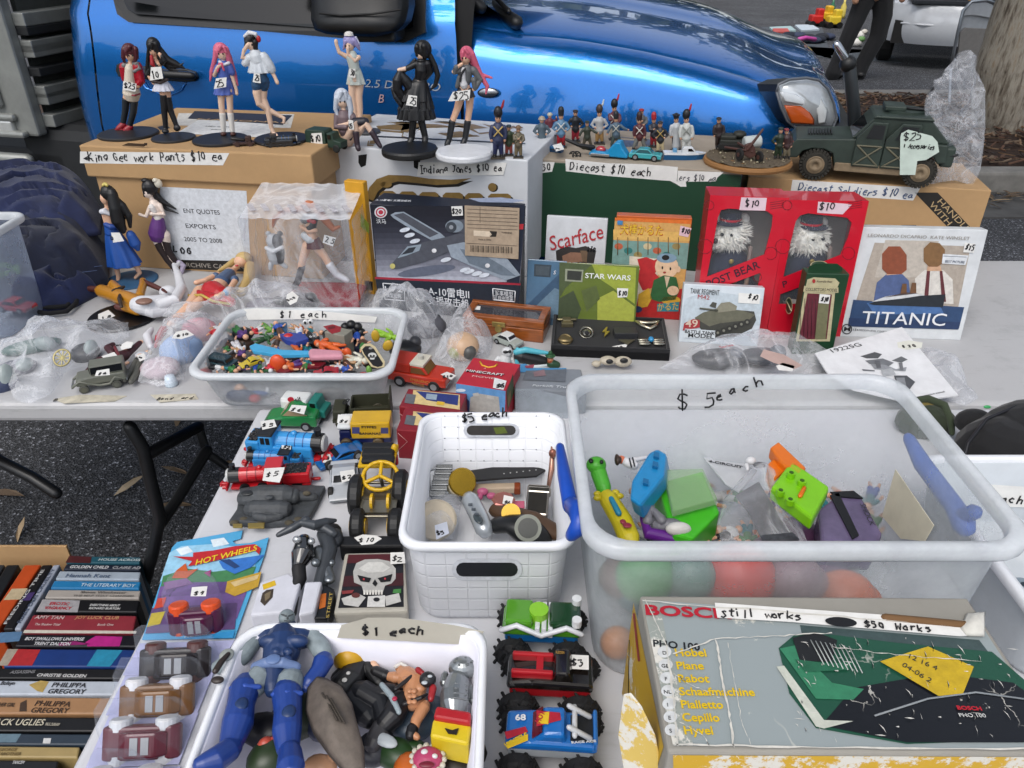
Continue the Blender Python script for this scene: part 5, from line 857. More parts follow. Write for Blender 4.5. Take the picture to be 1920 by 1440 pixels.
soldier(1458,297,62,'#1f2e24','#22301f','cap','#26332a',ZD,'model crewman in dark green leaning at the right of the diorama','hips',base=False,tilt=.12)
soldier(1475,297,60,'#3a2626','#6a6250','cap','#7a2a2e',ZD,'model soldier squeezed between the diorama and the toy jeep bumper','down',base=False)
OLV=mat('#23251f',.6,var=.25,scale=80)
p=aty(1378,270,dc.y+.07);p.z=ZD;tk=thing('toy_tank','small black green toy tank on the cork diorama','toy tank',p,(0,0,R(-8)));X=W(tk);mb=MB(X);mb.box((0,0,.020),(.082,.046,.016),OLV,.003);mb.box((-.02,0,.032),(.04,.036,.012),OLV,.004);mb.obj('hull',tk);mb=MB(X);mb.ell((.008,0,.038),(.018,.016,.010),OLV);mb.tube([(-.005,0,.037),(-.05,-.004,.037)],.002,OLV);mb.obj('turret',tk)
for s_ in(-1,1):mb=MB(X);mb.prism([V((-.042,s_*.026-.005,.004)),V((.038,s_*.026-.005,.004)),V((.044,s_*.026-.005,.014)),V((.038,s_*.026-.005,.02)),V((-.042,s_*.026-.005,.02)),V((-.047,s_*.026-.005,.012))],(0,.010,0),mat('#141412',.8),.002);mb.obj('track',tk)
p=aty(1411,265,dc.y+.03);mb=MB();mb.cyl(p+V((-.022,0,-.004)),p+V((.022,.004,0)),.016,mat('#b4bab8',.5),n=20,bev=.003);solo(mb,'drum','small white and black drum lying behind the toy gun on the diorama','drum')
BRN=mat('#4b2f28',.55,var=.2);p=aty(1412,300,dc.y-.045);p.z=ZD;g=thing('toy_gun','brown toy field gun pointing up right on the cork diorama','toy gun',p);k=dep(p)/F
mb=MB();mb.tube([aty(1402,280,p.y),aty(1416,262,p.y),aty(1430,243,p.y)],[.0045,.0036,.003],BRN);mb.obj('barrel',g);mb=MB();mb.prism([aty(x,y,p.y)for x,y in((1394,290),(1398,272),(1410,268),(1416,276),(1418,292),(1406,298))],(0,.010,0),BRN,.002);mb.tube([aty(1398,282,p.y),aty(1360,276,p.y+.05)],.003,BRN);mb.tube([aty(1410,284,p.y),aty(1384,268,p.y+.07)],.003,BRN);mb.obj('carriage',g)
for x,y in((1387,290),(1424,295)):c=aty(x,y,p.y-.006);mb=MB();mb.cyl(c-V((.003,0,0)),c+V((.003,.002,0)),11*k,mat('#171615',.8),n=20,bev=.001);w_=mb.obj('wheel',g);mb=MB();mb.cyl(c-V((.0045,0,0)),c+V((.0045,.003,0)),4*k,BRN,n=12);mb.obj('hub',w_)
# ------------------------------------------------------------ toy jeep with crumpled bag
A_,B_=at(1523,336,.219),at(1717,352,.219);wb_=(B_-A_).length;yaw=math.atan2((B_-A_).y,(B_-A_).x)
jp=thing('toy_jeep','large dark green camouflaged toy army jeep with tan wheels on the brown carton','toy jeep',A_,(0,0,yaw));X=W(jp);wj=.165;u=wb_/3.3
JM=mat('#2b3730',.55,var=.35,scale=14,bump=.15);JT=mat('#7d6c54',.7,var=.3,scale=30);JDK=mat('#15181a',.5)
def jbox(nm,pts,y0,y1,m,bev=.003):mb=MB(X);mb.prism([V((x*u,y0,z*u))for x,z in pts],(0,y1-y0,0),m,bev);return mb.obj(nm,jp)
jbox('body',[(-.95,.65),(-.9,1.15),(-.75,1.32),(1.0,1.42),(1.0,.9),(.75,.55),(.55,.5),(.5,.38),(2.55,.38),(2.75,.7),(3.4,.75),(3.95,.8),(3.95,1.25),(1.0,1.42),(.9,1.3),(.75,.95),(.35,1.05),(-.3,1.02),(-.62,.72)][:1]+[(-.9,1.12),(-.75,1.30),(1.0,1.42),(3.95,1.42),(4.0,.85),(3.75,.8),(3.6,1.0),(3.3,1.1),(2.95,1.0),(2.75,.45),(.62,.45),(.5,.9),(.2,1.02),(-.2,1.02),(-.5,.9),(-.62,.68)],.006,wj-.006,JM)
jbox('sill',[(.62,.34),(2.72,.34),(2.72,.62),(.62,.62)],.002,wj-.002,JT,.002)
jbox('cab',[(1.0,1.42),(1.55,2.12),(3.3,2.12),(4.0,1.42)],.016,wj-.016,JM);jbox('roof',[(1.5,2.10),(3.38,2.10),(3.3,2.2),(1.6,2.2)],.012,wj-.012,JM)
mb=MB(X);mb.cyl((2.55*u,wj*.55,2.2*u),(2.55*u,wj*.55,2.28*u),.05,JM,n=24);mb.box((2.2*u,wj*.55,2.34*u),(.05,.07,.012),JM,.003);mb.tube([(2.6*u,wj*.5,2.32*u),(3.3*u,wj*.4,2.34*u)],.004,JDK);mb.obj('roof_hatch',jp)
jbox('windscreen',[(1.02,1.45),(1.07,1.45),(1.6,2.08),(1.52,2.08)],.022,wj-.022,GLASS,.0005)
for a0,a1,nm in((1.25,2.0,0),(2.15,3.0,1)):
 d=jbox('door',[(a0-.12,.55),(a1,.55),(a1,2.02),(a0+.28,2.02),(a0-.12,1.5)],-.002,.012,JM,.002);q=lambda pts,y,m,nm_:(lambda mb:(mb.prism([V((x*u,y,z*u))for x,z in pts],(0,.003,0),m),mb.obj(nm_,d)))(MB(X))
 q([(a0+.16,1.5),(a1-.08,1.5),(a1-.08,1.94),(a0+.3,1.94)],-.0035,JDK,'window')
 mb=MB(X);
 for s_,e_ in(((a0-.05,.62),(a1-.06,1.25)),((a0-.05,1.25),(a1-.06,.62)),((a0-.05,.62),(a1-.06,.62)),((a0-.05,1.25),(a1-.06,1.25))):mb.tube([(s_[0]*u,-.003,s_[1]*u),(e_[0]*u,-.003,e_[1]*u)],.0022,mat('#5d5a48',.6))
 mb.obj('brace',d)
mb=MB(X)
for k in range(9):mb.box(((-.35+k*.09)*u,wj*.5,1.365*u+k*.0006),(.004,.06,.004),JDK)
mb.obj('bonnet_vent',jp)
mb=MB(X);mb.box((-.97*u,wj/2,.72*u),(.02,wj*.86,.03),JDK,.004);mb.box((-1.02*u,wj/2,.62*u),(.01,.06,.026),mat('#4f4c3c',.7),.002)
for k in range(7):mb.box((-.945*u,wj*.28+k*.0125,1.0*u),(.006,.006,.03),JDK)
mb.obj('bumper',jp)
for s_ in(.13,.87):mb=MB(X);mb.ell((-.95*u,wj*s_,1.02*u),(.004,.009,.009),mat('#b9bcb4',.2));mb.obj('headlight',jp)
mb=MB(X);mb.ell((-.9*u,.012,1.17*u),(.006,.006,.005),mat('#8c3a26',.4));mb.obj('marker_lamp',jp)
TY=mat('#2c2a24',.9,var=.3,scale=120);rw=.5*u
for x_ in(0,wb_):
 for y_ in(.004,wj-.03):
  mb=MB(X);n=26;mb.cyl((x_,y_-.006,rw),(x_,y_+.03,rw),rw*.93,TY,n=n,bev=.006)
  for k in range(n):
   a=2*math.pi*k/n
   for s_ in(0,.5):mb.box((x_+rw*.94*math.cos(a+s_*.24),y_+(.003 if s_ else .021),rw+rw*.94*math.sin(a+s_*.24)),(.008,.015,.006),TY,0,rot=(0,-a-s_*.24,0))
  wh=mb.obj('wheel',jp);mb=MB(X);mb.lathe([(0,.002),(rw*.18,.002),(rw*.2,.005),(rw*.42,.005),(rw*.5,.0),(rw*.56,.003),(rw*.6,.0)],JT,(x_,y_-.0065,rw),(0,-1,0),22);mb.obj('rim',wh)
mb=MB(X);mb.box((4.05*u,wj/2,1.0*u),(.03,wj*.8,.05),JM,.006);mb.tube([(4.1*u,.02,1.05*u),(4.3*u,.02,1.1*u)],.004,JDK);mb.obj('rear_bumper',jp)
jf=Face(X@V((0,-.008,0)),X.to_3x3()@V((0,-1,0)))
tag_at(jp,jf,[(1690,250),(1703,243),(1748,255),(1758,266),(1761,285),(1736,300),(1720,302),(1716,328),(1687,328),(1688,258)],'$25',((1695,263),(1728,261)),16,col=mat('#c3d1c6',.7));hand('+ Accessories',jp,jf,(1694,277),(1752,280),9,1.8)
BAG=lambda base=.10,edgew=.35,sc_=18:mat('#e8eaee',.10,kind='bag',base=base*.6,edgew=edgew,scale=sc_*.6)
Yb2=B_.y+.05;ol=[(1742,346),(1736,300),(1735,250),(1732,200),(1743,172),(1752,168),(1750,150),(1768,143),(1786,120),(1798,100),(1818,93),(1832,105),(1830,130),(1838,148),(1846,170),(1845,240),(1847,262),(1838,318),(1820,346),(1790,338)]
ol2=[];
for a,b in zip(ol,ol[1:]+ol[:1]):ol2+=[a,((a[0]+b[0])/2+rnd.uniform(-2,2),(a[1]+b[1])/2+rnd.uniform(-2,2))]
mb=MB();P=[aty(x,y,Yb2)for x,y in ol2];mb.dome(P,(0,-1,0),.035,BAG(.18,.45,30),rings=12,back=False,nz=.05,nscale=26.);mb.dome(P,(0,1,0),.03,BAG(.18,.45,30),rings=12,back=False,nz=.05,nscale=22.,seed=9.);solo(mb,'plastic_bag','tall crumpled clear plastic bag standing behind the toy jeep','bag')
# ------------------------------------------------------------ helpers for clutter
def rrect(cx,cy,hx,hy,r,n=6,z=0.,yaw=0.):
 P=[]
 for sx,sy,a0 in((1,1,0),(-1,1,90),(-1,-1,180),(1,-1,270)):
  for k in range(n+1):a=R(a0+90*k/n);P.append(V((sx*(hx-r)+r*math.cos(a),sy*(hy-r)+r*math.sin(a),0)))
 c,s=math.cos(yaw),math.sin(yaw);return[V((cx+p.x*c-p.y*s,cy+p.x*s+p.y*c,z))for p in P]
def loft(mb,rings,m,smooth=True,cap0=False,cap1=False):
 n=len(rings[0]);vs=[p for r in rings for p in r];fs=[[i*n+k,i*n+(k+1)%n,(i+1)*n+(k+1)%n,(i+1)*n+k]for i in range(len(rings)-1)for k in range(n)]
 if cap0:fs.append(list(range(n-1,-1,-1)))
 if cap1:fs.append([(len(rings)-1)*n+k for k in range(n)])
 mb.add(vs,fs,m,smooth)
def tub(name,label,cat,x0,x1,y0,y1,h,m,rm,taper=.03,rc=.03,rim=.011,rd=.016,z0=T,yaw=0.,group=None,wall=0.):
 cx,cy,hx,hy=(x0+x1)/2,(y0+y1)/2,(x1-x0)/2,(y1-y0)/2;t=thing(name,label,cat,(cx,cy,z0),group=group)
 R_=lambda ins,z,r=rc:rrect(cx,cy,hx-ins,hy-ins,max(.004,r),6,z0+z,yaw)
 mb=MB();loft(mb,[R_(taper+.012,.0015,rc*.8),R_(taper+.003,.004,rc),R_(taper,.012),R_(rim,h-rd*.5)],m,cap0=True)
 if wall:loft(mb,[R_(rim,h-rd*.5),R_(rim+wall,h-rd*.5),R_(taper+wall,.012),R_(taper+wall,.006)],m,cap1=True)
 mb.obj('shell',t)
 mb=MB();loft(mb,[R_(rim,h-rd),R_(.002,h-rd),R_(0,h-rd*.8),R_(0,h-.003),R_(.003,h),R_(rim-.001,h),R_(rim+.001,h-.004),R_(rim+.001,h-rd)],rm);mb.obj('rim',t)
 return t
def bag(name,label,pix,h0,rise,m=None,nz=.03,seed=0.,group='clear plastic bags of goods',tag=None,cat='bag'):
 pp=[]
 for a,b in zip(pix,pix[1:]+pix[:1]):pp+=[a,(a[0]*.67+b[0]*.33+rnd.uniform(-2,2),a[1]*.67+b[1]*.33+rnd.uniform(-2,2)),(a[0]*.33+b[0]*.67+rnd.uniform(-2,2),a[1]*.33+b[1]*.67+rnd.uniform(-2,2))]
 P=[at(x,y,h0)for x,y in pp];c=sum(P,V())/len(P);t=thing(name,label,cat,V((c.x,c.y,T)),group=group)
 mb=MB();mb.dome(P,UP,rise,m or BAG(),rings=20,back=False,nz=nz,nscale=26.,seed=seed,power=2.6);mb.obj('film',t);return t
def blob(name,label,cat,p,r,col,rot=None,group=None,extra=(),rough=.4):
 mb=MB();mb.ell(p,r,mat(col,rough),rot,14)
 for q,rr,c in extra:mb.ell(V(p)+V(q),rr,mat(c,rough),None,12)
 return solo(mb,name,label,cat,group)
PROF={'sedan':([(.0,.22),(.0,.5),(.03,.58),(.30,.64),(.97,.64),(1.,.55),(1.,.22)],[(.26,.62),(.40,1.),(.70,1.),(.84,.62)]),'sport':([(.0,.2),(.0,.38),(.06,.50),(.36,.64),(.95,.72),(1.,.6),(1.,.2)],[(.32,.6),(.48,1.),(.66,1.),(.90,.66)]),'van':([(.0,.2),(.0,.62),(.2,.66),(1.,.66),(1.,.2)],[(.16,.64),(.24,1.),(1.,1.),(1.,.64)]),'pickup':([(.0,.25),(.0,.6),(.04,.64),(1.,.66),(1.,.25)],[(.30,.64),(.40,1.),(.62,1.),(.64,.64)]),'vintage':([(.08,.3),(.10,.58),(.40,.62),(.98,.62),(1.,.3)],[(.38,.6),(.38,1.),(1.,1.),(1.,.6)])}
def car_toy(name,label,p,yaw,L,Wd,H,col,kind='sedan',cab=None,glass='#15181c',cat='toy car',group='small toy cars',wr=.17,roll=(0,0),wheel='#161616',rough=.25,hub='#9a9da0'):
 t=thing(name,label,cat,p,(roll[0],roll[1],yaw),group);X=W(t)@M.Translation((-L/2,-Wd/2,0));m=mat(col,rough,var=.04,**{'Coat Weight':.5});mc=mat(cab,rough,var=.04)if cab else m;bod,cb=PROF[kind]
 mb=MB(X);mb.prism([V((x*L,0,z*H))for x,z in bod],(0,Wd,0),m,min(L,Wd,H)*.07);body=mb.obj('body',t);mb=MB(X);mb.prism([V((x*L,Wd*.09,z*H))for x,z in cb],(0,Wd*.82,0),mc,min(L,Wd,H)*.06);mb.obj('cabin',t)
 g_=mat(glass,.08,bump=0);xs=[x for x,_ in cb];x0,x1,x2,x3=xs;mb=MB(X)
 for y in(Wd*.09-.0006,Wd*.91-.0004):mb.prism([V(((x0*.75+x1*.25+.015)*L,y,.68*H)),V(((x1+.025)*L,y,.94*H)),V(((x2-.03)*L,y,.94*H)),V(((x3-.04)*L,y,.68*H))],(0,.001,0),g_)
 d=V(((x1-x0)*L,0,.38*H)).normalized();n=V((-d.z,0,d.x));mb.prism([V((x0*L,Wd*.15,.62*H))+d*.004+n*.0006,V((x0*L,Wd*.85,.62*H))+d*.004+n*.0006,V((x1*L,Wd*.82,H))-d*.003+n*.0006,V((x1*L,Wd*.18,H))-d*.003+n*.0006],n*.0006,g_);mb.obj('window',t)
 for x in(.2,.79):
  for y in(0,1):mb=MB(X);r=wr*L*.6 if kind!='van'else wr*L*.55;c=V((x*L,Wd*(.06+.88*y),r));mb.cyl(c-V((0,Wd*.09,0)),c+V((0,Wd*.09,0)),r,mat(wheel,.7),n=16,bev=r*.15);w_=mb.obj('wheel',t);mb=MB(X);mb.cyl(c-V((0,Wd*.1,0)),c+V((0,Wd*.1,0)),r*.55,mat(hub,.3,.6),n=12);mb.obj('hub',w_)
 mb=MB(X);mb.box((.005*L,Wd*.5,.3*H),(L*.03,Wd*.9,H*.10),mat('#8f9498',.25,.7),.0006);mb.box((.995*L,Wd*.5,.3*H),(L*.03,Wd*.9,H*.10),mat('#8f9498',.25,.7),.0006);mb.obj('bumper',t);return t,X
def carp(a,b,h=0.):p,q=at(*a,h),at(*b,h);d=q-p;return(p+q)/2,math.atan2(d.y,d.x),d.length
# ------------------------------------------------------------ jeans and left tub
JE=mat('#111c40',.9,kind='cloth',var=.3,scale=18,bump=.2);JE2=mat('#0c142c',.9,kind='cloth',var=.3,scale=22)
def trousers(label,pts,h0,hgt,m,seed,ang):
 P=[]
 for a,b in zip(pts,pts[1:]+pts[:1]):P+=[at(a[0]+(b[0]-a[0])*k/9,a[1]+(b[1]-a[1])*k/9,h0)for k in range(9)]
 c=sum(P,V())/len(P);t=thing('work_trousers',label,'trousers',V((c.x,c.y,T)),group='navy work trousers in a heap');mb=MB();mb.dome(P,UP,hgt,m,rings=40,power=5.);ca,sa=math.cos(R(ang)),math.sin(R(ang))
 for i,v in enumerate(mb.v):
  u,w=v.x*ca+v.y*sa,-v.x*sa+v.y*ca;n1=noise.noise(V((u*7,w*7,seed)));q=w*10+n1*2.6+seed;lay=(q%1.);e=sstep(0,.16,lay)*(1-.55*lay);cr=abs(noise.noise(V((u*16,w*7,seed+3))))**.6;k=min(1,max(0,(v.z-T-h0)/hgt))
  mb.v[i]=v+V((0,-.012*e*k,(.034*e-.018*cr+.03*n1)*k))
 mb.obj('body',t);mb=MB();st_=mat('#4b5a7c',.8)
 for r in(0,1):mb.tube([V((c.x+.12*math.cos(R(ang))*(k-3)/3,c.y+.12*math.sin(R(ang))*(k-3)/3-.03*r,T+h0+hgt*1.02))for k in range(7)],.0009,st_,n=5,round_=False)
 mb.obj('seam',t);return t
trousers('navy work trousers lying topmost on the heap beside the archive carton',[(-60,400),(-20,352),(60,338),(130,345),(172,362),(196,400),(190,440),(120,452),(30,446),(-60,440)],.10,.085,JE,1.,8)
trousers('navy work trousers rolled in the middle of the heap with one leg opening showing',[(-60,470),(20,436),(100,432),(180,440),(206,478),(204,530),(150,556),(60,556),(-60,556)],.015,.12,JE2,4.,-14)
trousers('navy work trousers at the front of the heap with a black drawstring',[(20,560),(70,528),(140,512),(196,520),(190,552),(140,578),(60,592),(25,590)],.0,.06,JE,8.,20)
mb=MB();c=at(72,468,.1);mb.lathe([(.046,0),(.044,-.02),(.034,-.03),(.0,-.03)],mat('#070a14',.95),c+V((-.03,-.045,-.02)),(-.5,-.8,.25),24);solo(mb,'trouser_cuff','dark open cuff of a rolled trouser leg facing the camera','cuff')
mb=MB();mb.tube([at(*q,.012)for q in((58,583),(90,588),(125,584),(143,568),(145,550),(136,538),(120,533))],.0055,mat('#0c0c0f',.9));mb.tube([at(*q,.012)for q in((60,578),(95,576),(125,574),(138,560),(134,545))],.0055,mat('#0c0c0f',.9));solo(mb,'drawstring','black looped drawstring hanging out of the jeans heap','cord')
mb=MB();mb.tube([at(44,447,.12),at(48,462,.11),at(50,478,.10),at(52,490,.09)],[.003,.005,.005,.002],mat('#c8c8cc',.8));solo(mb,'white_tape','short strip of white tape on the rolled jeans','tape')
FRO=lambda b=.30,e=.45,sc_=4.,c='#cdd0d2':mat(c,.35,kind='frost',base=b,edgew=e,scale=sc_);RIMM=mat('#d2d6d9',.25,kind='frost',base=.55,edgew=.4,scale=8.)
q=at(-6,432,.236);qf=at(0,455,.236)
tub('storage_tub','tall clear tub of toy cars at the left edge of the back table','tub',q.x-.40,q.x,qf.y,qf.y+.2,.236,FRO(.2,.4,5.,'#9aa6b8'),RIMM,.016,.03)
for i,(x,y,h,c,lb)in enumerate(((10,535,.07,'#5f8a3a','green toy car seen through the side of the left tub'),(8,560,.03,'#5a6270','grey toy car low in the left tub'),(40,600,.02,'#9a2a34','red toy car at the bottom of the left tub'))):car_toy('toy_car',lb,at(x-12,y,h)+V((-.02,.05,0)),R(25+i*70),.085,.038,.03,c,group='toy cars in the left tub')
# ------------------------------------------------------------ lying figures at the left
LG='figures lying on the table'
f=Fig('doll','doll lying on its side in a gold suit with a white hood and cape','doll',(235,560),T,LG,flat=.015)
f.part('body',mat('#4d231e',.5),('T',(205,545,10,6),(180,542,8,6),(148,540,6,5)),('T',(268,528,22,5),(290,537,22,5),(308,545,20,4)),('T',(220,575,6,6),(236,580,4,6)),('E',312,548,18,5,4,4))
f.part('suit','#a8721c',('T',(190,545,12,12),(215,553,14,13),(238,562,14,16),(262,570,14,15)),('T',(222,545,20,10),(210,532,22,8),(206,540,18,7)),('T',(262,555,20,8),(268,535,22,7),(268,526,20,6)),('T',(235,575,8,9),(258,585,6,7)),rough=.3)
f.part('belt','#2a1c10',('T',(228,545,22,3),(224,560,26,4),(228,575,18,3)),('T',(212,545,26,3),(232,538,26,3)))
f.part('hood','#c9cace',('T',(262,572,16,17),(285,575,16,20),(310,570,14,18)),('T',(285,582,12,14),(320,580,8,10)),('T',(300,570,22,10),(328,562,26,10),(340,540,30,9),(334,515,34,7),(326,496,36,4)),('T',(330,500,34,5),(336,492,36,3)),('E',316,548,18,17,14,13),('T',(342,545,20,10),(348,560,12,8)));f.part('face_plate','#7d5e50',('E',270,565,34,15,11,5))
f.part('hand','#4d231e',('T',(305,543,26,3),(312,548,28,2)),vox=.7)
mb=MB();c=at(230,594,.004);mb.lathe([(0,-.003),(.075,-.003),(.078,0),(.075,.003),(0,.0032)],mat('#0d0d0f',.3),c,n=36,smooth=False);ds=thing('display_disc','black display disc with a price sticker lying flat before the gold suited doll','disc',c);mb.obj('disc',ds);tag_at(ds,tabf(.0075),[(184,589),(203,581),(216,592),(200,600),(184,598)],'15',((190,598),(213,594)),9)
f=Fig('doll','jointed doll in a red skirt and denim top with blond hair, lying on bags','doll',(400,560),T,LG,flat=.03)
f.part('body',SKN,('T',(392,552,8,11),(368,572,6,9),(340,592,2,7),(318,608,0,5)),('T',(375,545,8,11),(350,580,4,9),(326,600,0,6)),('T',(405,545,10,16),(420,525,12,14),(432,512,12,12)),('T',(440,528,18,6),(428,546,22,5),(412,553,24,4)),('E',408,555,24,7,5,4),('T',(408,515,14,6),(384,526,16,5),(368,530,16,5)),('T',(435,508,12,5),(444,500,12,6)),('E',452,490,14,14,13,12))
f.part('skirt','#a8161f',('T',(398,545,12,20),(415,555,10,18)),('T',(372,552,8,9),(400,560,16,10),(432,566,8,10)));f.part('hem','#b39a4a',('T',(354,554,8,2.5),(378,553,20,2.5),(400,565,18,2.5),(430,570,8,2.5)));f.part('top','#3c5272',('T',(415,530,14,15),(430,515,14,13)),('E',440,524,18,8,8,8),('E',405,518,14,8,7,8));f.part('wristband','#3a86b4',('E',423,549,23,6,5,7))
f.part('hair','#b59a62',('E',457,484,18,17,15,13),('T',(470,500,6,12),(466,525,6,11),(452,548,4,9),(430,556,4,5)),('T',(440,490,10,8),(425,500,8,6),(410,508,6,3)),('T',(474,505,4,9),(472,530,4,6)));f.part('lips','#a8242c',('E',444,498,25,4,2,2),vox=.7)
f=Fig('doll','doll in a maroon robe lying face up with arms spread, beside the pewter car','doll',(215,690),T,LG,flat=.012)
f.part('body',SKN,('E',236,652,12,6,6,6),('E',265,641,16,4,4,4),('T',(232,684,10,3),(240,680,12,3)));f.part('robe','#3b151c',('T',(168,700,8,10),(190,682,10,14),(222,672,12,13),(235,665,12,10)),('T',(212,662,12,8),(202,652,14,7),(212,646,14,5)),('T',(238,664,12,7),(252,652,14,6),(262,643,16,5)));f.part('sash','#6a2028',('T',(215,650,20,2.5),(222,665,24,3),(226,682,20,3)));f.tag([(190,668),(214,660),(221,668),(202,678)],None,27);f.tag([(224,648),(238,640),(250,642),(246,652),(228,656)],'5',24,9)
f=Fig('doll','doll in grey trousers lying under the maroon robed doll','doll',(250,690),T,LG,flat=.008)
f.part('body',SKN,('E',277,661,10,6,5,5),('T',(262,668,10,6),(270,664,10,5)));f.part('trousers','#56564f',('T',(258,674,8,6),(246,695,6,6),(234,712,4,5)),('T',(266,676,8,6),(256,700,6,6),(246,716,4,5)));f.part('shirt','#b9bcc2',('T',(262,668,8,9),(270,666,8,8)));f.tag([(256,666),(270,662),(276,672),(262,678)],'15',20,8)
f=Fig('doll','toy in a red and white pointed cap standing by the bag edge','doll',(290,660),T,LG,flat=.012)
f.part('body','#c9b79a',('E',280,661,6,6,5,5));f.part('cap','#a8152a',('T',(292,650,8,3),(298,632,10,7),(307,618,12,8)),rough=.25);f.part('stripe','#cfcfd3',('T',(282,650,8,6),(276,630,8,8),(284,618,8,5)))
pc,yw,L_=carp((152,731),(232,717));t,X=car_toy('pewter_car','grey pewter vintage car with a white price sticker on its roof',pc,yw,.100,.040,.055,'#64665c','vintage',group=None,wheel='#4f5049',rough=.45,hub='#6d6e64',wr=.15);fz=Face(X@V((0,0,.0555)),UP);tag_at(t,fz,[(181,695),(205,691),(206,703),(178,705)],'$6',((184,703),(203,701)),8)
mb=MB(X)
for y in(-.001,.034):mb.tube([(.002,y+.003,.018),(.016,y+.003,.028),(.032,y+.003,.020),(.05,y+.003,.013),(.068,y+.003,.013),(.08,y+.003,.026),(.096,y+.003,.018)],.0028,mat('#64665c',.45),flat=1.6)
mb.obj('mudguard',t)
# ------------------------------------------------------------ clear figure box with two figures inside
t=thing('figure_box','ribbed clear plastic box with a red base, a doll inside and taped seams','box',at(560,590));CL=BAG(.14,.45,5)
p0,p1=at(482,588),at(676,592);dx=p1-p0;yaw=math.atan2(dx.y,dx.x);Xb=M.Translation(p0)@Euler((0,0,yaw)).to_matrix().to_4x4();w=dx.length;h=.235;D=.17
mb=MB(Xb)
def rib(u,v,face):
 return .0012*math.sin(v*38)
mb.grid(lambda u,v:V((w*u,0,h*v)),6,6,mat('#e4e6ea',.15,kind='bag',base=.05,edgew=.3,scale=5));mb.grid(lambda u,v:V((-.018*(1-v)*0+rib(u,v,0)-.004,D*u,h*v)),4,60,CL);mb.grid(lambda u,v:V((w+.004+rib(u,v,0),D*u,h*v)),4,60,CL);mb.grid(lambda u,v:V((w*u,D*v,h+.0012*math.sin(u*40)+.03*v)),60,4,BAG(.40,.5,14));mb.grid(lambda u,v:V((w*u,D,h*v)),6,6,CL);mb.obj('shell',t)
mb=MB(Xb);tapm=mat('#cfcdd2',.3,kind='bag',base=.5,edgew=.3,scale=30)
for k in range(8):mb.box((w*(.06+k*.125),D*.25,h+.012),(.012,.05,.002),tapm,0,rot=(0,0,.5))
mb.obj('tape',t)
mb=MB(Xb);mb.box((w*.6,D*.5,.012),(w*.74,D*.7,.024),mat('#8a1226',.15,**{'Coat Weight':.6}),.006);mb.obj('base',t)
Yin=(Xb@V((w/2,D*.45,0))).y
f=Fig('doll','doll with crossed arms, white boots and flowing orange hair, inside the clear box','doll',(600,560),T+.02,'figures inside the clear box');f.Y=Yin
f.part('body',SKN,('E',577,392,0,9,8,8),('T',(578,402,0,8),(582,425,0,8),(584,445,0,11)),('T',(576,460,0,9),(568,485,0,7),(560,520,0,5)),('T',(592,460,0,9),(608,480,0,7),(620,500,0,6)),('T',(565,425,6,4),(578,434,9,4),(592,432,9,4)))
f.part('hair','#b06a48',('E',580,388,-4,15,12,10),('T',(592,392,-4,8),(612,415,-6,7),(626,430,-6,6),(636,425,-6,3)),('T',(566,392,-4,7),(535,396,-6,6),(515,410,-6,5),(512,425,-6,2)));f.part('top','#17181c',('T',(571,412,2,8),(590,412,2,8),(582,430,2,10)));f.part('blouse','#c0c4c6',('T',(572,442,3,8),(582,448,3,10)),('T',(572,404,7,4),(590,404,7,4)));f.part('skirt','#4d1a20',('C',586,446,12,590,464,17,9));f.part('bow','#a31c26',('E',580,414,12,5,4,3),('E',588,416,12,5,4,3),vox=.7)
f.part('boot','#c6c6ca',('T',(618,496,0,8),(632,515,0,7),(650,525,2,6)));f.part('boot','#241b22',('T',(566,500,0,7),(558,528,0,6),(552,538,2,6)))
f.tag([(608,440),(630,446),(624,462),(605,455)],'25',12,10)
f=Fig('toy_animal','small black and white round toy animal, inside the clear box at the left','toy animal',(515,505),T+.06,'figures inside the clear box');f.Y=Yin
f.part('body','#aeb0b2',('E',513,452,0,13,14,12),('T',(513,470,0,13),(516,484,0,12)),('E',503,438,0,5,5,4),('T',(508,495,0,5),(507,504,0,4)),('T',(526,492,0,5),(536,500,0,4)));f.part('dark_patch','#26262a',('E',519,452,1.5,11,13,12),('T',(522,470,1,11),(524,486,1,9)),('E',525,438,0,5,5,4));f.part('arm','#c3c4c6',('T',(500,465,6,4),(512,472,12,4),(528,464,8,4)))
# ------------------------------------------------------------ bags
bag('bag_of_parts','large clear bag of green car parts hanging over the front edge at far left',[(-30,700),(0,640),(60,618),(140,606),(200,602),(240,600),(243,628),(200,660),(160,690),(120,700),(95,740),(60,757),(25,745),(5,700)],.012,.05,BAG(.12,.5,14),.05,3.)
for i,(x,y,h,r,c,nm,lb,ct)in enumerate(((60,650,.01,(.06,.02,.016),'#3f5f58','car_shell','dark teal toy car shell inside the large left bag','car shell'),(30,690,.008,(.04,.03,.014),'#6a6a74','engine_part','grey toy engine part inside the large left bag','toy part'),(160,662,.01,(.03,.03,.02),'#26262a','black_part','black toy part at the right of the large left bag','toy part'),(5,720,.005,(.03,.03,.03),'#39415c','blue_part','dusty blue toy part at the left edge in the large bag','toy part'))):blob(nm,lb,ct,at(x,y,h),r,c,(0,0,.5),'parts inside the large left bag',[((r[0]*.5,.0,r[2]*.5),(r[0]*.4,r[1]*.7,r[2]),'#9aa4a2')])
mb=MB();c=at(117,671,.045);n_=V((0,-.75,.65)).normalized();mb.lathe([(.017,0),(.019,.002),(.017,.004),(.015,.002)],mat('#9a8f62',.35,.5),c,n_,24)
for k in range(10):a=k*.628;e=n_.orthogonal().normalized();g3=n_.cross(e);mb.tube([c,c+(e*math.cos(a)+g3*math.sin(a))*.016],.0012,mat('#b0a674',.35,.5),n=5)
solo(mb,'spoked_wheel','small gold spoked wheel showing through the large left bag','wheel')
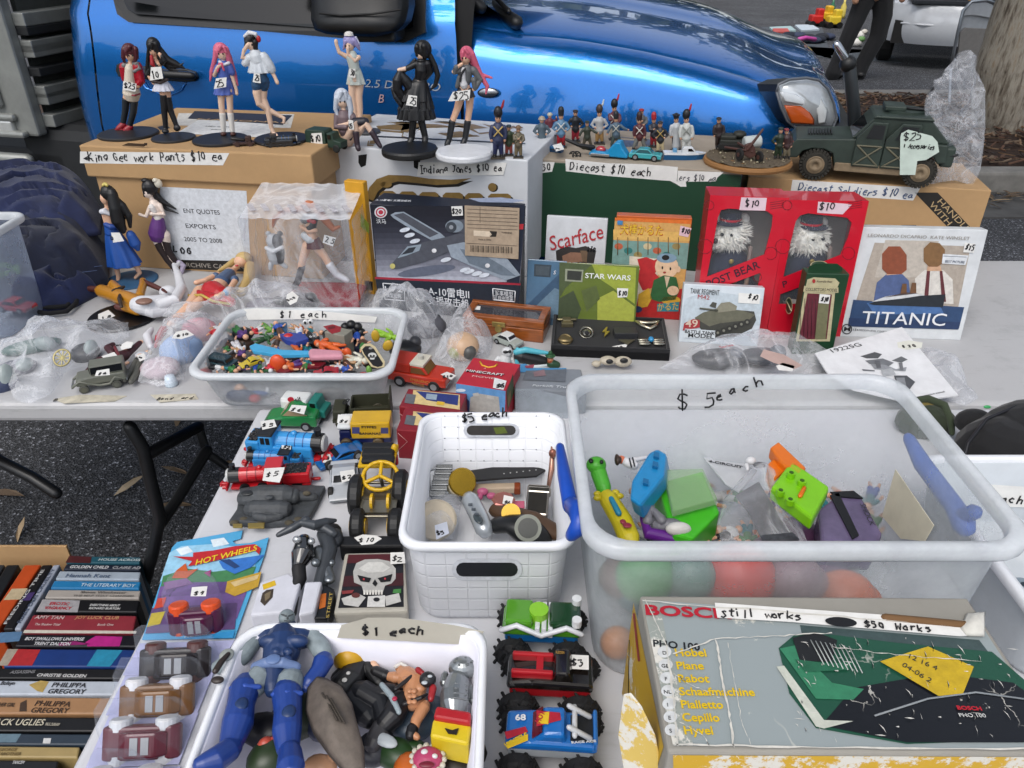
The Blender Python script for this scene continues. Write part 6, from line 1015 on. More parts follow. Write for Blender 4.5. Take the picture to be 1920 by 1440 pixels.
bag('bag_of_clothes','clear bag of pale blue and pink doll clothes, left of the toy tub',[(258,715),(262,690),(288,650),(305,618),(340,598),(400,596),(418,602),(405,630),(372,660),(350,690),(345,710),(320,722),(285,722)],.01,.055,BAG(.2,.5,14),.03,5.)
DC_='doll clothes inside the clear bag'
for x,y,r,c,lb in((340,655,(.045,.05,.03),'#8fa8cc','pale blue doll garment in the clear bag'),(375,620,(.04,.03,.03),'#c08a92','pink doll garment in the clear bag'),(300,690,(.04,.035,.02),'#b9a6ac','dusty pink doll garment at the front of the clear bag')):blob('doll_garment',lb,'doll clothes',at(x,y,.015),r,c,None,DC_,(),.9)
bg=kids(bpy.data.objects['bag_of_clothes'])[0];tag_at(bpy.data.objects['bag_of_clothes'],tabf(.075),[(330,622),(350,618),(364,628),(340,636),(322,634)],'$10',((332,632),(356,628)),9)
mb=MB();mb.lathe([(0,0),(.012,0),(.013,.004),(.009,.022),(0,.022)],mat('#c3d0da',.3),at(322,722,0),n=14);solo(mb,'pale_cup','tiny pale blue cup at the edge of the bag of doll clothes','cup')
bag('bag_of_parts','clear bag of dark toy parts with a forty dollar tag behind the toy tub',[(300,590),(380,575),(450,560),(530,540),(580,545),(610,570),(608,590),(540,600),(430,600),(330,606)],.02,.05,BAG(.22,.45,16),.03,11.)
for x,y,r,c,lb in((560,568,(.05,.03,.025),'#3c3a40','dark toy part in the bag behind the toy tub'),(500,575,(.05,.03,.02),'#55505a','grey toy part in the bag behind the toy tub')):blob('toy_part',lb,'toy part',at(x,y,.025),r,c,None,'parts in the bag behind the tub',[((.03,0,.01),.016,'#2a2a2e')])
tag_at(bpy.data.objects['bag_of_parts.001'],tabf(.085),[(538,552),(548,546),(560,556),(556,566),(544,572),(536,562)],'$40',((541,565),(557,558)),8)
bag('bag_of_parts','crumpled clear bag of black parts between the toy tub and wooden case',[(690,600),(690,570),(740,560),(800,575),(856,566),(862,585),(830,625),(800,660),(770,675),(740,670),(735,640),(720,605)],.01,.07,BAG(.24,.5,18),.05,17.)
for x,y,r,c,lb in((760,655,(.035,.03,.02),'#15161a','black round part in the bag beside the wooden case'),(800,612,(.045,.03,.03),'#4c4c52','grey part in the bag beside the wooden case')):blob('toy_part',lb,'toy part',at(x,y,.02),r,c,None,'parts in the bag by the wooden case',[((.02,.01,.012),.014,'#33353a')])
bag('bag_of_beads','clear bag holding a peach coloured ball in front of the wooden case',[(812,672),(828,640),(840,615),(860,592),(885,596),(905,625),(925,640),(918,665),(890,680),(850,690)],.005,.07,BAG(.16,.5,20),.03,23.);blob('peach_ball','peach and cream ball inside the small clear bag','ball',at(868,650,.025),(.036,.036,.032),'#bf9f80',None,None,[((-.014,-.02,-.002),.016,'#9a9a5a'),((.014,-.024,.0),.016,'#4c4c4a')])
bag('bag_of_parts','flat clear zip bag of dark parts behind the big clear tub',[(1235,690),(1290,655),(1350,638),(1440,634),(1550,640),(1562,665),(1540,700),(1400,705),(1280,702)],.01,.045,BAG(.14,.45,14),.02,29.)
for x,y,r,c,lb in((1350,672,(.06,.03,.018),'#26272b','dark part in the zip bag behind the big tub'),(1430,668,(.05,.03,.015),'#3a3c42','charcoal part in the zip bag behind the big tub')):blob('toy_part',lb,'toy part',at(x,y,.02),r,c,None,'parts in the zip bag',[((.03,0,.008),.018,'#4a4d55')])
zb=bpy.data.objects['bag_of_parts.003'];fz=tabf(.058);text('Series',zb,fz,(1352,653),(1376,648),8,'#a8323a',2,fit=True);tag_at(zb,fz,[(1425,668),(1432,655),(1470,665),(1505,685),(1490,692),(1450,680)],None,col=mat('#b39a92',.7));tag_at(zb,fz,[(1455,686),(1468,680),(1490,686),(1486,696),(1460,694)],None)
bag('empty_bag','flat crumpled clear bag under the instruction sheet at right',[(1700,690),(1720,655),(1745,650),(1790,668),(1805,690),(1815,720),(1835,745),(1810,760),(1780,750),(1740,745)],.004,.02,BAG(.16,.4,22),.03,31.)
sh=thing('instruction_sheet','white instruction sheet with a grey robot drawing lying behind the big tub','paper',at(1660,680,.03));pf_=Face(at(1660,690,.035),V((0,-.12,1)))
mb=MB();mb.prism([pf_.pt(q,0)for q in((1528,662),(1600,640),(1691,613),(1797,741),(1740,748),(1700,753),(1600,730),(1552,700))],(0,0,-.003),mat('#d3d4d6',.6,bump=.03));mb.obj('sheet',sh)
text('19225G',sh,pf_,(1562,661),(1617,648),11,'#2c2d32',2,fit=True);ar=Art(pf_)
for q,c,l in(([(1613,668),(1640,660),(1654,664),(1646,672),(1625,672)],'#4d4f52',1),([(1622,676),(1655,672),(1676,680),(1662,690),(1630,682)],'#6b6e72',2),([(1672,676),(1690,668),(1702,674),(1690,680)],'#5d6063',2),([(1632,682),(1660,684),(1680,692),(1700,688),(1698,696),(1640,692)],'#8a8d91',3),([(1652,694),(1672,690),(1680,702),(1656,706)],'#a2a5a8',4),([(1676,704),(1700,704),(1716,716),(1704,732),(1684,730)],'#4a4c50',4),([(1680,708),(1696,708),(1700,726),(1686,728)],'#7d8084',5),([(1616,692),(1640,694),(1640,696),(1618,695)],'#6b6e72',3),([(1640,676),(1650,676),(1652,690),(1644,690)],'#5a5c60',5),([(1685,680),(1692,680),(1694,694),(1688,694)],'#6a6c70',5)):ar.poly(q,c,l)
ar.obj('printed_picture',sh);text('instruction manual',sh,pf_,(1728,744),(1772,735),4,'#4a4b50',2,fit=True);tag_at(sh,pf_,[(1682,642),(1704,638),(1730,642),(1728,652),(1700,656),(1684,652)],'$20',((1694,652),(1724,650)),8,col=mat('#d0d1c6',.7))
# ------------------------------------------------------------ wooden case, ring tray, small toys
a,b,c=at(868,590,.05),at(1019,606,.05),at(1026,572,.05);yw=math.atan2((b-a).y,(b-a).x);w=(b-a).length;D=.085;H=.05
cs=thing('display_case','small varnished wooden display case with a glass lid and brass catch','case',V((a.x,a.y,T)),(0,0,yw));X=W(cs);WD=mat('#8a4a1c',.3,kind='wood',**{'Coat Weight':.5});mb=MB(X);mb.box((w/2,D/2,.016),(w,D,.032),WD,.002);bx=mb.obj('body',cs)
mb=MB(X)
for c_,s_ in(((w/2,.008,.042),(w+.002,.016,.018)),((w/2,D-.007,.042),(w+.002,.014,.018)),((.008,D/2,.042),(.016,D-.03,.018)),((w-.008,D/2,.042),(.016,D-.03,.018))):mb.box(c_,s_,WD,.002)
lid=mb.obj('lid',cs);mb=MB(X);mb.box((w/2,D/2,.044),(w-.03,D-.028,.002),mat('#3b3b40',.06,var=.3,scale=30,bump=0));gl=mb.obj('glass',lid);tag_at(cs,topface(X,.0455),[(881,573),(901,574),(900,581),(880,580)],None)
mb=MB(X);BR=mat('#a8935a',.3,.8);mb.box((w*.45,-.002,.036),(.03,.003,.012),BR,.001);mb.cyl((w*.45,-.006,.026),(w*.45,.0,.026),.008,BR,n=14);mb.obj('catch',cs)
a,b=at(1033,648,.026),at(1257,657,.026);c=at(1040,583,.026);yw=math.atan2((b-a).y,(b-a).x);w=(b-a).length;D=.155;BV=mat('#0b0b0f',.8,kind='cloth')
ty=thing('ring_tray','black velvet display tray of novelty rings in front of the film cases','tray',V((a.x,a.y,T)),(0,0,yw));X=W(ty);mb=MB(X)
for c_,s_ in(((w/2,D/2,.010),(w,D,.02)),((w/2,.003,.013),(w,.006,.028)),((w/2,D-.003,.013),(w,.006,.028)),((.003,D/2,.013),(.006,D-.013,.028)),((w-.003,D/2,.013),(.006,D-.013,.028))):mb.box(c_,s_,BV,.0015)
mb.obj('tray',ty);SLV=mat('#8e8b80',.25,.9,var=.2);RG='novelty rings in the black tray'
def ring(px,py,fn,lb,col=SLV):p=at(px,py,.021);mb=MB();k=dep(p)/F*1.35;fn(mb,p,k,col);solo(mb,'ring',lb,'ring',RG)
def band(mb,p,k,col,r=9):mb.lathe([(r*k*.75,0),(r*k,0),(r*k,4*k),(r*k*.75,4*k),(r*k*.75,0)],col,p+V((0,0,.002)),(0,-.5,.86),20)
ring(1063,608,lambda mb,p,k,c:(mb.box(p+V((0,.006,.006)),(12*k,10*k,8*k),c,.002),mb.box(p+V((0,-.008,.004)),(16*k,8*k,6*k),c,.001),mb.tube([p+V((-12*k,.012,.006)),p+V((12*k,.012,.006))],2*k,c)),'bronze cup shaped ring, top left in the black tray',mat('#857c60',.35,.8))
ring(1060,640,lambda mb,p,k,c:(mb.ell(p+V((0,0,.004)),(11*k,9*k,5*k),c),band(mb,p,k,c)),'bronze oval ring, bottom left in the black tray',mat('#7d6e4e',.35,.8))
ring(1099,627,lambda mb,p,k,c:(band(mb,p,k,c,10),mb.ell(p+V((0,-.006,.006)),(7*k,9*k,5*k),c),mb.ell(p+V((0,-.012,.008)),(4*k,5*k,4*k),BV)),'silver mask shaped ring, second from the left in the tray')
def bolt(mb,p,k,c):mb.prism([p+V((x*k,y*k,.003))for x,y in((2,16),(-5,2),(-1,2),(-4,-14),(6,3),(1,3),(4,16))],(0,0,.003),c,.0004)
ring(1136,627,bolt,'gold lightning bolt ring in the middle of the tray',mat('#b39d4a',.3,.8))
ring(1172,628,lambda mb,p,k,c:mb.box(p+V((0,0,.005)),(32*k,20*k,8*k),c,.001),'dark square ring box with emblem in the tray',mat('#2a2b2e',.5));ring(1176,644,lambda mb,p,k,c:mb.prism([p+V((x*k,y*k,.002))for x,y in((-12,6),(12,6),(0,-8))],(0,0,.003),c,.0005),'grey triangular ring below the dark square one',mat('#5d5a4c',.4,.6))
ring(1216,612,lambda mb,p,k,c:(mb.tube([p+V((x*k,y*k,.004))for x,y in((-15,10),(-10,-2),(0,-12),(10,-2),(15,10),(5,6),(-5,6),(-15,10))],2.6*k,c)),'silver pointed crown ring, top right in the tray',mat('#b3ad9a',.25,.9))
ring(1221,645,lambda mb,p,k,c:([mb.ell(p+V((s_*10*k,y_*k,.005)),(9*k,3*k,2.5*k),c)for s_ in(-1,1)for y_ in(-6,0,6)],mb.ell(p+V((0,4*k,.008)),(4*k,5*k,4*k),mat('#2f86b8',.15))),'silver winged ring with a blue stone, bottom right in the tray')
tag_at(ty,Face(at(1160,650,.022),UP),[(1145,650),(1178,644),(1172,654),(1143,655)],'$10',((1148,654),(1172,651)),6)
pc,yw,L_=carp((975,655),(930,637));t,X=car_toy('toy_car','white and grey old saloon toy car beside the wooden case',pc,yw,.068,.030,.026,'#9aa29c',cab='#c9ccca',group=None)
ST='small toys by the ring tray'
f=Fig('toy_figure','small glossy white toy figure with black visor lying by the ring tray','toy figure',(950,680),T,ST);f.part('body','#c9cbcc',('E',951,660,0,11,10,10),('T',(948,672,0,12),(946,684,0,13)),('T',(934,672,0,5),(925,684,4,4)),('T',(960,672,0,5),(968,686,4,4)),rough=.2);f.part('visor','#141416',('E',948,660,9,5,3,3),('E',956,659,8,3,3,3),vox=.6);f.part('belt','#26282b',('T',(936,682,11,2),(948,685,13,2),(958,682,11,2)))
f=Fig('toy_shoe','small black and turquoise toy sneaker beside the ring tray','toy shoe',(1000,684),T,ST);f.part('upper','#15171a',('T',(976,668,0,13),(1000,674,0,12),(1024,678,0,8)),rough=.5);f.part('stripe','#4fa8b8',('T',(968,660,4,6),(985,656,4,6),(1010,660,4,5),(1028,662,4,3)),('T',(970,655,2,4),(970,680,6,5)));f.part('sole','#bfc9cc',('T',(968,684,6,5),(1000,688,8,5),(1026,684,5,4)))
f=Fig('toy_figure','tiny bearded toy figure in a green hat and coat beside the sneaker','toy figure',(1034,688),T,ST);f.part('body','#b57a5a',('E',1032,674,0,6,6,6));f.part('hat','#1f4a28',('E',1032,667,0,10,2.5,9),('T',(1032,666,0,5),(1032,661,0,4)));f.part('coat','#1f4028',('T',(1034,682,0,9),(1044,684,0,7)));f.part('beard','#8a4420',('E',1031,678,4,5,4,3),vox=.7)
f=Fig('toy_figure','cream toy animal head with big dark goggle eyes before the ring tray','toy figure',(1150,692),T,ST);f.part('body','#b3aa98',('E',1140,676,0,16,8,12),('E',1168,678,0,17,10,12),('E',1118,682,0,9,6,8));f.part('goggle','#141416',('E',1143,678,10,7,5,4));f.part('goggle','#141416',('E',1170,676,11,8,5,4))
pc,yw,L_=carp((852,728),(732,708),0.);t,X=car_toy('toy_truck','orange red emergency pickup toy truck with white roof lamp and price tag',pc,yw,.125,.055,.050,'#b3301c','pickup',group=None,glass='#6b4a2c',cat='toy truck')
mb=MB(X);mb.box((.062,.0275,.0525),(.03,.045,.006),mat('#c9c4b4',.4),.001);mb.cyl((.062,.0275,.055),(.062,.0275,.064),.006,mat('#b9b9b0',.3),n=12);mb.obj('roof_lamp',t);mb=MB(X);mb.box((.098,.0275,.044),(.045,.052,.02),mat('#a82a18',.35),.002);mb.obj('load_box',t);fz=Face(X@V((.03,0,.0335)),UP);tag_at(t,fz,[(826,702),(838,697),(856,704),(846,712)],'$10',((830,708),(850,707)),7);fs=Face(X@V((0,-.0006,0)),X.to_3x3()@V((0,-1,0)))
text('EMERGENCY',t,Face(X@V((0,.0556,0)),X.to_3x3()@V((0,1,0))),(769,713),(800,719),5,'#c9843a',1);text('RESCUE',t,Face(X@V((0,.0556,0)),X.to_3x3()@V((0,1,0))),(772,720),(798,726),5,'#c9843a',1)
def pxbox(name,label,cat,fl,fr,bl,h,m,group=None,D=None,bev=.0015):
 a,b,c=at(*fl,h),at(*fr,h),at(*bl,h);d=b-a;w=d.length;yw=math.atan2(d.y,d.x);t=thing(name,label,cat,V((a.x,a.y,T)),(0,0,yw),group);X=W(t);D=D or abs((X.inverted()@c).y);mb=MB(X);mb.box((w/2,D/2,h/2),(w,D,h),m,bev);mb.obj('body',t);return t,X,topface(X,h),Face(a,X.to_3x3()@V((0,-1,0))),w,D
t,X,tf,ff,w,D=pxbox('toy_carton','red topped cube carton with blue sky sides and yellow curve, behind the white basket','box',(855,718),(948,732),(872,668),.075,mat('#a81a2c',.35))
ar=Art(tf);ar.line([(900,678),(904,685),(916,689),(928,687),(932,683)],3.5,'#d2a32c',2);ar.poly([(927,708),(950,714),(944,731),(924,727)],'#cfd0d0',3);ar.obj('printed_mark',t);text('MINECRAFT',t,tf,(874,697),(944,706),8,'#1c1416',2,bold=.0012,fit=True);text('MINECRAFT',t,tf,(873,696),(943,705),8,'#d5d2d0',3,bold=.0002,fit=True);text('A',t,tf,(907,691),(912,692),4,'#d5d2d0',2);text('MOVIE',t,tf,(885,706),(926,711),5.5,'#d5b5b0',2,fit=True);hand('$6',t,tf,(930,726),(946,726),14,3.,lay=5)
ar=Art(ff);ar.poly([(855,719),(948,733),(946,790),(856,780)],'#5d8fc0',1);ar.poly([(882,745),(898,738),(935,744),(938,775),(880,772)],'#a7a49e',2);ar.poly([(886,738),(897,736),(898,742),(888,744)],'#b5b2ac',3);ar.poly([(913,741),(926,743),(927,749),(914,747)],'#b5b2ac',3);ar.poly([(855,745),(870,742),(880,752),(880,775),(856,772)],'#2b3c60',2);ar.ell(864,732,9,3,'#c5d2dc',2);ar.obj('printed_picture',t)
sr=Face(X@V((w,0,0)),X.to_3x3()@V((1,0,0)));ar=Art(sr);ar.poly([(950,735),(962,700),(964,735),(952,770)],'#3f4a2c',1);ar.poly([(951,745),(958,730),(958,750),(952,765)],'#6d5a30',2);ar.obj('printed_picture',t)
for fl,fr,bl,h,lb,z in(((748,762),(862,772),(760,728),.055,'dark red toy carton with blue printed lorry, further of two behind the basket',0),((743,806),(858,812),(756,764),.06,'dark red toy carton with blue printed lorry, nearer of two behind the basket',1)):
 t,X,tf,ff,w,D=pxbox('toy_carton',lb,'box',fl,fr,bl,h,mat('#7d1722',.4),'dark red toy cartons');dy=0 if not z else 40;ar=Art(tf);ar.poly([(775,731+dy),(862,740+dy),(862,768+dy),(772,756+dy)],'#c9b27c',1);ar.poly([(780,733+dy),(860,741+dy),(858,760+dy),(800,750+dy)],'#232f6c',2);ar.poly([(762,738+dy),(780,740+dy),(776,758+dy),(758,755+dy)],'#5d6064',2);ar.poly([(800,738+dy),(820,740+dy),(818,750+dy),(798,748+dy)],'#8a9aa8',3);ar.poly([(820,752+dy),(834,754+dy),(832,760+dy),(818,758+dy)],'#c9a32c',3);ar.obj('printed_picture',t)
 ar=Art(ff);q=[(748,774),(766,790),(750,812)]if not z else[(746,812),(764,828),(748,843)];ar.line(q,1.2,'#b98a86',1);ar.obj('printed_line',t)
t=thing('forklift_pack','clear topped grey pack with blue forklift card, between cube carton and big tub','pack',at(1010,760));a_=at(958,735,.05);mb=MB();P=[at(*q,.05)for q in((962,688),(1090,692),(1100,735),(965,728))];mb.prism(P,(0,0,-.049),mat('#777c82',.3,var=.1),.003);mb.obj('tray',t);fk=Face(at(1010,710,.0505),UP);ar=Art(fk);ar.poly([(957,684),(985,682),(998,690),(1062,690),(1062,697),(975,698),(962,706)],'#3d7ca8',1);ar.poly([(986,695),(1062,692),(1060,716),(980,712)],'#5a5f66',2);ar.poly([(984,686),(1002,683),(1000,690),(986,690)],'#8a3a4a',3);ar.poly([(1000,698),(1020,692),(1024,704),(1002,706)],'#7d6468',4);ar.obj('printed_card',t);text('Forklift Truck',t,fk,(998,724),(1075,728),7,'#cfd3d6',3,shear=.2,fit=True)
fk2=Face(at(1010,735,.048),V((0,-1,.2)));mb=MB();mb.grid(lambda u,v:at(966+100*u,730+55*v,.05*(1-v)),4,4,mat('#a9b2ba',.15,kind='frost',base=.35,edgew=.3,scale=12.));mb.obj('blister',t)
f=Fig('cap','olive green peaked cap beside the big clear tub','cap',(1745,800),T,'caps on the table',flat=.01);f.part('crown',mat('#27301f',.9,kind='cloth'),('E',1735,790,10,55,40,35));f.part('peak',mat('#323c28',.9,kind='cloth'),('T',(1705,752,45,6),(1740,748,50,8),(1770,760,46,8),(1783,790,30,7),(1785,812,18,5)));f.part('lining','#6d6033',('E',1735,762,38,30,10,8))
f=Fig('backpack','black fabric bag with a small green dot at the right edge of the table','bag',(1880,850),T,None,flat=.02);BK=mat('#08080b',.85,kind='cloth');f.part('body',BK,('E',1890,850,30,95,75,70),('E',1945,830,40,110,85,80),('E',1825,790,40,35,25,25),vox=2.);f.part('piping','#15151a',('T',(1803,880,40,3),(1815,830,70,3),(1850,785,95,3),(1910,760,105,3)));f.part('dot','#3a9a5a',('E',1851,763,86,7,4,3),vox=.7)
# ------------------------------------------------------------ shallow clear tub of one dollar toys
a,b,c=at(343,700,.09),at(728,728,.09),at(745,588,.09)
tub('storage_tub','shallow clear tub full of small toys with a one dollar paper strip','tub',a.x,b.x,1.21,1.505,.09,FRO(.2,.4,9.),RIMM,.03,.045,.012,.012)
tb_=bpy.data.objects['storage_tub.001'];bf=Face(V((0,1.470,T)),V((0,-1,.2)));tag_at(tb_,bf,[(458,580),(480,578),(600,583),(707,594),(703,605),(580,598),(452,600)],'$1 each',((525,596),(618,594)),14)
PT='one dollar toys in the shallow clear tub'
def bl(nm,lb,x,y,h,r,c,ex=(),rot=None,ct=None):blob(nm,lb+' in the one dollar tub',ct or 'small toy',at(x,y,h),r,c,rot,PT,ex)
def man(lb,x,y,ang,L,c1,c2,skin='#c8987a',h=.06,nm='toy_figure',grp=None):
 f=Fig(nm,lb if 'tub'in lb else lb+' in the one dollar tub','toy figure',(x,y),T,grp or PT,flat=h);ca,sa=math.cos(R(ang)),math.sin(R(ang));q=lambda a,b,d,r:(x+(a*ca-b*sa)*L,y+(a*sa+b*ca)*L*.75,d*L,r*L)
 f.part('body',skin,('E',)+q(.42,0,0,0)[:3]+(.13*L,.12*L,.13*L),('T',q(-.1,.06,0,.08),q(-.35,.10,0,.06),q(-.5,.16,0,.05)),('T',q(-.1,-.06,0,.08),q(-.35,-.12,0,.06),q(-.5,-.14,0,.05)),('T',q(.25,.14,0,.06),q(.12,.28,.05,.05),q(.2,.4,.1,.05)),('T',q(.25,-.14,0,.06),q(.1,-.28,.05,.05),q(-.05,-.34,.1,.05)),vox=1.)
 f.part('shirt',c1,('T',q(.24,0,0,.14),q(.05,0,0,.13)),('T',q(.25,.14,0,.08),q(.15,.24,.04,.07)),('T',q(.25,-.14,0,.08),q(.15,-.24,.04,.07)),vox=1.);f.part('trousers',c2,('T',q(-.02,0,0,.14),q(-.06,.06,0,.1),q(-.3,.1,0,.085)),('T',q(-.05,-.06,0,.1),q(-.3,-.11,0,.085)),vox=1.);return f
def prm(nm,lb,pix,h,th,c,ct='small toy',bev=.001):mb=MB();mb.prism([at(x,y,h)for x,y in pix],(0,0,th),mat(c,.35),bev);return solo(mb,nm,lb+' in the one dollar tub',ct,PT)
bl('toy_spider','shiny black humped toy',455,626,.055,(.024,.018,.014),'#0d0d0f',[((.014,.0,.002),(.012,.012,.008),'#1c1c20')])
man('white and black spotted toy dog',446,650,60,44,'#c9c9cc','#c3c3c8','#1c1c1e',.06,'toy_dog');man('dark green crouching toy figure',494,636,-20,40,'#1f4a24','#173a1c','#2c5a2a');man('light green toy dragon',502,615,40,34,'#5d8a34','#4a7a2c','#5d8a34')
prm('blue_plaque','dark blue square toy plaque',[(512,610),(538,608),(540,628),(514,630)],.055,.006,'#1f4f78');man('brown toy figure with arms up',520,640,-70,36,'#7d5438','#3a2c24','#9a6c4c')
prm('toy_board','long sky blue toy raft',[(469,655),(480,650),(530,662),(586,664),(588,670),(530,672),(476,664)],.065,.008,'#3f9cc8','toy board');prm('toy_boat','purple blue toy boat',[(526,636),(545,632),(572,636),(580,644),(556,652),(536,646)],.064,.012,'#2c3f8a','toy boat')
bl('red_dome','red round toy dome',541,632,.072,(.011,.009,.008),'#b0222a');man('blue and white toy figure',562,625,80,40,'#2a4fa0','#c4c8d2',h=.065);man('toy player in a black numbered shirt',584,634,50,46,'#121215','#17171a',h=.065);text('63',bpy.data.objects['toy_figure'],tabf(.076),(580,633),(592,631),8,'#d0d0d0',3)
bl('googly_eyes','pair of white toy eyes',573,604,.075,(.006,.006,.006),'#d4d4d4',[((.011,0,.001),.006,'#d4d4d4'),((0,-.005,.001),.003,'#17171a'),((.011,-.005,.002),.003,'#17171a')])
t,X,tf,ff,w,D=pxbox('toy_castle','grey toy castle block with red roof in the one dollar tub','small toy',(608,622),(645,630),(620,600),.085,mat('#7d7b70',.6,var=.2),PT,.03);ar=Art(tf);ar.poly([(606,612),(624,608),(640,613),(638,622),(622,626)],'#8a1c26',1);ar.poly([(615,613),(628,611),(628,615),(616,618)],'#5a1018',2);ar.obj('roof',t)
bl('black_flower','black rubber flower toy',661,622,.065,(.022,.014,.018),'#0c0c0e',[((.018*math.cos(a),-.003,.018*math.sin(a)),.010,'#101012')for a in(0,.8,1.6,2.4,3.2,4.,5.2)]);man('lime green toy frog',722,628,20,46,'#7da82c','#86b52f','#7da82c',.06,'toy_frog');bl('yellow_disc','yellow oval disc',704,630,.07,(.009,.004,.014),'#b3912a');bl('yellow_disc','lower yellow oval disc',727,648,.07,(.010,.004,.013),'#b3912a',rot=(0,.5,0))
man('bright orange toy figure',618,648,195,56,'#c2521c','#c8581c','#c2521c',.066);prm('pink_tube','clear pink bubble tube',[(579,668),(584,662),(642,666),(644,676),(582,678)],.07,.012,'#c58a98','tube',.004);bl('orange_ball','orange oval ball',521,682,.065,(.016,.010,.020),'#cc4a1e');bl('orange_ball','right hand small orange ball',651,662,.066,(.009,.007,.012),'#c8501e')
prm('toy_skateboard','small black toy skateboard with a cream edge and skull print',[(676,654),(683,647),(695,646),(704,652),(722,680),(721,689),(708,691),(696,688),(680,664)],.072,.003,'#c3b58f','toy skateboard',.0006)
skb=bpy.data.objects['toy_skateboard'];ar=Art(Face(at(698,668,.0752),UP));ar.poly([(679,655),(685,649),(694,649),(701,654),(718,681),(716,686),(708,688),(699,685),(683,664)],'#0e0e10',1);ar.ell(698,666,8,5,'#c3c3c0',2);ar.poly([(693,668),(703,668),(702,674),(694,674)],'#c3c3c0',2);ar.ell(695,667,2,1.6,'#0e0e10',3);ar.ell(701,667,2,1.6,'#0e0e10',3);ar.ell(695,653,4,2,'#8a8a88',2);ar.obj('skull_print',skb)
prm('toy_board','dark red toy snowboard',[(520,700),(545,684),(590,678),(612,684),(600,692),(560,694),(535,704)],.058,.006,'#6a1420','toy board')
for args in((('toy_car','yellow toy sports car with black window in the one dollar tub',at(472,684,.062),R(40),.045,.021,.014,'#bda51e','sport')),(('toy_van','dark teal toy van in the one dollar tub',at(420,690,.05),R(160),.055,.03,.026,'#0f2e36','van')),(('toy_car','red toy car at the front of the one dollar tub',at(612,704,.055),R(10),.05,.022,.016,'#9a1a26','sport')),(('toy_car','green and tan toy jeep in the one dollar tub',at(490,700,.05),R(15),.035,.018,.016,'#2c5a34','pickup'))):car_toy(*args,group=PT)
man('red and white toy figure',505,684,80,36,'#b01e2c','#c9c9cc','#c9c9cc',.06);man('white skeleton toy with red marks',664,674,10,50,'#c4c2b4','#b9b6a6','#c4c2b4',.062);man('blue and white toy figure at the right front',642,690,30,40,'#2a4a9a','#c4c8cf',h=.06);bl('black_block','black block',655,704,.055,(.018,.012,.01),'#0e0e12');bl('red_bead','red toy bead',682,706,.05,(.012,.009,.009),'#b01e2a');bl('white_bead','white toy bead',580,704,.06,(.006,.005,.006),'#cfcfd2');bl('red_ball','red ball at the left front',385,700,.045,(.014,.012,.010),'#b5332a');bl('green_bead','pale green bead',692,694,.055,(.006,.006,.010),'#6fa04a');man('grey toy robot',420,655,110,46,'#6d6a6a','#5d5a5c','#77757a',.055)
PAL=(('red','#a81e28'),('white','#c3c3c4'),('black','#141417'),('blue','#24489a'),('green','#2c6a30'),('tan','#a8825c'),('orange','#b8541c'),('purple','#4a2a6a'),('brown','#4a2f20'),('teal','#1c6a72'))
for i in range(30):
 x,y=395+(i%10)*31+rnd.uniform(-9,9),622+(i//10)*31+rnd.uniform(-8,8);a_,b_=PAL[(i*3+1)%10],PAL[(i*7+i//10)%10]
 man('tiny toy in %s top and %s trousers, %s row %s of toy tub'%(a_[0],b_[0],('back','middle','front')[i//10],('far left end','left end','left part','left middle','middle left','middle','middle right','right middle','right part','far right end')[i%10]),x,y,rnd.uniform(0,360),rnd.uniform(32,44),a_[1],b_[1],h=.052+.014*rnd.random())
for i in range(16):x,y=rnd.uniform(400,700),rnd.uniform(625,700);bl('toy_piece',('dark','charcoal','brown','navy')[i%4]+' small toy piece '+('near the back','under the raft','by the castle','along the front')[i//4],x,y,.035,(.022,.016,.014),('#17171b','#2a2528','#4a3326','#1c2440')[i%4])
for x,y,r,c,lb in((452,738,(.014,.012,.022),'#c39a80','flesh pink toy arm seen through the front wall'),(480,738,(.026,.006,.006),'#2a4f8a','blue bar seen through the front wall'),(478,747,(.012,.01,.008),'#b52a34','red ball seen through the front wall'),(503,735,(.006,.006,.012),'#b9bcc0','grey toy piece seen through the front wall'),(452,742,(.03,.01,.014),'#2f3c5c','navy toy block seen through the front wall'),(620,738,(.03,.01,.014),'#5a5350','brown toy block seen through the front wall')):p=at(x,y,.012);p.y=1.275;bl('toy_piece',lb,x,y,.012,r,c)
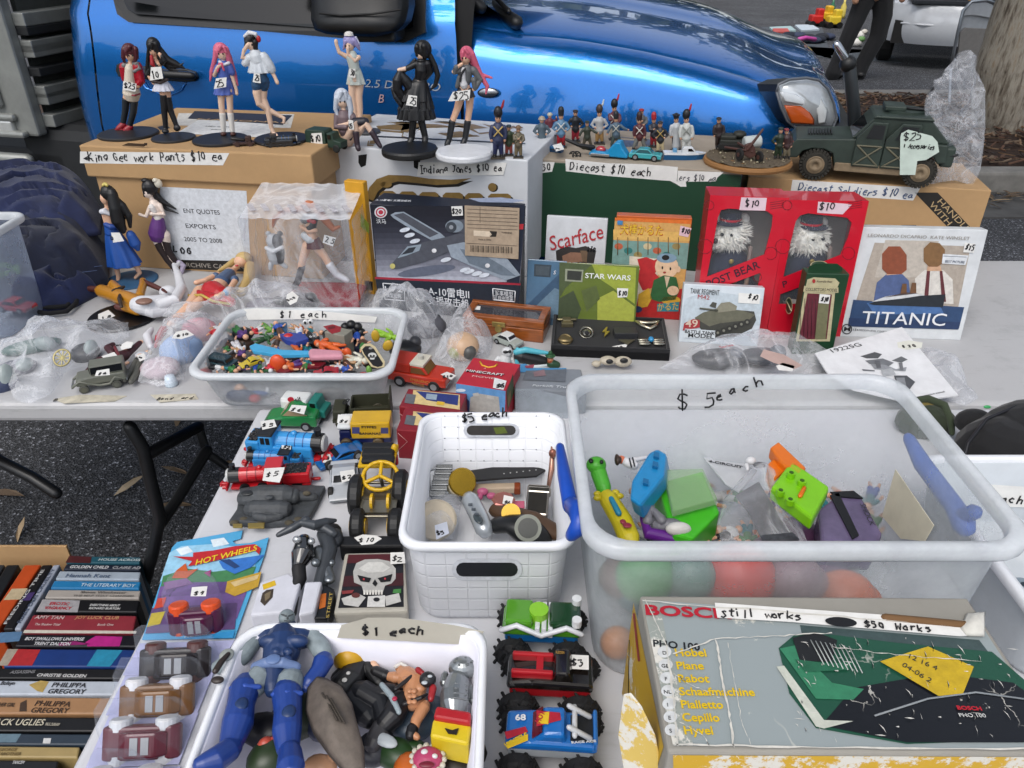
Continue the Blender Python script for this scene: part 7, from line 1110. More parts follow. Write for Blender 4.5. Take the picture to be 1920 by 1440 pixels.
# ------------------------------------------------------------ front table: trains and toy lorries
def loco(name,label,nose,tail,k,col,frame,roof='#15171a',num=None,h=0.,tender=False,group='toy steam engines'):
 p,yw,L=carp(nose,tail,h);t=thing(name,label,'toy train',p,(0,0,yw),group);X=W(t)@M.Translation((-L/2,0,0));m=mat(col,.3,var=.04,**{'Coat Weight':.4});fm=mat(frame,.35);bk=mat('#131416',.35);w=L*k
 mb=MB(X);mb.box((L*.52,0,w*.22),(L*.92,w*.78,w*.14),fm,.002);mb.box((L*.02,0,w*.28),(L*.03,w*.95,w*.22),fm,.002);mb.tube([(L*.0,0,w*.25),(-L*.06,0,w*.25)],w*.09,fm);mb.tube([(-L*.06,-w*.14,w*.25),(-L*.06,w*.14,w*.25)],w*.06,fm);mb.tube([(L,0,w*.22),(L*1.06,0,w*.22)],w*.08,fm)
 for s_ in(-1,1):mb.cyl((-L*.03,s_*w*.32,w*.3),(L*.02,s_*w*.32,w*.3),w*.09,fm,n=10)
 mb.obj('chassis',t);ce=.48 if tender else .62
 mb=MB(X);mb.cyl((L*.16,0,w*.68),(L*ce,0,w*.68),w*.33,m,n=24)
 for q in(.26,.36,.46):mb.cyl((L*q,0,w*.68),(L*(q+.012),0,w*.68),w*.338,mat('#1d4f8a'if not tender else '#7d0f18',.4),n=24)
 mb.ell((L*.40,0,w*1.0),(w*.12,w*.12,w*.12),m);bo=mb.obj('boiler',t);mb=MB(X);mb.cyl((L*.05,0,w*.68),(L*.17,0,w*.68),w*.345,bk,n=24);mb.cyl((L*.10,0,w*.9),(L*.10,0,w*1.25),w*.10,bk,w*.13,n=14);mb.obj('smokebox',t);mb=MB(X);mb.cyl((L*.015,0,w*.68),(L*.055,0,w*.68),w*.30,mat('#b9bab8',.5),n=24,bev=w*.05);mb.obj('front_plate',t)
 if not tender:mb=MB(X);mb.box((L*.48,0,w*.50),(L*.66,w*.86,w*.42),m,.003);mb.obj('side_tank',t);pl=.5
 a,b=(.48,.66)if tender else(.62,.80);mb=MB(X);mb.box((L*(a+b)/2,0,w*.72),(L*(b-a),w*.88,w*.8),m,.003);mb.obj('cab',t);mb=MB(X);mb.box((L*(a+b)/2,0,w*1.16),(L*(b-a)*1.12,w*.96,w*.09),bk if roof else m,w*.04);mb.obj('roof',t)
 for s_ in(-1,1):mb=MB(X);mb.box((L*(a+b)/2-L*.03,s_*w*.44,w*.92),(L*.05,w*.03,w*.26),bk,.0005);mb.box((L*(a+b)/2+L*.035,s_*w*.44,w*.92),(L*.05,w*.03,w*.26),bk,.0005);mb.obj('window',t)
 mb=MB(X);mb.box((L*(b+.98)/2,0,w*.58),(L*(.98-b),w*.86,w*.56),m,.003);mb.obj('bunker',t);mb=MB(X);mb.box((L*(b+.98)/2,0,w*.86),(L*(.9-b),w*.7,w*.02),bk)
 for _ in range(46):mb.ell((L*rnd.uniform(b+.03,.95),rnd.uniform(-.33,.33)*w,w*.87),w*rnd.uniform(.04,.07),mat('#1d1d1f',.5),n=6)
 mb.obj('coal',t)
 for x in(.22,.42,.62,.82):
  for s_ in(-1,1):mb=MB(X);r=w*.22;c=V((L*x,s_*w*.36,r));mb.cyl(c-V((0,w*.05,0)),c+V((0,w*.05,0)),r,m if not tender else bk,n=18);mb.obj('wheel',t)
 if num:fs=Face(X@V((0,(.432 if num[1]else-.432)*w,0)),X.to_3x3()@V((0,1 if num[1]else-1,0)));text(num[0],t,fs,*num[2],9,'#c9ad3a',1,bold=.0005)
 return t,X,L,w
t,X,L,w=loco('toy_engine','large sky blue toy tank engine with black cab roof and five dollar sticker',(618,862),(472,852),.36,'#2f8ac8','#a81a22');tag_at(t,Face(X@V((0,0,w*1.21)),UP),[(488,790),(514,786),(519,800),(492,806)],'$5',((492,801),(516,798)),11)
t,X,L,w=loco('toy_engine','smaller blue toy tank engine with a yellow number one and two dollar sticker',(464,872),(572,876),.30,'#2a78b4','#a81a22',num=('1',True,((517,872),(524,872))));tag_at(t,Face(X@V((0,0,w*1.21)),UP),[(528,829),(546,829),(545,843),(528,841)],'$2',((529,841),(545,841)),10)
t,X,L,w=loco('toy_engine','red toy engine with a coal tender and torn white price tag',(428,915),(590,905),.27,'#b3141f','#a3121c',roof=None,tender=True);tag_at(t,Face(X@V((0,0,w*1.24)),UP),[(496,878),(534,876),(530,890),(524,905),(492,901)],'$5',((498,894),(526,892)),14)
VG='toy lorries and cars by the engines'
pc,yw,L=carp((500,795),(604,798));t,X=car_toy('toy_car','bright green rounded toy car with tan windows and six dollar sticker',pc,yw,L*.95,.042,.046,'#16753a','sport',glass='#a08a6c',group=VG);tag_at(t,Face(X@V((0,0,.0465)),UP),[(547,759),(575,761),(570,777),(541,770)],'$6',((545,770),(570,772)),9)
pc,yw,L=carp((618,785),(535,778));t=thing('toy_tanker','teal toy tanker lorry with white tank and red dot beside lettering','toy lorry',pc,(0,0,yw),VG);X=W(t)@M.Translation((-L/2,-.018,0));TE=mat('#14695f',.35);mb=MB(X);mb.box((L*.5,.018,.012),(L,.03,.008),mat('#2a2c2e',.5),.001);mb.obj('chassis',t);mb=MB(X);mb.prism([V((0,.0,.012)),V((.0,.0,.026)),V((L*.12,0,.028)),V((L*.16,0,.045)),V((L*.34,0,.045)),V((L*.34,0,.012))],(0,.036,0),TE,.002);mb.box((L*.17,.018,.037),(.002,.028,.010),GLASS);mb.box((L*.25,.018,.038),(.010,.037,.009),GLASS);mb.obj('cab',t);mb=MB(X);mb.box((L*.68,.018,.03),(L*.60,.036,.034),mat('#cfd1d0',.35),.006);tk=mb.obj('tank',t)
for x in(.18,.62,.84):
 for y in(0,.036):mb=MB(X);mb.cyl((L*x,y-.003,.009),(L*x,y+.003,.009),.009,mat('#1a1a1a',.7),n=14);mb.obj('wheel',t)
fs=Face(X@V((0,.0364,0)),X.to_3x3()@V((0,1,0)));ar=Art(fs);ar.ell(545,749,6,5,'#a8142c',1);ar.obj('printed_dot',tk);text('elf',tk,fs,(554,753),(574,751),9,'#17171a',1,bold=.0006)
pc,yw,L=carp((628,790),(735,785));t=thing('toy_truck','olive green open army toy truck with steering wheel and raised tailboard','toy lorry',pc,(0,0,yw),VG);X=W(t)@M.Translation((-L/2,-.025,0));OL=mat('#2e2f20',.6);mb=MB(X);mb.box((L/2,.025,.014),(L,.046,.006),OL);mb.box((L*.66,.001,.028),(L*.68,.003,.026),OL);mb.box((L*.66,.049,.028),(L*.68,.003,.026),OL);mb.box((L*.12,.025,.026),(L*.22,.044,.02),OL,.003);mb.box((L*.32,.025,.028),(.003,.044,.024),OL);mb.obj('body',t);mb=MB(X);mb.box((L,.025,.034),(.003,.05,.05),OL,.0005);mb.obj('tailboard',t);mb=MB(X);mb.lathe([(.006,0),(.008,.001),(.006,.002),(.0055,.001),(.006,0)],INK,X@V((L*.22,.025,.042))if 0 else(L*.24,.025,.042),(-.4,0,1),16);mb.tube([(L*.24,.025,.043),(L*.26,.025,.03)],.001,INK);mb.obj('steering_wheel',t)
for x in(.15,.75):
 for y in(0,.05):mb=MB(X);mb.cyl((L*x,y-.004,.011),(L*x,y+.004,.011),.011,mat('#3a3626',.7),n=16,bev=.002);mb.obj('wheel',t)
pc,yw,L=carp((640,828),(738,826));t=thing('toy_van','yellow and navy toy delivery van with black lettering and six dollar sticker','toy lorry',pc,(0,0,yw),VG);X=W(t)@M.Translation((-L/2,-.02,0));mb=MB(X);mb.box((L*.62,.02,.036),(L*.74,.042,.034),mat('#c49a12',.35,**{'Coat Weight':.3}),.003);cg=mb.obj('cargo_box',t);mb=MB(X);mb.box((L*.5,.02,.014),(L*.98,.036,.012),mat('#141b46',.35),.002);mb.box((L*.13,.02,.024),(L*.22,.036,.022),mat('#141b46',.35),.003);mb.obj('cab',t);mb=MB(X);mb.box((L*.13,.02,.043),(L*.26,.042,.008),mat('#cdcfcf',.4),.003);mb.obj('roof',t)
for x in(.14,.74):
 for y in(0,.04):mb=MB(X);mb.cyl((L*x,y-.004,.010),(L*x,y+.004,.010),.010,mat('#4a3d26',.6),n=16,bev=.002);mb.obj('wheel',t)
fs=Face(X@V((0,-.0012,0)),X.to_3x3()@V((0,-1,0)));text('FYFFES',cg,fs,(678,803),(706,803),5,'#17171a',1,fit=True,bold=.0005);text('BANANAS',cg,fs,(674,815),(714,815),5,'#17171a',1,fit=True,bold=.0005);ar=Art(fs);ar.poly([(660,801),(674,801),(674,813),(660,813)],'#3a3d6a',1);ar.poly([(714,802),(728,802),(728,813),(714,813)],'#3a3d6a',1);ar.obj('printed_panel',cg);tag_at(t,Face(X@V((0,0,.0475)),UP),[(634,777),(657,779),(655,795),(632,793)],'$6',((636,792),(654,793)),9)
pc,yw,L=carp((594,878),(682,846));t,X=car_toy('toy_car','long low blue toy racing car with five dollar sticker on its nose',pc,yw,L,.036,.022,'#105a9a','sport',group=VG);tag_at(t,Face(X@V((0,0,.0145)),UP),[(602,852),(618,846),(622,864),(606,868)],'$5',((604,864),(620,860)),9)
pc,yw,L=carp((645,946),(648,876));t,X=car_toy('toy_car','silver toy sports car with a two dollar sticker, facing the camera',pc,yw,L,.046,.026,'#a9adb2','sport',group=VG);tag_at(t,Face(X@V((0,0,.0265)),UP),[(637,884),(664,880),(668,898),(641,905)],'$2',((642,900),(664,895)),11)
f=Fig('tank_wreck','dark grey ruined tank model on a broken base with brass plates','model',(520,990),T,None,flat=.006);WG=mat('#3c3f42',.6,var=.3,scale=90,bump=.4)
mb=MB();mb.prism([at(*q,.001)for q in((430,988),(446,965),(452,925),(500,918),(612,920),(596,955),(578,986),(505,992))],(0,0,.012),WG,.003);mb.obj('plinth',f.t)
f.part('hull',WG,('T',(462,935,16,18),(490,930,22,22),(535,930,22,22)),('T',(475,955,14,18),(530,955,18,18)),('E',465,925,30,18,12,8),('E',553,930,20,12,18,14),('T',(560,930,18,10),(588,932,12,9)),('T',(480,968,14,8),(500,972,16,8),(525,968,14,7)),('E',505,932,40,8,6,3));f.part('hatch','#222426',('E',464,924,37,13,8,3));f.part('rubble',mat('#4a4437',.9,var=.4),*[('E',440+i*17,980-(i%3)*6,6,9,6,5)for i in range(8)],('E',575,925,26,8,5,5))
for q in([(437,984),(455,984),(455,991),(437,991)],[(465,983),(497,982),(496,992),(465,992)]):mb=MB();mb.prism([at(*p_,.014)for p_ in q],(0,0,.003),mat('#a08a4c',.3,.7),.001);mb.obj('brass_plate',f.t)
t=thing('kit_tractor','metal construction kit tractor with yellow steering wheel and black rubber seat','toy tractor',at(705,990));MT=mat('#8a8474',.3,.85,var=.25);YL=mat('#c9a012',.35);BKP=mat('#111214',.55)
mb=MB()
for x in(684,738):mb.tube([at(x,860,.05),at(x-6,985,.035)],.004,MT)
for y in(905,935,968):mb.tube([at(676,y,.042),at(744,y,.042)],.0022,MT)
mb.box(at(712,925,.043),(.055,.03,.003),MT);mb.box(at(712,950,.043),(.05,.03,.003),MT);mb.obj('frame',t)
mb=MB();mb.box(at(710,855,.058),(.058,.06,.006),YL,.002)
for i in range(3):mb.box(at(709,838+i*12,.064),(.052,.017,.009),BKP,.003)
mb.obj('seat',t);mb=MB();c=at(713,892,.062)
for k in range(18):a,b=k*.349,(k+1)*.349;mb.tube([c+V((.027*math.cos(a),.023*math.sin(a),.010*math.sin(a))),c+V((.027*math.cos(b),.023*math.sin(b),.010*math.sin(b)))],.0032,YL,n=8)
for a in(1.57,3.66,5.76):mb.tube([c,c+V((.027*math.cos(a),.023*math.sin(a),.01*math.sin(a)))],.003,YL)
mb.tube([c,c-V((0,-.01,.03))],.003,MT);mb.obj('steering_wheel',t)
for x,y,r in((670,930,.034),(752,920,.034),(672,985,.026),(742,985,.026)):c=at(x,y,r);mb=MB();mb.cyl(c-V((.010,0,0)),c+V((.010,0,0)),r,BKP,n=24,bev=.005);w_=mb.obj('wheel',t);mb=MB();mb.cyl(c-V((.012,0,0)),c+V((.012,0,0)),r*.5,YL,n=16);mb.obj('hub',w_)
mb=MB();mb.cyl(at(695,940,.05),at(700,940,.05),.012,YL,n=16);mb.cyl(at(726,940,.05),at(731,940,.05),.012,YL,n=16);mb.obj('pulley',t);mb=MB();mb.tube([at(740,845,.06),at(743,868,.045)],.004,mat('#b3202a',.4));mb.ell(at(740,842,.065),(.006,.006,.010),YL);mb.obj('lever',t)
# ------------------------------------------------------------ carded cars
CDF=Face(at(380,1100,.004),UP);cd_=thing('carded_car','toy car on a bright blue butterfly card with flame lettering','carded toy car',at(390,1110),group='carded toy cars')
mb=MB();mb.prism([CDF.pt(q,0)for q in((322,1027),(332,1016),(455,994),(452,1009),(436,1014),(442,1020),(470,1018),(504,1007),(496,1040),(440,1196),(266,1199))],(0,0,-.0015),mat('#4a9cc8',.3),.0003);mb.obj('card',cd_);ar=Art(CDF)
for q,c,l in(([(318,1036),(340,1024),(400,1020),(490,1030),(470,1080),(300,1090)],'#8fbfd8',1),([(330,1030),(352,1024),(362,1034),(340,1042)],'#d2dde2',2),([(395,1012),(420,1008),(430,1020),(400,1026)],'#d2dde2',2),([(306,1080),(350,1066),(400,1072),(480,1062),(462,1110),(296,1120)],'#3f7a4c',2),([(300,1100),(340,1092),(470,1090),(444,1160),(285,1160)],'#6a4f86',2),([(285,1140),(445,1130),(440,1180),(272,1188)],'#57406c',3),([(284,1150),(310,1146),(300,1170),(275,1176)],'#b3a23c',4),([(296,1122),(312,1120),(306,1138),(288,1142)],'#b8402c',4),([(426,1090),(490,1072),(484,1100),(440,1118),(422,1110)],'#b8922c',4),([(432,1092),(486,1077),(482,1086),(440,1100)],'#c9b07c',5),([(306,1092),(350,1084),(362,1094),(310,1106)],'#7d5a86',4),([(330,1070),(348,1056),(352,1070),(372,1066),(350,1084),(322,1084)],'#b8521c',5),([(410,1052),(440,1048),(496,1040),(470,1064),(440,1076),(418,1066)],'#2f6cb8',5),([(412,1050),(430,1048),(450,1062),(440,1066)],'#1d3a6a',6),([(334,1198),(440,1182),(437,1196)],'#2f8ac0',5),([(382,1074),(396,1068),(394,1082)],'#8a3a6a',5)):ar.poly(q,c,l)
ar.poly([(324,1043),(362,1044),(362,1036),(400,1032),(440,1024),(478,1020),(489,1028),(486,1040),(478,1032),(440,1042),(400,1052),(352,1062),(360,1052)],'#b01c22',7);ar.obj('printed_picture',cd_);text('HOT WHEELS',cd_,CDF,(366,1060),(484,1031),15,'#d9bc22',8,shear=.25,bold=.0008,fit=True);text('MIGHTY K',cd_,CDF,(346,1196),(388,1190),5,'#d5dde2',8,fit=True)
BLI=mat('#e6eaf0',.08,kind='clear',base=.02,edgew=.16)
def blister(t,pix,h0,rise):
 mb=MB();P=[at(x,y,h0)for x,y in pix];c=sum(P,V())/len(P);n=len(P);loft(mb,[P,[p+UP*rise*.8+(c-p)*.04 for p in P],[p+UP*rise+(c-p)*.12 for p in P]],BLI,cap1=True);mb.obj('blister',t)
def flatcar(t,cx,cy,yaw,L,Wd,col,base,wc,h,tip=0.):
 X=M.Translation(at(cx,cy,h))@Euler((R(tip),0,yaw)).to_matrix().to_4x4()@M.Translation((-L/2,-Wd/2,0));mb=MB(X);mb.prism([V((x*L,0,z*.02))for x,z in((0,.2),(0,.8),(.1,1),(.9,1),(1,.7),(1,.2))],(0,Wd,0),mat(col,.3),.003);mb.box((L*.5,Wd/2,.003),(L*.9,Wd*.8,.006),mat(base,.4),.001);mb.prism([V((L*x,Wd*.12,.02+z))for x,z in((.22,0),(.36,.010),(.74,.010),(.88,0))],(0,Wd*.76,0),mat(col,.2),.003);mb.box((L*.5,-.0006,.006),(L*.5,.002,.006),mat('#17171a',.3));[mb.box((L*x,Wd*.5,.0302),(L*.1,Wd*.5,.0008),mat('#8d9094',.2))for x in(.48,.62)];cb=mb.obj('car_body',t)
 for x in(.2,.8):
  for y in(0.,1.):mb=MB(X);mb.cyl((L*x,Wd*y-.007,.008),(L*x,Wd*y+.007,.008),.0125,mat(wc,.4),n=18,bev=.002);w_=mb.obj('wheel',t)
blister(cd_,[(308,1140),(318,1112),(334,1098),(398,1095),(412,1108),(424,1140),(426,1164),(408,1178),(330,1182),(312,1168)],.004,.032);flatcar(cd_,372,1156,R(6),.068,.034,'#4a1838','#5a1c46','#cc4a1c',.012,70);tag_at(cd_,tabf(.0375),[(360,1101),(389,1099),(386,1118),(357,1118)],'$4',((363,1116),(384,1115)),11)
CC='carded toy cars';LIL=mat('#a4a5c4',.35,var=.25,scale=14)
for pts,bp,cx,cy,col,base,wc,nm in(([(262,1206),(440,1200),(400,1262),(230,1265)],[(256,1212),(270,1203),(395,1200),(408,1215),(412,1248),(400,1258),(276,1262),(262,1250)],335,1240,'#1b1517','#26201f','#4a2522','carded toy car with dark body and dark red wheels, second card down'),([(235,1266),(400,1262),(370,1336),(198,1340)],[(218,1296),(232,1264),(382,1262),(392,1280),(376,1328),(226,1336)],302,1308,'#6a4620','#7d5426','#c9c9cb','carded brown toy car with white wheels, third card down'),([(205,1340),(372,1336),(335,1432),(160,1440)],[(184,1362),(198,1340),(352,1336),(362,1352),(342,1414),(204,1424),(190,1400)],275,1385,'#57202c','#4c5056','#c3c5c8','carded maroon and grey toy car with white spoked wheels, fourth card down'),([(170,1440),(338,1436),(320,1500),(130,1500)],[(180,1450),(195,1434),(266,1436),(300,1460),(280,1500),(170,1500)],240,1480,'#4a4c60','#5a5c6c','#c9c9cb','carded toy car cut off by the bottom edge of the photo')):
 t=thing('carded_car',nm,'carded toy car',at(*pts[0]),group=CC);mb=MB();mb.prism([at(*q,.0035)for q in pts],(0,0,-.002),LIL,.0004);mb.obj('card',t);blister(t,bp,.0035,.034);flatcar(t,cx,cy,R(3),.085,.036,col,base,wc,.008,50)
# ------------------------------------------------------------ motorcycle model, small cases, skull picture
f=Fig('toy_motorcycle','dark grey model motorcycle with black tank and silver engine','model motorcycle',(590,1090),T,None,flat=.01);MG=mat('#3b3f44',.4,.2);f.part('handlebar',MG,('T',(522,1003,60,5),(548,990,66,8),(566,980,70,8),(590,985,70,10),(612,978,66,8),(628,976,60,4)),('T',(600,985,60,12),(625,1000,50,9)),('E',574,976,72,11,9,9));f.part('fuel_tank',mat('#0d0d0f',.12,**{'Coat Weight':1.}),('T',(570,1018,46,17),(568,1040,44,22),(560,1058,36,14)));f.part('seat','#101012',('T',(560,1064,34,13),(562,1085,26,13),(552,1110,20,10),(548,1150,16,8)),rough=.6);f.part('engine',mat('#7d8286',.3,.8,var=.3),('T',(598,1035,30,13),(608,1060,24,13),(618,1085,18,11)),('E',592,1055,38,9,9,8),('E',622,1055,30,7,7,6),('E',617,1086,30,9,9,6));f.part('frame',MG,('T',(610,1000,40,17),(618,1030,34,15),(600,1100,12,14),(590,1140,8,12)),('E',628,1010,30,16,24,16));f.part('headlamp',mat('#b3b6b8',.2,.7),('E',557,1012,66,9,7,8),('E',584,1015,64,7,7,7));f.part('front_wheel','#141416',('E',622,1004,18,20,32,16))
def slab(name,label,cat,pix,h,m,z=0.,bev=.003,grp=None):mb=MB();mb.prism([at(*q,h)for q in pix],(0,0,-(h-z-.0005)),m,bev);t=thing(name,label,cat,at(*pix[0],z),group=grp);mb.obj('case',t);return t,Face(at(*pix[0],h),UP)
WP2=mat('#c3c4cc',.3)
t,fc=slab('plastic_case','small white plastic case with a yellow label and shield badge','case',[(488,1090),(542,1073),(564,1092),(549,1142),(527,1148),(468,1154)],.034,WP2,grp='small white cases');ar=Art(fc);ar.poly([(492,1096),(515,1088),(518,1097),(494,1106)],'#c9a51a',1);ar.poly([(492,1112),(500,1106),(513,1104),(511,1120),(496,1136),(488,1128)],'#3b3126',1);ar.poly([(496,1114),(508,1108),(506,1120),(497,1128)],'#6d6048',2);ar.obj('badge_print',t)
t,fc=slab('plastic_case','narrow white plastic case standing beside the black box with orange label','case',[(572,1090),(604,1089),(590,1146),(559,1154)],.04,WP2,grp='small white cases');t,fc=slab('black_box','small black box with orange square and gold lettering on its side','box',[(605,1092),(628,1104),(614,1160),(588,1160)],.03,mat('#101114',.3));ar=Art(fc);ar.poly([(601,1114),(612,1112),(610,1138),(598,1142)],'#b8601c',1);ar.obj('label',t);text('STREET',t,fc,(617,1158),(624,1110),6,'#b39b4c',1,fit=True)
t,fc=slab('black_box','long flat black box with a ten dollar paper tag, above the skull picture','box',[(636,1004),(752,1003),(756,1024),(636,1024)],.03,mat('#0c0c0e',.45));tag_at(t,fc,[(664,1008),(680,1002),(706,1004),(716,1010),(700,1020),(678,1022)],'$10',((672,1017),(704,1016)),12)
t,fc=slab('skull_picture','cream framed picture of a grinning skull over playing cards','picture',[(646,1036),(758,1034),(766,1146),(625,1150)],.026,mat('#a9a59a',.45),bev=.004);ar=Art(fc)
for q,c,l in(([(653,1040),(756,1038),(757,1138),(634,1140)],'#15151a',1),([(653,1040),(756,1038),(756,1056),(650,1056)],'#4a1218',2),([(646,1080),(756,1074),(757,1098),(642,1100)],'#3a1216',2),([(662,1072),(668,1056),(684,1049),(708,1048),(730,1052),(742,1066),(742,1085),(734,1094),(722,1098),(718,1110),(682,1111),(678,1098),(664,1092)],'#a9a8a4',3),([(672,1066),(690,1054),(716,1054),(732,1064),(720,1072),(690,1074)],'#c3c2bd',4),([(670,1078),(696,1084),(692,1092),(676,1090)],'#0c0c0e',5),([(708,1084),(736,1076),(732,1090),(714,1092)],'#0c0c0e',5),([(698,1094),(703,1086),(708,1094),(704,1100)],'#0c0c0e',5),([(640,1122),(670,1112),(686,1120),(672,1138),(645,1134)],'#b9b8b4',4),([(690,1118),(722,1116),(722,1138),(688,1138)],'#c9c8c4',5),([(722,1118),(748,1112),(752,1128),(724,1136)],'#b9b8b4',4),([(640,1108),(664,1106),(660,1112),(642,1114)],'#7d3030',4),([(738,1105),(752,1104),(752,1112),(736,1112)],'#3f7a3c',4)):ar.poly(q,c,l)
ar.ell(682,1086,2,2,'#a83038',6);ar.ell(722,1085,2,2,'#a83038',6);ar.ell(706,1124,6,4,'#1a1a1c',6);ar.ell(667,1116,8,5,'#5a2a26',6)
for k in range(7):ar.poly([(681+k*5.4,1106),(685.5+k*5.4,1106),(685+k*5.4,1115),(681.6+k*5.4,1115)],'#d0cec6',6)
ar.obj('printed_picture',t);tag_at(t,fc,[(732,1036),(758,1035),(760,1056),(732,1058)],'$2',((735,1053),(755,1052)),14,lay=8)
# ------------------------------------------------------------ white basket of watches
BW=mat('#dcdee2',.4,kind='weave');RW=mat('#dfe1e5',.35,var=.03)
bk=tub('basket','white woven plastic basket of watches with handwritten price inside','basket',-.142,.081,.70,1.0,.15,BW,RW,.016,.03,.008,.012,wall=.003);ff=Face(V((0,.7155,T)),V((0,-1,-.06)));fi=Face(V((0,.979,T)),V((0,-1,.055)))
def stad(ar,cx,cy,hx,hy,c,l):ar.poly([(cx+sx*(hx-hy)+hy*math.cos(R(a)),cy+hy*math.sin(R(a)))for sx,a0 in((1,-90),(-1,90))for a in range(a0,a0+181,30)],c,l)
ar=Art(ff);stad(ar,913,1068,66,20,'#c6c9cf',2);stad(ar,913,1068,58,13,'#14161c',3);ar.obj('handle_slot',bk);ar=Art(fi);stad(ar,921,807,52,13,'#c6c9cf',2);stad(ar,921,807,46,9,'#3a3836',3);ar.poly([(925,802),(945,800),(952,812),(930,814)],'#5d6a2c',4);ar.obj('handle_slot',bk);hand('$5 each',bk,fi,(866,792),(955,780),17,3.4)
ar=Art(fi);dm='#8f9298'
for r in range(6):
 for k in range(10):
  x,y=834+k*24.5,780+r*21
  if not(860<x<985 and y<825):ar.ell(x,y,1.5,1.2,dm,1,6)
ar.obj('vent_dots',bk)
WGp='watches and lighters in the white basket';h0=.035
mb=MB();mb.prism([at(*q,.05)for q in((846,890),(930,878),(1000,872),(1018,875),(1024,884),(1006,896),(930,901),(850,908))],(0,0,.004),mat('#0b0b0d',.5,var=.2),.0015);wt=solo(mb,'watch_strap','long black leather watch strap lying across the white basket','watch strap',WGp);ar=Art(tabf(.0545));[ar.ell(945+k*12,888-k*1.4,1.6,1.2,'#9a9a98',1,6)for k in range(6)];ar.obj('punch_hole',wt)
SS=mat('#8b8d8e',.25,.9,var=.15);t=thing('watch','steel bracelet watch leaning in the back left of the basket','watch',at(828,910,h0),group=WGp);mb=MB()
for k in range(6):mb.box(at(833-k*2.5,876+k*10,.075-k*.004),(.026,.008,.006),SS,.001,rot=(.5,0,0))
mb.obj('bracelet',t);mb=MB();mb.cyl(at(820,908,.045),at(820,908,.055),.024,SS,n=24,bev=.002);mb.obj('watch_case',t)
mb=MB();mb.cyl(at(862,905,.05),at(868,903,.062),.022,mat('#a8862c',.25,.9),n=24,bev=.002);mb.cyl(at(856,908,.05),at(861,906,.058),.019,mat('#c3b89a',.3),n=24);solo(mb,'watch','gold cased watch standing on edge beside the black strap','watch',WGp)
mb=MB();mb.box(at(925,916,.035),(.075,.014,.012),mat('#b3a08a',.5),.002,rot=(0,0,.04));mb.box(at(970,916,.035),(.01,.016,.014),mat('#7d3a1c',.5),.002);solo(mb,'lighter','beige pocket lighter under the black strap','lighter',WGp)
f=Fig('toy_pig','small pink block toy in the middle of the basket','toy',(912,935),T,WGp,flat=.04);f.part('body','#a84f72',('E',905,922,6,11,8,8),('E',922,930,4,10,7,7),('E',900,932,2,6,6,6));mb=MB();c=at(944,940,.05);mb.cyl(c,c+V((0,0,.006)),.018,mat('#b3746c',.25,.7),n=8,bev=.002);mb.box(c+V((.022,-.004,-.004)),(.02,.016,.004),mat('#b3526c',.5),.001);wt=solo(mb,'watch','pink and rose gold watch with a six dollar sticker','watch',WGp);tag_at(wt,tabf(.0565),[(945,928),(963,932),(958,948),(942,944)],'$6',((946,944),(958,945)),9)
mb=MB();mb.box(at(1008,940,.05),(.034,.055,.012),mat('#8d8880',.2,.95,var=.15),.003,rot=(.3,0,-.1));mb.box(at(1011,922,.055),(.036,.012,.014),mat('#9a958c',.2,.95),.003,rot=(.3,0,-.1));solo(mb,'lighter','silver engraved flip lighter at the right of the basket','lighter',WGp)
t=thing('music_player','silver pocket music player with oval screen, standing in the basket','music player',at(895,985,.03),group=WGp);mb=MB();mb.tube([at(882,938,.06),at(896,965,.055),at(908,992,.05)],.0135,mat('#b0b6ba',.25,.5),n=16);mb.obj('body',t);mb=MB();mb.ell(at(896,972,.069),(.006,.012,.003),mat('#3b4448',.15),(0,0,.4));mb.obj('screen',t);mb=MB();[mb.box(at(882+k*6,946+k*9,.0735),(.006,.004,.002),mat('#4a5056',.4))for k in range(3)];mb.obj('button',t)
mb=MB();mb.cyl(at(818,975,.045),at(818,975,.056),.030,mat('#b9ad98',.6,var=.2),n=28,bev=.003);solo(mb,'shell_disc','cream disc sealed in a small bag in the basket','disc',WGp);bg=bag('small_bag','small clear zip bag around the cream disc in the basket',[(782,935),(858,926),(866,945),(850,1010),(795,1012),(780,990)],.045,.02,BAG(.12,.3,14),.006,41.,WGp);tag_at(bg,tabf(.0675),[(815,985),(838,978),(842,1000),(818,1012)],'$5',((820,1004),(836,1000)),11,col=mat('#c3c8d4',.7))
t=thing('watch','black digital watch with grey screen at the front right of the basket','watch',at(985,995,.03),group=WGp);mb=MB();mb.tube([at(930,985,.05),at(955,982,.056),at(985,992,.058),at(1020,1010,.04)],[.011,.012,.02,.012],mat('#1c1d1e',.35,.3),n=14,flat=1.3);mb.obj('strap',t);mb=MB();mb.cyl(at(990,990,.070),at(990,990,.076),.019,mat('#5c5f58',.3,.5),n=24);mb.cyl(at(990,990,.0762),at(990,990,.077),.014,mat('#22261f',.15),n=24);mb.obj('dial',t)
mb=MB();mb.tube([at(930,955,.045),at(960,965,.05),at(1000,975,.052),at(1045,1000,.04)],[.009,.010,.010,.009],mat('#4a3320',.6),n=10,flat=1.6);mb.cyl(at(958,962,.058),at(958,962,.066),.014,mat('#a8893c',.25,.9),n=20);solo(mb,'watch','gold faced watch on a brown strap behind the digital one','watch',WGp);mb=MB();mb.tube([at(1036,838,.10),at(1034,880,.075),at(1028,915,.05)],[.003,.0045,.003],mat('#a07868',.25,.8));mb.ell(at(1036,850,.10),(.006,.006,.008),mat('#8a5a4c',.3,.7));solo(mb,'pen','rose gold pen standing against the right wall of the basket','pen',WGp)
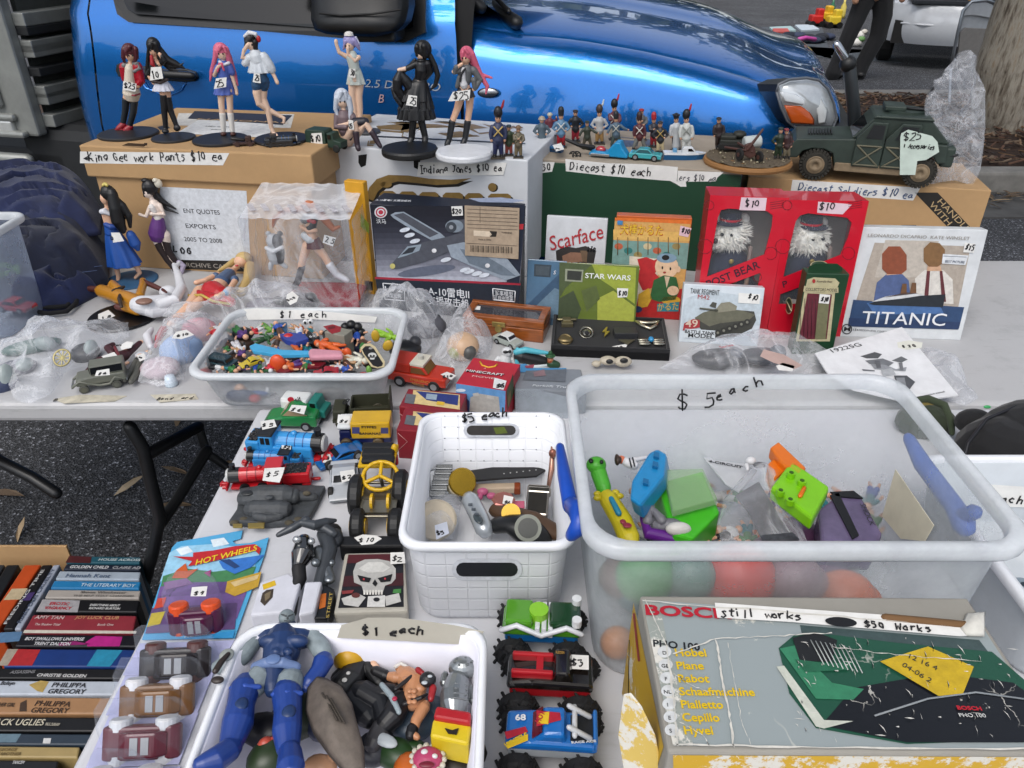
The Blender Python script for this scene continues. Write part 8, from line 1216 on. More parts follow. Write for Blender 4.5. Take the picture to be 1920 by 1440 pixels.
# ------------------------------------------------------------ big clear tub
bt=tub('storage_tub','large frosted clear tub with handwritten five dollar price and blue clip','tub',.076,.560,.598,.964,.24,FRO(.15,.35,5.,'#ccd2d4'),mat('#d6dadd',.2,kind='frost',base=.40,edgew=.4,scale=8.),.026,.045,.013,.02);CLB=mat('#0f45a8',.35);CLT=mat('#4a6cb8',.5)
mb=MB();mb.tube([at(1050,838,.19),at(1058,890,.19),at(1070,950,.19)],[.006,.009,.010],CLB,n=10);mb.tube([at(1070,945,.19),at(1084,960,.205),at(1090,985,.20),at(1072,1003,.18)],[.010,.012,.013,.008],CLB,n=12);mb.obj('clip',bt)
mb=MB();cx_=lambda x,y:hit(x,y,V((.568,0,0)),V((1,0,0)));mb.tube([cx_(1704,822),cx_(1730,870),cx_(1790,950),cx_(1808,985)],[.008,.012,.012,.014],CLT,n=10);mb.tube([cx_(1796,970),cx_(1826,960)],.010,CLT);mb.obj('clip',bt)
fbk=Face(V((0,.935,T)),V((0,-1,.045)));hand('$ 5',bt,fbk,(1272,770),(1345,764),36,3.6);hand('each',bt,fbk,(1345,750),(1445,716),20,3.6)
IB='toys in the large clear tub'
f=Fig('toy_caterpillar','green headed yellow toy caterpillar standing at the left of the large tub','toy',(1150,1000),T,IB,flat=.06);f.part('head','#4aa82c',('E',1118,872,66,20,18,17),('T',(1122,885,55,16),(1132,915,40,15)));f.part('collar','#bfae1c',*[('E',1140+22*math.cos(a),930+9*math.sin(a),40,8,6,6)for a in(0,.9,1.8,2.7,3.6,4.5,5.4)]);f.part('body','#c3b31a',('T',(1140,935,36,18),(1165,975,22,20),(1180,1010,10,20)));f.part('stripe','#1d7a96',('T',(1146,935,56,5),(1160,962,46,6)));f.part('eyes','#101012',('E',1108,864,82,5,6,4),('E',1128,866,84,4,5,4),vox=.6);f.part('print','#8a2a3a',('E',1176,985,41,9,7,3),('E',1168,978,41,6,6,3))
t=thing('toy_boat','bright blue plastic toy boat standing on its end in the large tub','toy',at(1212,930,.06),group=IB);mb=MB();mb.prism([at(*q,.12)for q in((1216,848),(1232,840),(1250,850),(1246,890),(1200,948),(1180,934),(1184,900))],(.01,.01,-.035),mat('#1a80b8',.3),.005);mb.obj('hull',t);mb=MB();[mb.prism([at(x,y,.1215),at(x+10,y+3,.1215),at(x+9,y+12,.1215),at(x-1,y+9,.1215)],(0,0,.004),mat('#0f5f8f',.4))for x,y in((1226,850),(1224,868),(1206,900))];mb.obj('window',t)
f=Fig('toy_sailor','small toy sailor in striped shirt and wide hat in the large tub','toy figure',(1180,870),T,IB,flat=.11);f.part('body','#c56a4a',('E',1165,862,10,8,8,8));f.part('hat','#33241a',('E',1157,862,12,5,13,10),('E',1160,862,14,6,7,7));f.part('shirt','#c3c3c6',('T',(1174,866,8,9),(1188,872,6,9)),('T',(1190,862,8,5),(1212,858,6,4)));f.part('stripes','#1c1c20',('T',(1180,860,16,1.5),(1184,876,14,1.5)),('T',(1186,858,16,1.5),(1190,874,14,1.5)),vox=.6)
t=thing('green_box','clear lidded box of bright green plastic in the large tub','box',at(1290,980,.04),group=IB);mb=MB();mb.prism([at(*q,.08)for q in((1232,905),(1318,882),(1350,960),(1300,1010),(1262,1000))],(0,0,-.05),mat('#3fae1e',.35),.004);mb.obj('body',t);mb=MB();mb.prism([at(*q,.10)for q in((1244,880),(1318,878),(1346,935),(1262,958))],(0,0,-.012),mat('#9ab88a',.15,kind='clear',base=.35,edgew=.3),.002);mb.obj('lid',t)
f=Fig('toy_hippo','grey toy animal with white muzzle on a purple seat in the large tub','toy',(1240,1010),T,IB,flat=.05);f.part('body','#6a6a70',('T',(1215,975,40,11),(1222,955,50,9),(1240,975,44,10)),('T',(1235,985,30,14),(1265,985,34,13)));f.part('muzzle','#c3c1bc',('E',1272,992,40,24,13,14));f.part('seat','#57197a',('T',(1205,970,34,6),(1215,1000,26,12),(1265,1010,18,13)))
bag('small_bag','crumpled clear bag with a dark printed label in the large tub',[(1345,985),(1355,940),(1395,900),(1432,870),(1465,905),(1500,970),(1515,1012),(1440,1020),(1350,1015)],.09,.05,BAG(.2,.45,14),.03,51.,IB);mb=MB();mb.prism([at(*q,.095)for q in((1378,932),(1422,905),(1470,985),(1500,1015),(1430,1018),(1400,960))],(0,0,.004),mat('#3c3d44',.4,var=.5,scale=120),.002);solo(mb,'printed_sachet','dark grey printed sachet inside the crumpled bag in the large tub','sachet',IB)
mb=MB();mb.prism([at(*q,.10)for q in((1310,850),(1342,866),(1395,872),(1420,885),(1385,925),(1360,910))],(0,0,.003),mat('#c3c5c8',.4,kind='frost',base=.5,edgew=.2,scale=9.),.001);pk=solo(mb,'clear_sleeve','folded clear sleeve with black print in the large tub','sleeve',IB);text('4-CIRCUIT',pk,tabf(.1035),(1328,866),(1392,878),7,'#17171a',2,fit=True,bold=.0008)
f=Fig('toy_duck','small white and grey toy bird behind the orange block','toy',(1410,870),T,IB,flat=.12);f.part('body','#c9c9cb',('E',1408,864,6,10,8,8),('T',(1400,872,4,4),(1402,880,2,3)));f.part('wing','#5a5c60',('E',1424,872,4,12,7,6))
t=thing('toy_block','orange plastic toy bracket behind the lime one in the large tub','toy block',at(1470,880,.08),group=IB);OR=mat('#d0680c',.35);mb=MB();mb.prism([at(*q,.15)for q in((1444,838),(1460,827),(1512,876),(1500,892),(1468,870))],(0,0,-.02),OR,.003);mb.prism([at(*q,.14)for q in((1440,868),(1466,846),(1480,874),(1452,900))],(0,0,-.03),OR,.003);mb.obj('body',t)
t=thing('toy_block','lime green plastic toy tray with five studs in the large tub','toy block',at(1500,930,.08),group=IB);LM=mat('#74b80f',.35);mb=MB();mb.prism([at(*q,.15)for q in((1446,912),(1484,862),(1556,912),(1524,972))],(0,0,-.022),LM,.004)
for x,y in((1482,895),(1502,910),(1462,928),(1480,945)):c=at(x,y,.15);mb.cyl(c,c+V((0,0,.008)),.0055,LM,n=14);mb.cyl(c+V((0,0,.0082)),c+V((0,0,.009)),.003,mat('#2f5208',.6),n=10)
mb.obj('body',t);mb=MB();mb.tube([at(1500,930,.152),at(1508,915,.152)],.003,OR);mb.obj('pin',t)
t=thing('toy_pack','clear pack with purple insert and black banner in the large tub','pack',at(1590,980,.06),group=IB);mb=MB();mb.prism([at(*q,.10)for q in((1535,955),(1572,925),(1612,925),(1655,1000),(1640,1030),(1540,1020))],(0,0,-.04),mat('#5d5270',.25,var=.3,scale=20),.004);mb.obj('body',t);mb=MB();mb.prism([at(*q,.1012)for q in((1556,930),(1572,926),(1610,1005),(1598,1012))],(0,0,.002),INK);mb.prism([at(*q,.1012)for q in((1556,924),(1600,922),(1618,936),(1566,932))],(0,0,.002),INK);bn=mb.obj('banner',t);text('SHOCK',bn,tabf(.104),(1612,944),(1632,985),10,'#101012',1,fit=True)
mb=MB();mb.prism([hit(x,y,V((.52,.8,T)),V((-1,0,.12)))for x,y in((1680,880),(1752,985),(1735,1015),(1690,1010),(1655,968))],(-.001,0,0),mat('#c3bda9',.7));mb.obj('paper_label',bt)
for i in range(20):
 a_,b_=PAL[(i*3+2)%10],PAL[(i*7+i//10)%10];man('small toy with %s top and %s legs, %s of the large tub, %s'%(a_[0],b_[0],('rear'if i<10 else 'front'),('far left','left end','left part','left middle','left of middle','middle','right of middle','right middle','right part','far right')[i%10]),1215+(i%10)*46+rnd.uniform(-12,12),(935 if i<10 else 995)+rnd.uniform(-12,12),rnd.uniform(0,360),rnd.uniform(50,80),a_[1],b_[1],h=.035,grp=IB)
for x,y,r,c,lb in((1385,1085,.045,'#c83a2c','red ball seen through the front wall of the large tub'),(1210,1080,.036,'#4a9a4a','green ball seen through the front wall of the large tub'),(1150,1205,.022,'#c87a2c','orange ball at the bottom left corner of the large tub'),(1580,1130,.042,'#c8643a','orange bag of toys at the front of the large tub'),(1490,1090,.035,'#8a6a72','dusty pink toy low in the large tub'),(1295,1080,.03,'#6a8a7c','grey green toy low in the large tub')):
 p=aty(x,y,.645+r*.6);p.z=max(p.z,T+r+.003);p.x=max(p.x,.11+r);blob('toy_ball',lb,'toy',p,(r,r*.9,r),c,None,IB,[((r*.7,.01,-.01),r*.6,c)])
for i in range(14):p=V((rnd.uniform(.15,.48),rnd.uniform(.69,.88),T+rnd.uniform(.02,.045)));blob('toy_piece',('grey','brown','teal','plum')[i%4]+' toy at the bottom of the large tub, under the '+('caterpillar','green box','crumpled bag','lime tray')[i//4],'toy',p,(.04,.035,.028),('#55575c','#6a4a3a','#3a6a70','#5a3a58')[i%4],None,IB)
# ------------------------------------------------------------ white tub of action figures
wt=tub('storage_tub','white open tub of action figures with a one dollar paper strip','tub',-.309,-.027,.30,.609,.12,mat('#d3d3de',.35,var=.04),RW,.022,.035,.008,.012,wall=.003);fi=Face(V((0,.581,T)),V((0,-1,.12)));tag_at(wt,fi,[(640,1172),(690,1158),(750,1158),(850,1172),(908,1184),(886,1210),(760,1202),(632,1196)],'$1 each',((680,1192),(800,1188)),22,col=mat('#b3afa2',.8,kind='card'),wpx=4.4)
AG='action figures in the white tub';BL=mat('#1a3058',.42,var=.25);BLL=mat('#1d3a80',.36,var=.16);GY=mat('#7d888c',.5,var=.25,scale=60);LB=mat('#6478a0',.45)
f=Fig('action_figure','large muscular blue action figure with grey arms lying on top of the tub','action figure',(520,1300),T,AG,flat=.10)
f.part('body',GY,('E',538,1158,20,17,17,18),('T',(475,1200,10,20),(456,1225,6,21),(432,1246,0,22),(412,1250,-4,16)),('T',(588,1196,10,20),(604,1220,4,20),(612,1238,0,16)),('T',(490,1270,6,26),(470,1290,8,24)),('T',(545,1275,6,26),(540,1300,8,24)),vox=1.2)
f.part('face','#3d4244',('T',(528,1152,38,1.8),(536,1155,39,1.8)),('T',(541,1155,39,1.8),(549,1152,38,1.8)),('T',(533,1164,38,1.5),(545,1164,38,1.5)),('E',539,1159,39,2.5,3,3),vox=.6)
f.part('suit',BL,('T',(538,1172,6,19),(538,1182,6,18)),('T',(500,1196,10,22),(535,1190,10,24),(572,1196,10,22)),('T',(530,1205,12,38),(528,1225,10,36),(522,1244,6,32)),('E',508,1202,34,24,13,14),('E',556,1202,34,24,13,14),('E',518,1222,36,10,8,8),('E',540,1222,36,10,8,8),('E',516,1236,34,10,8,8),('E',538,1236,34,10,8,8),('T',(515,1260,6,28),(512,1290,4,18)),vox=1.2);f.part('belt',LB,('T',(478,1250,14,9),(500,1242,34,10),(530,1242,36,10),(556,1250,20,9)),vox=1.);f.part('buckle','#5a719c',('E',512,1236,46,15,12,4),vox=.8)
f.part('boot',BLL,('T',(460,1290,10,28),(452,1320,12,25),(446,1355,14,28),(432,1400,10,20)),('T',(432,1405,16,20),(405,1425,26,22),(380,1432,30,16)),vox=1.2);f.part('boot',BLL,('T',(538,1300,10,28),(540,1335,12,25),(538,1370,14,26),(540,1405,10,20)),('T',(544,1410,18,20),(545,1440,30,24)),vox=1.2);f.part('glove',BLL,('T',(606,1240,4,20),(598,1258,2,17),(580,1280,0,15)),('E',612,1242,4,15,14,12),('E',575,1286,0,13,14,10),vox=1.2)
f.part('boot_cuff','#2a4a9c',('T',(434,1290,22,5),(460,1286,34,5),(486,1288,22,5)),('T',(512,1302,22,5),(538,1298,34,5),(564,1300,22,5)),vox=1.)
f.part('knee_pad',BL,('E',452,1322,34,13,16,8),('E',541,1336,34,13,16,8),vox=1.)
for o in kids(f.t):
 if 'smooth'in o.modifiers:o.modifiers['smooth'].iterations=12
f=Fig('toy_weapon','dark brown handled toy weapon with a round grey guard over the tub edge','toy weapon',(420,1250),T,AG,flat=.122);f.part('guard','#8f9490',('E',425,1228,0,14,15,6));f.part('handle','#2b221e',('T',(428,1226,8,4),(414,1242,10,6),(404,1258,8,6)),('E',408,1275,6,12,8,5))
f=Fig('toy_shield','brown grey weathered oval toy shell propped in the middle of the white tub','toy shield',(630,1350),T,AG,flat=.10);mb=MB();ol=[(592,1268),(612,1272),(640,1288),(660,1318),(668,1350),(682,1400),(684,1450),(650,1450),(615,1410),(586,1370),(572,1330),(576,1290)];SB_=mat('#5f564e',.7,var=.35,scale=40,bump=.5);mb.dome([at(*q,.105)for q in ol],UP,.014,SB_,rings=8,nz=.01,nscale=60.);mb.prism([at(*q,.104)for q in ol],(0,0,-.008),mat('#3a332c',.8,var=.4),.002);[mb.tube([at(604+k*8,1300+k*5,.1195),at(632+k*7,1350+k*3,.1215)],.0012,mat('#3a332c',.8),n=5)for k in range(3)];mb.obj('shell',f.t)
f=Fig('action_figure','action figure in a black coat and wide black hat in the white tub','action figure',(680,1260),T,AG,flat=.055);f.part('body',SKN,('E',688,1228,20,12,11,11),('T',(700,1245,24,7),(708,1255,22,6)));f.part('hat','#141414',('E',698,1220,26,8,18,10),('E',704,1216,26,10,10,9));f.part('coat','#141517',('T',(672,1245,14,20),(660,1270,14,26),(640,1290,10,26)),('T',(690,1250,18,12),(712,1280,12,12)),('T',(650,1250,16,10),(630,1270,14,10)));f.part('trousers','#17191e',('T',(680,1300,14,24),(715,1320,14,22),(725,1355,12,20)),('T',(660,1310,6,22),(690,1345,6,20)));f.part('boot','#3b3a3c',('T',(716,1365,10,18),(700,1395,10,17)));f.part('sole','#a9b0b4',('E',722,1388,20,24,12,6,25));f.part('buckle','#b3b3b0',('E',646,1275,38,5,5,2),('E',653,1262,38,4,4,2),vox=.6)
f=Fig('action_figure','bare chested wrestler action figure with grey belt, black gloves and white headband','action figure',(770,1300),T,AG,flat=.06);f.part('body',mat('#b5805c',.4,bump=0),('E',752,1252,18,12,10,10),('T',(760,1268,16,20),(780,1280,18,24),(776,1310,16,22)),('T',(742,1270,20,11),(728,1268,18,8)),('T',(795,1325,18,12),(780,1352,16,10),(776,1368,14,8)),('T',(776,1378,14,7),(782,1382,14,6)),*[('E',768+i*9,1296+j*10,38,5,5,4)for i in range(2)for j in range(3)],('E',764,1276,32,11,9,8),('E',788,1290,32,11,9,8));f.part('gloves','#151518',('T',(722,1266,18,11),(704,1258,18,10)),('T',(774,1366,14,11),(770,1378,14,10)));f.part('trousers','#15161a',('T',(748,1318,14,22),(735,1345,12,22),(720,1360,8,18)),('T',(730,1300,12,20),(700,1310,8,20)));f.part('belt','#8d9aa0',('T',(716,1284,30,5),(734,1305,36,6),(748,1335,30,5)));f.part('gem','#a0143a',('E',740,1310,44,5,5,3),vox=.7);f.part('straps','#1c1a1c',('T',(742,1292,36,4),(770,1270,38,4),(780,1262,34,3)),('T',(758,1320,34,4),(790,1308,38,4),(800,1302,32,3)));f.part('headband','#c3c0ba',('T',(742,1250,26,4),(752,1244,28,4),(762,1250,26,4)))
f=Fig('toy_mask','small black and white masked toy head with red scarf beside the wrestler','toy',(802,1272),T,AG,flat=.09);f.part('head','#17181b',('E',802,1274,4,16,15,14));f.part('mouth','#a9b0b4',('E',796,1280,18,6,4,3),('E',806,1268,18,5,3,3));f.part('scarf','#8f1a20',('T',(784,1256,0,6),(792,1262,2,5)),('T',(812,1290,0,7),(808,1310,-4,6)))
f=Fig('toy_robot','silver round headed toy figure sitting on the hot dog box','toy',(856,1300),T,AG,flat=.07);SV=mat('#8d9294',.3,.75);f.part('body',SV,('T',(858,1278,20,23),(852,1305,20,27),(852,1322,18,26)),('T',(832,1280,12,8),(834,1265,14,7)),('T',(880,1290,12,8),(888,1315,10,8)));f.part('head',SV,('E',868,1252,26,28,22,22));f.part('ribs','#6d7274',*[('T',(832,1284+k*9,34,1.8),(854,1281+k*9,46,1.8),(876,1285+k*9,34,1.8))for k in range(4)]);f.part('studs','#5a5f61',*[('E',868+17*math.cos(a),1240+7*math.sin(a),46,2.5,2.5,2.5)for a in(0,1,2,3,4,5)],vox=.7)
mb=MB();mb.prism([at(*q,.10)for q in((818,1322),(884,1334),(882,1356),(812,1344))],(0,0,-.02),mat('#a0161f',.4),.003);mb.prism([at(*q,.094)for q in((812,1346),(884,1358),(878,1396),(806,1380))],(0,0,-.035),mat('#c9b01c',.4),.003);mb.prism([at(*q,.0955)for q in((834,1366),(848,1370),(860,1366),(856,1378),(840,1376))],(0,0,.001),mat('#1c140c',.5));solo(mb,'hot_dog_box','red and yellow toy hot dog box with a black smile mark','toy box',AG)
f=Fig('toy_ball','pink grotesque toy ball with white scalloped rim at the bottom of the tub','toy',(800,1425),T,AG,flat=.07);f.part('rim','#b9b5a6',*[('E',802+30*math.cos(a),1424+26*math.sin(a),4,6,6,6)for a in[k*.42 for k in range(15)]]);f.part('face','#a83a60',('E',802,1424,4,29,25,18));f.part('mouth','#6a1226',('E',800,1434,20,15,7,4));f.part('eyes','#c9c9c9',('E',796,1410,20,7,6,5),('E',815,1418,18,6,5,5))
for i,(x,y,h,r,c,lb)in enumerate(((656,1232,.07,(.020,.018,.018),'#c29412','yellow ball behind the black hat'),(506,1420,.08,(.024,.020,.016),'#26351c','dark green toy torso between the blue legs'),(500,1370,.06,(.02,.03,.016),'#1c1c22','black toy arm between the blue legs'),(500,1400,.085,(.008,.010,.012),'#b04a3a','orange red toy horn between the blue legs'),(745,1415,.05,(.026,.018,.014),'#24401f','green toy torso near the bottom of the tub'),(770,1445,.06,(.018,.02,.014),'#b55a1c','orange toy hand at the bottom of the tub'),(700,1405,.05,(.02,.02,.014),'#2f3036','charcoal toy leg beside the green torso'),(620,1345,.05,(.03,.03,.02),'#28304a','navy toy leg under the brown shell'),(470,1262,.07,(.02,.015,.014),'#2c3a26','dark green toy helmet under the grey arm'),(450,1320,.05,(.012,.04,.012),'#a9a79c','white and black spotted toy leg by the tub wall'),(560,1340,.05,(.03,.03,.02),'#1f2a1c','dark green toy piece right of the blue legs'),(600,1440,.06,(.014,.018,.012),'#b58a6a','flesh coloured toy hand by the brown shell'),(850,1425,.04,(.03,.025,.015),'#2a2620','dark brown toy piece at the right of the tub'),(775,1345,.04,(.03,.03,.015),'#3b4a5a','slate toy piece under the wrestler arm'),(690,1290,.035,(.04,.04,.015),'#23242a','black toy piece at the bottom of the tub'),(560,1240,.04,(.03,.03,.02),'#7d6a4c','tan toy piece under the blue figure'))):blob('toy_piece',lb,'toy piece',at(x,y,h),r,c,(0,0,i*.7),AG,[((r[0]*.7,r[1]*.3,.0),(r[0]*.5,r[1]*.6,r[2]*.8),c)])
# ------------------------------------------------------------ monster trucks
TYR=mat('#101114',.75,var=.25,scale=200)
def monster(label,cy,x0,x1,col,base,deco,kind,tagq=None):
 L=(at(x1,cy,.05)-at(x0,cy,.05)).length;c=at((x0+x1)/2,cy,.05);t=thing('monster_truck',label,'monster truck',V((c.x,c.y,T)),(0,0,R(-4)),'toy monster trucks');X=W(t);w=L*.42;z0=.045;m=mat(col,.25,var=.05,**{'Coat Weight':.6})
 for sx in(-.34,.34):
  for sy in(-.5,.5):
   mb=MB(X);r=L*.215;cc=V((sx*L,sy*w*1.35,r));mb.cyl(cc-V((0,w*.26,0)),cc+V((0,w*.26,0)),r,TYR,n=26,bev=r*.28)
   for k in range(18):a=k*.349;mb.box(cc+V((r*.96*math.cos(a),(.1 if k%2 else-.1)*w,r*.96*math.sin(a))),(r*.14,w*.3,r*.12),TYR,0,rot=(0,-a,.5 if k%2 else-.5))
   o=mb.obj('wheel',t);mb=MB(X);mb.cyl(cc-V((0,w*.28,0)),cc+V((0,w*.28,0)),r*.42,mat('#8d9196',.3,.7),n=16);mb.obj('hub',o)
 mb=MB(X);mb.box((0,0,z0-.004),(L*.9,w*.95,.018),mat(base,.35),.004)
 for sx in(-.34,.34):mb.tube([(sx*L,-w*.6,L*.2),(sx*L,w*.6,L*.2)],.004,mat('#6d7074',.4,.5))
 mb.obj('chassis',t);mb=MB(X);mb.prism([V((x*L,-w*.5,z0+z*L))for x,z in((-.48,0),(-.48,.09),(-.2,.13),(.46,.12),(.48,0))],(0,w,0),m,.004);b=mb.obj('body',t)
 zt=z0+.125*L
 if kind=='race':mb=MB(X);mb.prism([V((x*L,-w*.42,z0+z*L))for x,z in((-.2,.1),(-.08,.24),(.14,.25),(.16,.1))],(0,w*.84,0),m,.004);mb.obj('cabin',t);mb=MB(X);mb.prism([V((x*L,-w*.36,z0+z*L+.001))for x,z in((-.19,.125),(-.095,.235))]+[V((x*L,w*.36,z0+z*L+.001))for x,z in((-.095,.235),(-.19,.125))],(-.001,0,.001),mat('#5a1424',.15));mb.obj('windscreen',t);mb=MB(X);mb.box((.33*L,0,zt),(L*.26,w*.7,.004),mat('#15171a',.5));[mb.tube([(.18*L,s*w*.3,zt+.02),(.40*L,s*w*.3,zt+.004)],.003,mat('#b9bcc0',.4))for s in(-1,1)];mb.tube([(.24*L,-w*.4,zt+.013),(.24*L,w*.4,zt+.013)],.003,mat('#b9bcc0',.4));mb.box((.46*L,0,zt-.002),(L*.05,w*.98,.018),m,.003);mb.obj('roll_cage',t)
 if kind=='hauler':mb=MB(X);mb.prism([V((x*L,-w*.42,z0+z*L))for x,z in((.02,.1),(.05,.26),(.2,.26),(.26,.1))],(0,w*.84,0),m,.003);mb.obj('cabin',t);mb=MB(X);[mb.box((-.2*L,s*w*.28,zt+.004),(L*.46,w*.14,.012),mat('#a3141f',.3),.002)for s in(-1,1)];mb.box((-.12*L,0,zt+.004),(.008,w*.5,.008),mat('#a3141f',.3));mb.obj('ramp',t)
 if kind=='green':mb=MB(X);mb.box((-.28*L,0,zt),(L*.34,w*.9,.022),m,.004);mb.box((.28*L,0,zt),(L*.38,w*.9,.02),mat('#173a22',.15,**{'Coat Weight':.8}),.004);mb.obj('pod',t);mb=MB(X);[mb.box((-.05*L+i*.008,0,zt-.004),(.006,w*1.04,.016),mat('#c9cbd0',.3),.001)for i in range(3)];mb.cyl((-.04*L,0,zt),(-.04*L,0,zt+.014),.012,mat('#7db82c',.3),n=16);mb.tube([(-.48*L,-w*.55,z0+.012),(-.3*L,-w*.56,z0+.022),(0,-w*.56,z0+.006),(.3*L,-w*.56,z0+.022),(.48*L,-w*.55,z0+.012)],.0035,mat('#c9cbd0',.3));mb.obj('trim',t);mb=MB(X);[mb.cyl((.42*L,s*w*.4,zt+.008),(.42*L,s*w*.4,zt+.018),.006,mat('#d0d2d4',.3),n=12)for s in(-1,1)];mb.obj('light',t)
 fz=Face(X@V((0,0,zt+.002)),UP);ar=Art(fz)
 for q,cc_,l in deco:ar.poly(q,cc_,l)
 if deco:ar.obj('printed_flames',b)
 return t,X,fz,w,L,z0
monster('green and white toy monster truck on blue chassis, topmost of the row',1165,940,1092,'#4a8a1e','#135a94',[],'green')
t,X,fz,w,L,z0=monster('black and red toy monster truck with a three dollar sticker',1262,948,1116,'#15110f','#8f141c',[],'hauler');tag_at(t,tabf(z0+.135*L+.002),[(1066,1227),(1104,1229),(1104,1256),(1068,1254)],'$3',((1072,1250),(1100,1247)),16,wpx=3.2,lay=3);text('SUDDEN',t,tabf(z0+.265*L),(1042,1225),(1058,1226),6,'#b38a3c',1,fit=True)
t,X,fz,w,L,z0=monster('blue toy racing monster truck with red and yellow flame stripes',1372,945,1122,'#1763ac','#9aa0a6',[([(946,1372),(985,1362),(990,1372),(950,1386)],'#a3182c',1),([(948,1392),(990,1376),(990,1388),(952,1404)],'#cfae1e',1)],'race');text('68',t,fz,(966,1350),(986,1350),12,'#d6d8da',3,bold=.001,fit=True);text('WHEELS',t,fz,(950,1404),(992,1382),12,'#d2b31e',3,shear=.2,bold=.001,fit=True);rf=Face(X@V((0,0,z0+.2525*L)),UP);ar=Art(rf);ar.poly([(1006,1332),(1050,1336),(1052,1350),(1006,1362)],'#a3182c',1);ar.poly([(1010,1338),(1030,1334),(1028,1358),(1008,1356)],'#cfae1e',2);ar.obj('printed_flames',t);text('HOT',t,rf,(1012,1356),(1022,1336),10,'#a3182c',3,bold=.001,fit=True);sd_=Face(X@V((0,-w*.5-.0006,0)),X.to_3x3()@V((0,-1,0)));text('RACE ACE',t,sd_,(1072,1394),(1118,1391),6,'#d6d8da',2,fit=True,bold=.0006)
monster('toy monster truck of which only two black wheels reach into the bottom edge',1500,940,1125,'#3a3c40','#2a2c30',[],'race')
# ------------------------------------------------------------ worn power tool carton
t,X,tf,ff,w,D=pxbox('tool_carton','battered grey and yellow power plane carton with torn corner and handwritten price tape','box',(1252,1410),(2010,1416),(1190,1116),.2,mat('#8d8a82',.8,kind='card'),bev=.003);ar=Art(tf)
ar.poly([(1204,1124),(1840,1172),(1990,1405),(1262,1398)],mat('#8c9596',.4,kind='worn',scale=7.,edge=.59),1);ar.poly([(1204,1124),(1236,1126),(1250,1200),(1300,1398),(1262,1398)],mat('#8f958f',.5,kind='worn',scale=16.,edge=.50),2);ar.poly([(1500,1172),(1836,1200),(1905,1290),(1520,1270)],'#3a4a4a',2)
PG,PG2,PB_='#1f5a40','#2f7454','#121419'
for q,c,l in(([(1460,1215),(1490,1190),(1560,1190),(1680,1205),(1860,1222),(1985,1330),(1985,1385),(1700,1395),(1530,1365),(1480,1300)],mat('#1c4a38',.3,kind='worn',scale=11.,edge=.63),3),([(1600,1290),(1760,1262),(1900,1280),(1990,1345),(1985,1392),(1700,1392),(1540,1360)],mat(PB_,.3,kind='worn',scale=13.,edge=.64),4),([(1462,1216),(1490,1210),(1560,1280),(1620,1292),(1600,1312),(1530,1310)],PG2,5),([(1456,1250),(1470,1248),(1545,1350),(1600,1352),(1545,1366),(1530,1362)],'#b9bcb0',5),([(1486,1196),(1530,1185),(1570,1200),(1560,1240),(1500,1240)],'#16181a',6),([(1490,1236),(1556,1244),(1600,1240),(1590,1256),(1510,1260)],PG,7),([(1650,1240),(1740,1212),(1826,1250),(1806,1300),(1760,1305)],'#b89a1c',8)):ar.poly(q,c,l)
for k in range(9):ar.line([(1520+k*9,1200+k*1.5),(1545+k*9,1246+k*2)],2.2,'#a5aaa6',8)
ar.line([(1640,1342),(1740,1310),(1830,1298),(1960,1316)],4,'#7d8286',6)
for _ in range(80):x,y=rnd.uniform(1480,1910),rnd.uniform(1190,1385);l=rnd.uniform(3,26);a=rnd.choice((1.35,1.4,.1,.9));g=rnd.uniform(.6,1.6);ar.poly([(x,y),(x+l*.5*math.cos(a)+2,y+l*.5*math.sin(a)-g),(x+l*math.cos(a),y+l*math.sin(a)),(x+l*.5*math.cos(a)+2,y+l*.5*math.sin(a)+g)],'#c3c1ba',9)
def crack(q,w):
 for a,b in zip(q,q[1:]):
  n=9;pts=[(a[0]+(b[0]-a[0])*k/n+rnd.uniform(-1.6,1.6)*(0<k<n),a[1]+(b[1]-a[1])*k/n+rnd.uniform(-1.6,1.6)*(0<k<n))for k in range(n+1)];ww=[w*rnd.uniform(.2,1.)for _ in pts];ar.poly([(x-g*.7,y-g*.7)for(x,y),g in zip(pts,ww)]+[(x+g*.7,y+g*.7)for(x,y),g in list(zip(pts,ww))[::-1]],'#c6c3ba',10)
for q,w in(([(1262,1226),(1340,1198),(1460,1192),(1560,1186)],1.6),([(1342,1200),(1352,1260),(1366,1330),(1376,1400)],4.5),([(1262,1262),(1300,1286),(1350,1308)],2.5),([(1365,1205),(1376,1270),(1390,1350),(1412,1402)],1.6),([(1250,1210),(1262,1300),(1270,1398)],4),([(1560,1212),(1680,1228),(1840,1240)],1.4),([(1270,1350),(1320,1380),(1330,1398)],2.6),([(1210,1124),(1236,1180),(1250,1210)],3),([(1205,1126),(1500,1150),(1840,1176)],2.4),([(1264,1396),(1500,1400),(1980,1404)],3.4)):crack(q,w)
ar.obj('printed_picture',t);text('BOSCH',t,tf,(1211,1152),(1372,1160),24,'#a81428',6,bold=.0018,fit=True);text('PHO 100',t,tf,(1224,1212),(1340,1222),16,'#15181c',2,bold=.001);ar=Art(tf)
for k,(lt,wd_)in enumerate((('D','Hobel'),('GB','Plane'),('F','Rabot'),('NL','Schaafmachine'),('I','Pialletto'),('E','Cepillo'),('S','Hyvel'))):y=1222+k*24.4;x=1246+k*2.2;ar.ell(x,y,13,11,'#c6c8c8',3);text(lt,t,tf,(x-4*len(lt),y+5),(x+20,y+6),8,'#17191c',5);text(wd_,t,tf,(1266+k*2.8,y+8),(1420,y+9.5),17,'#d2b000',5,bold=.0009)
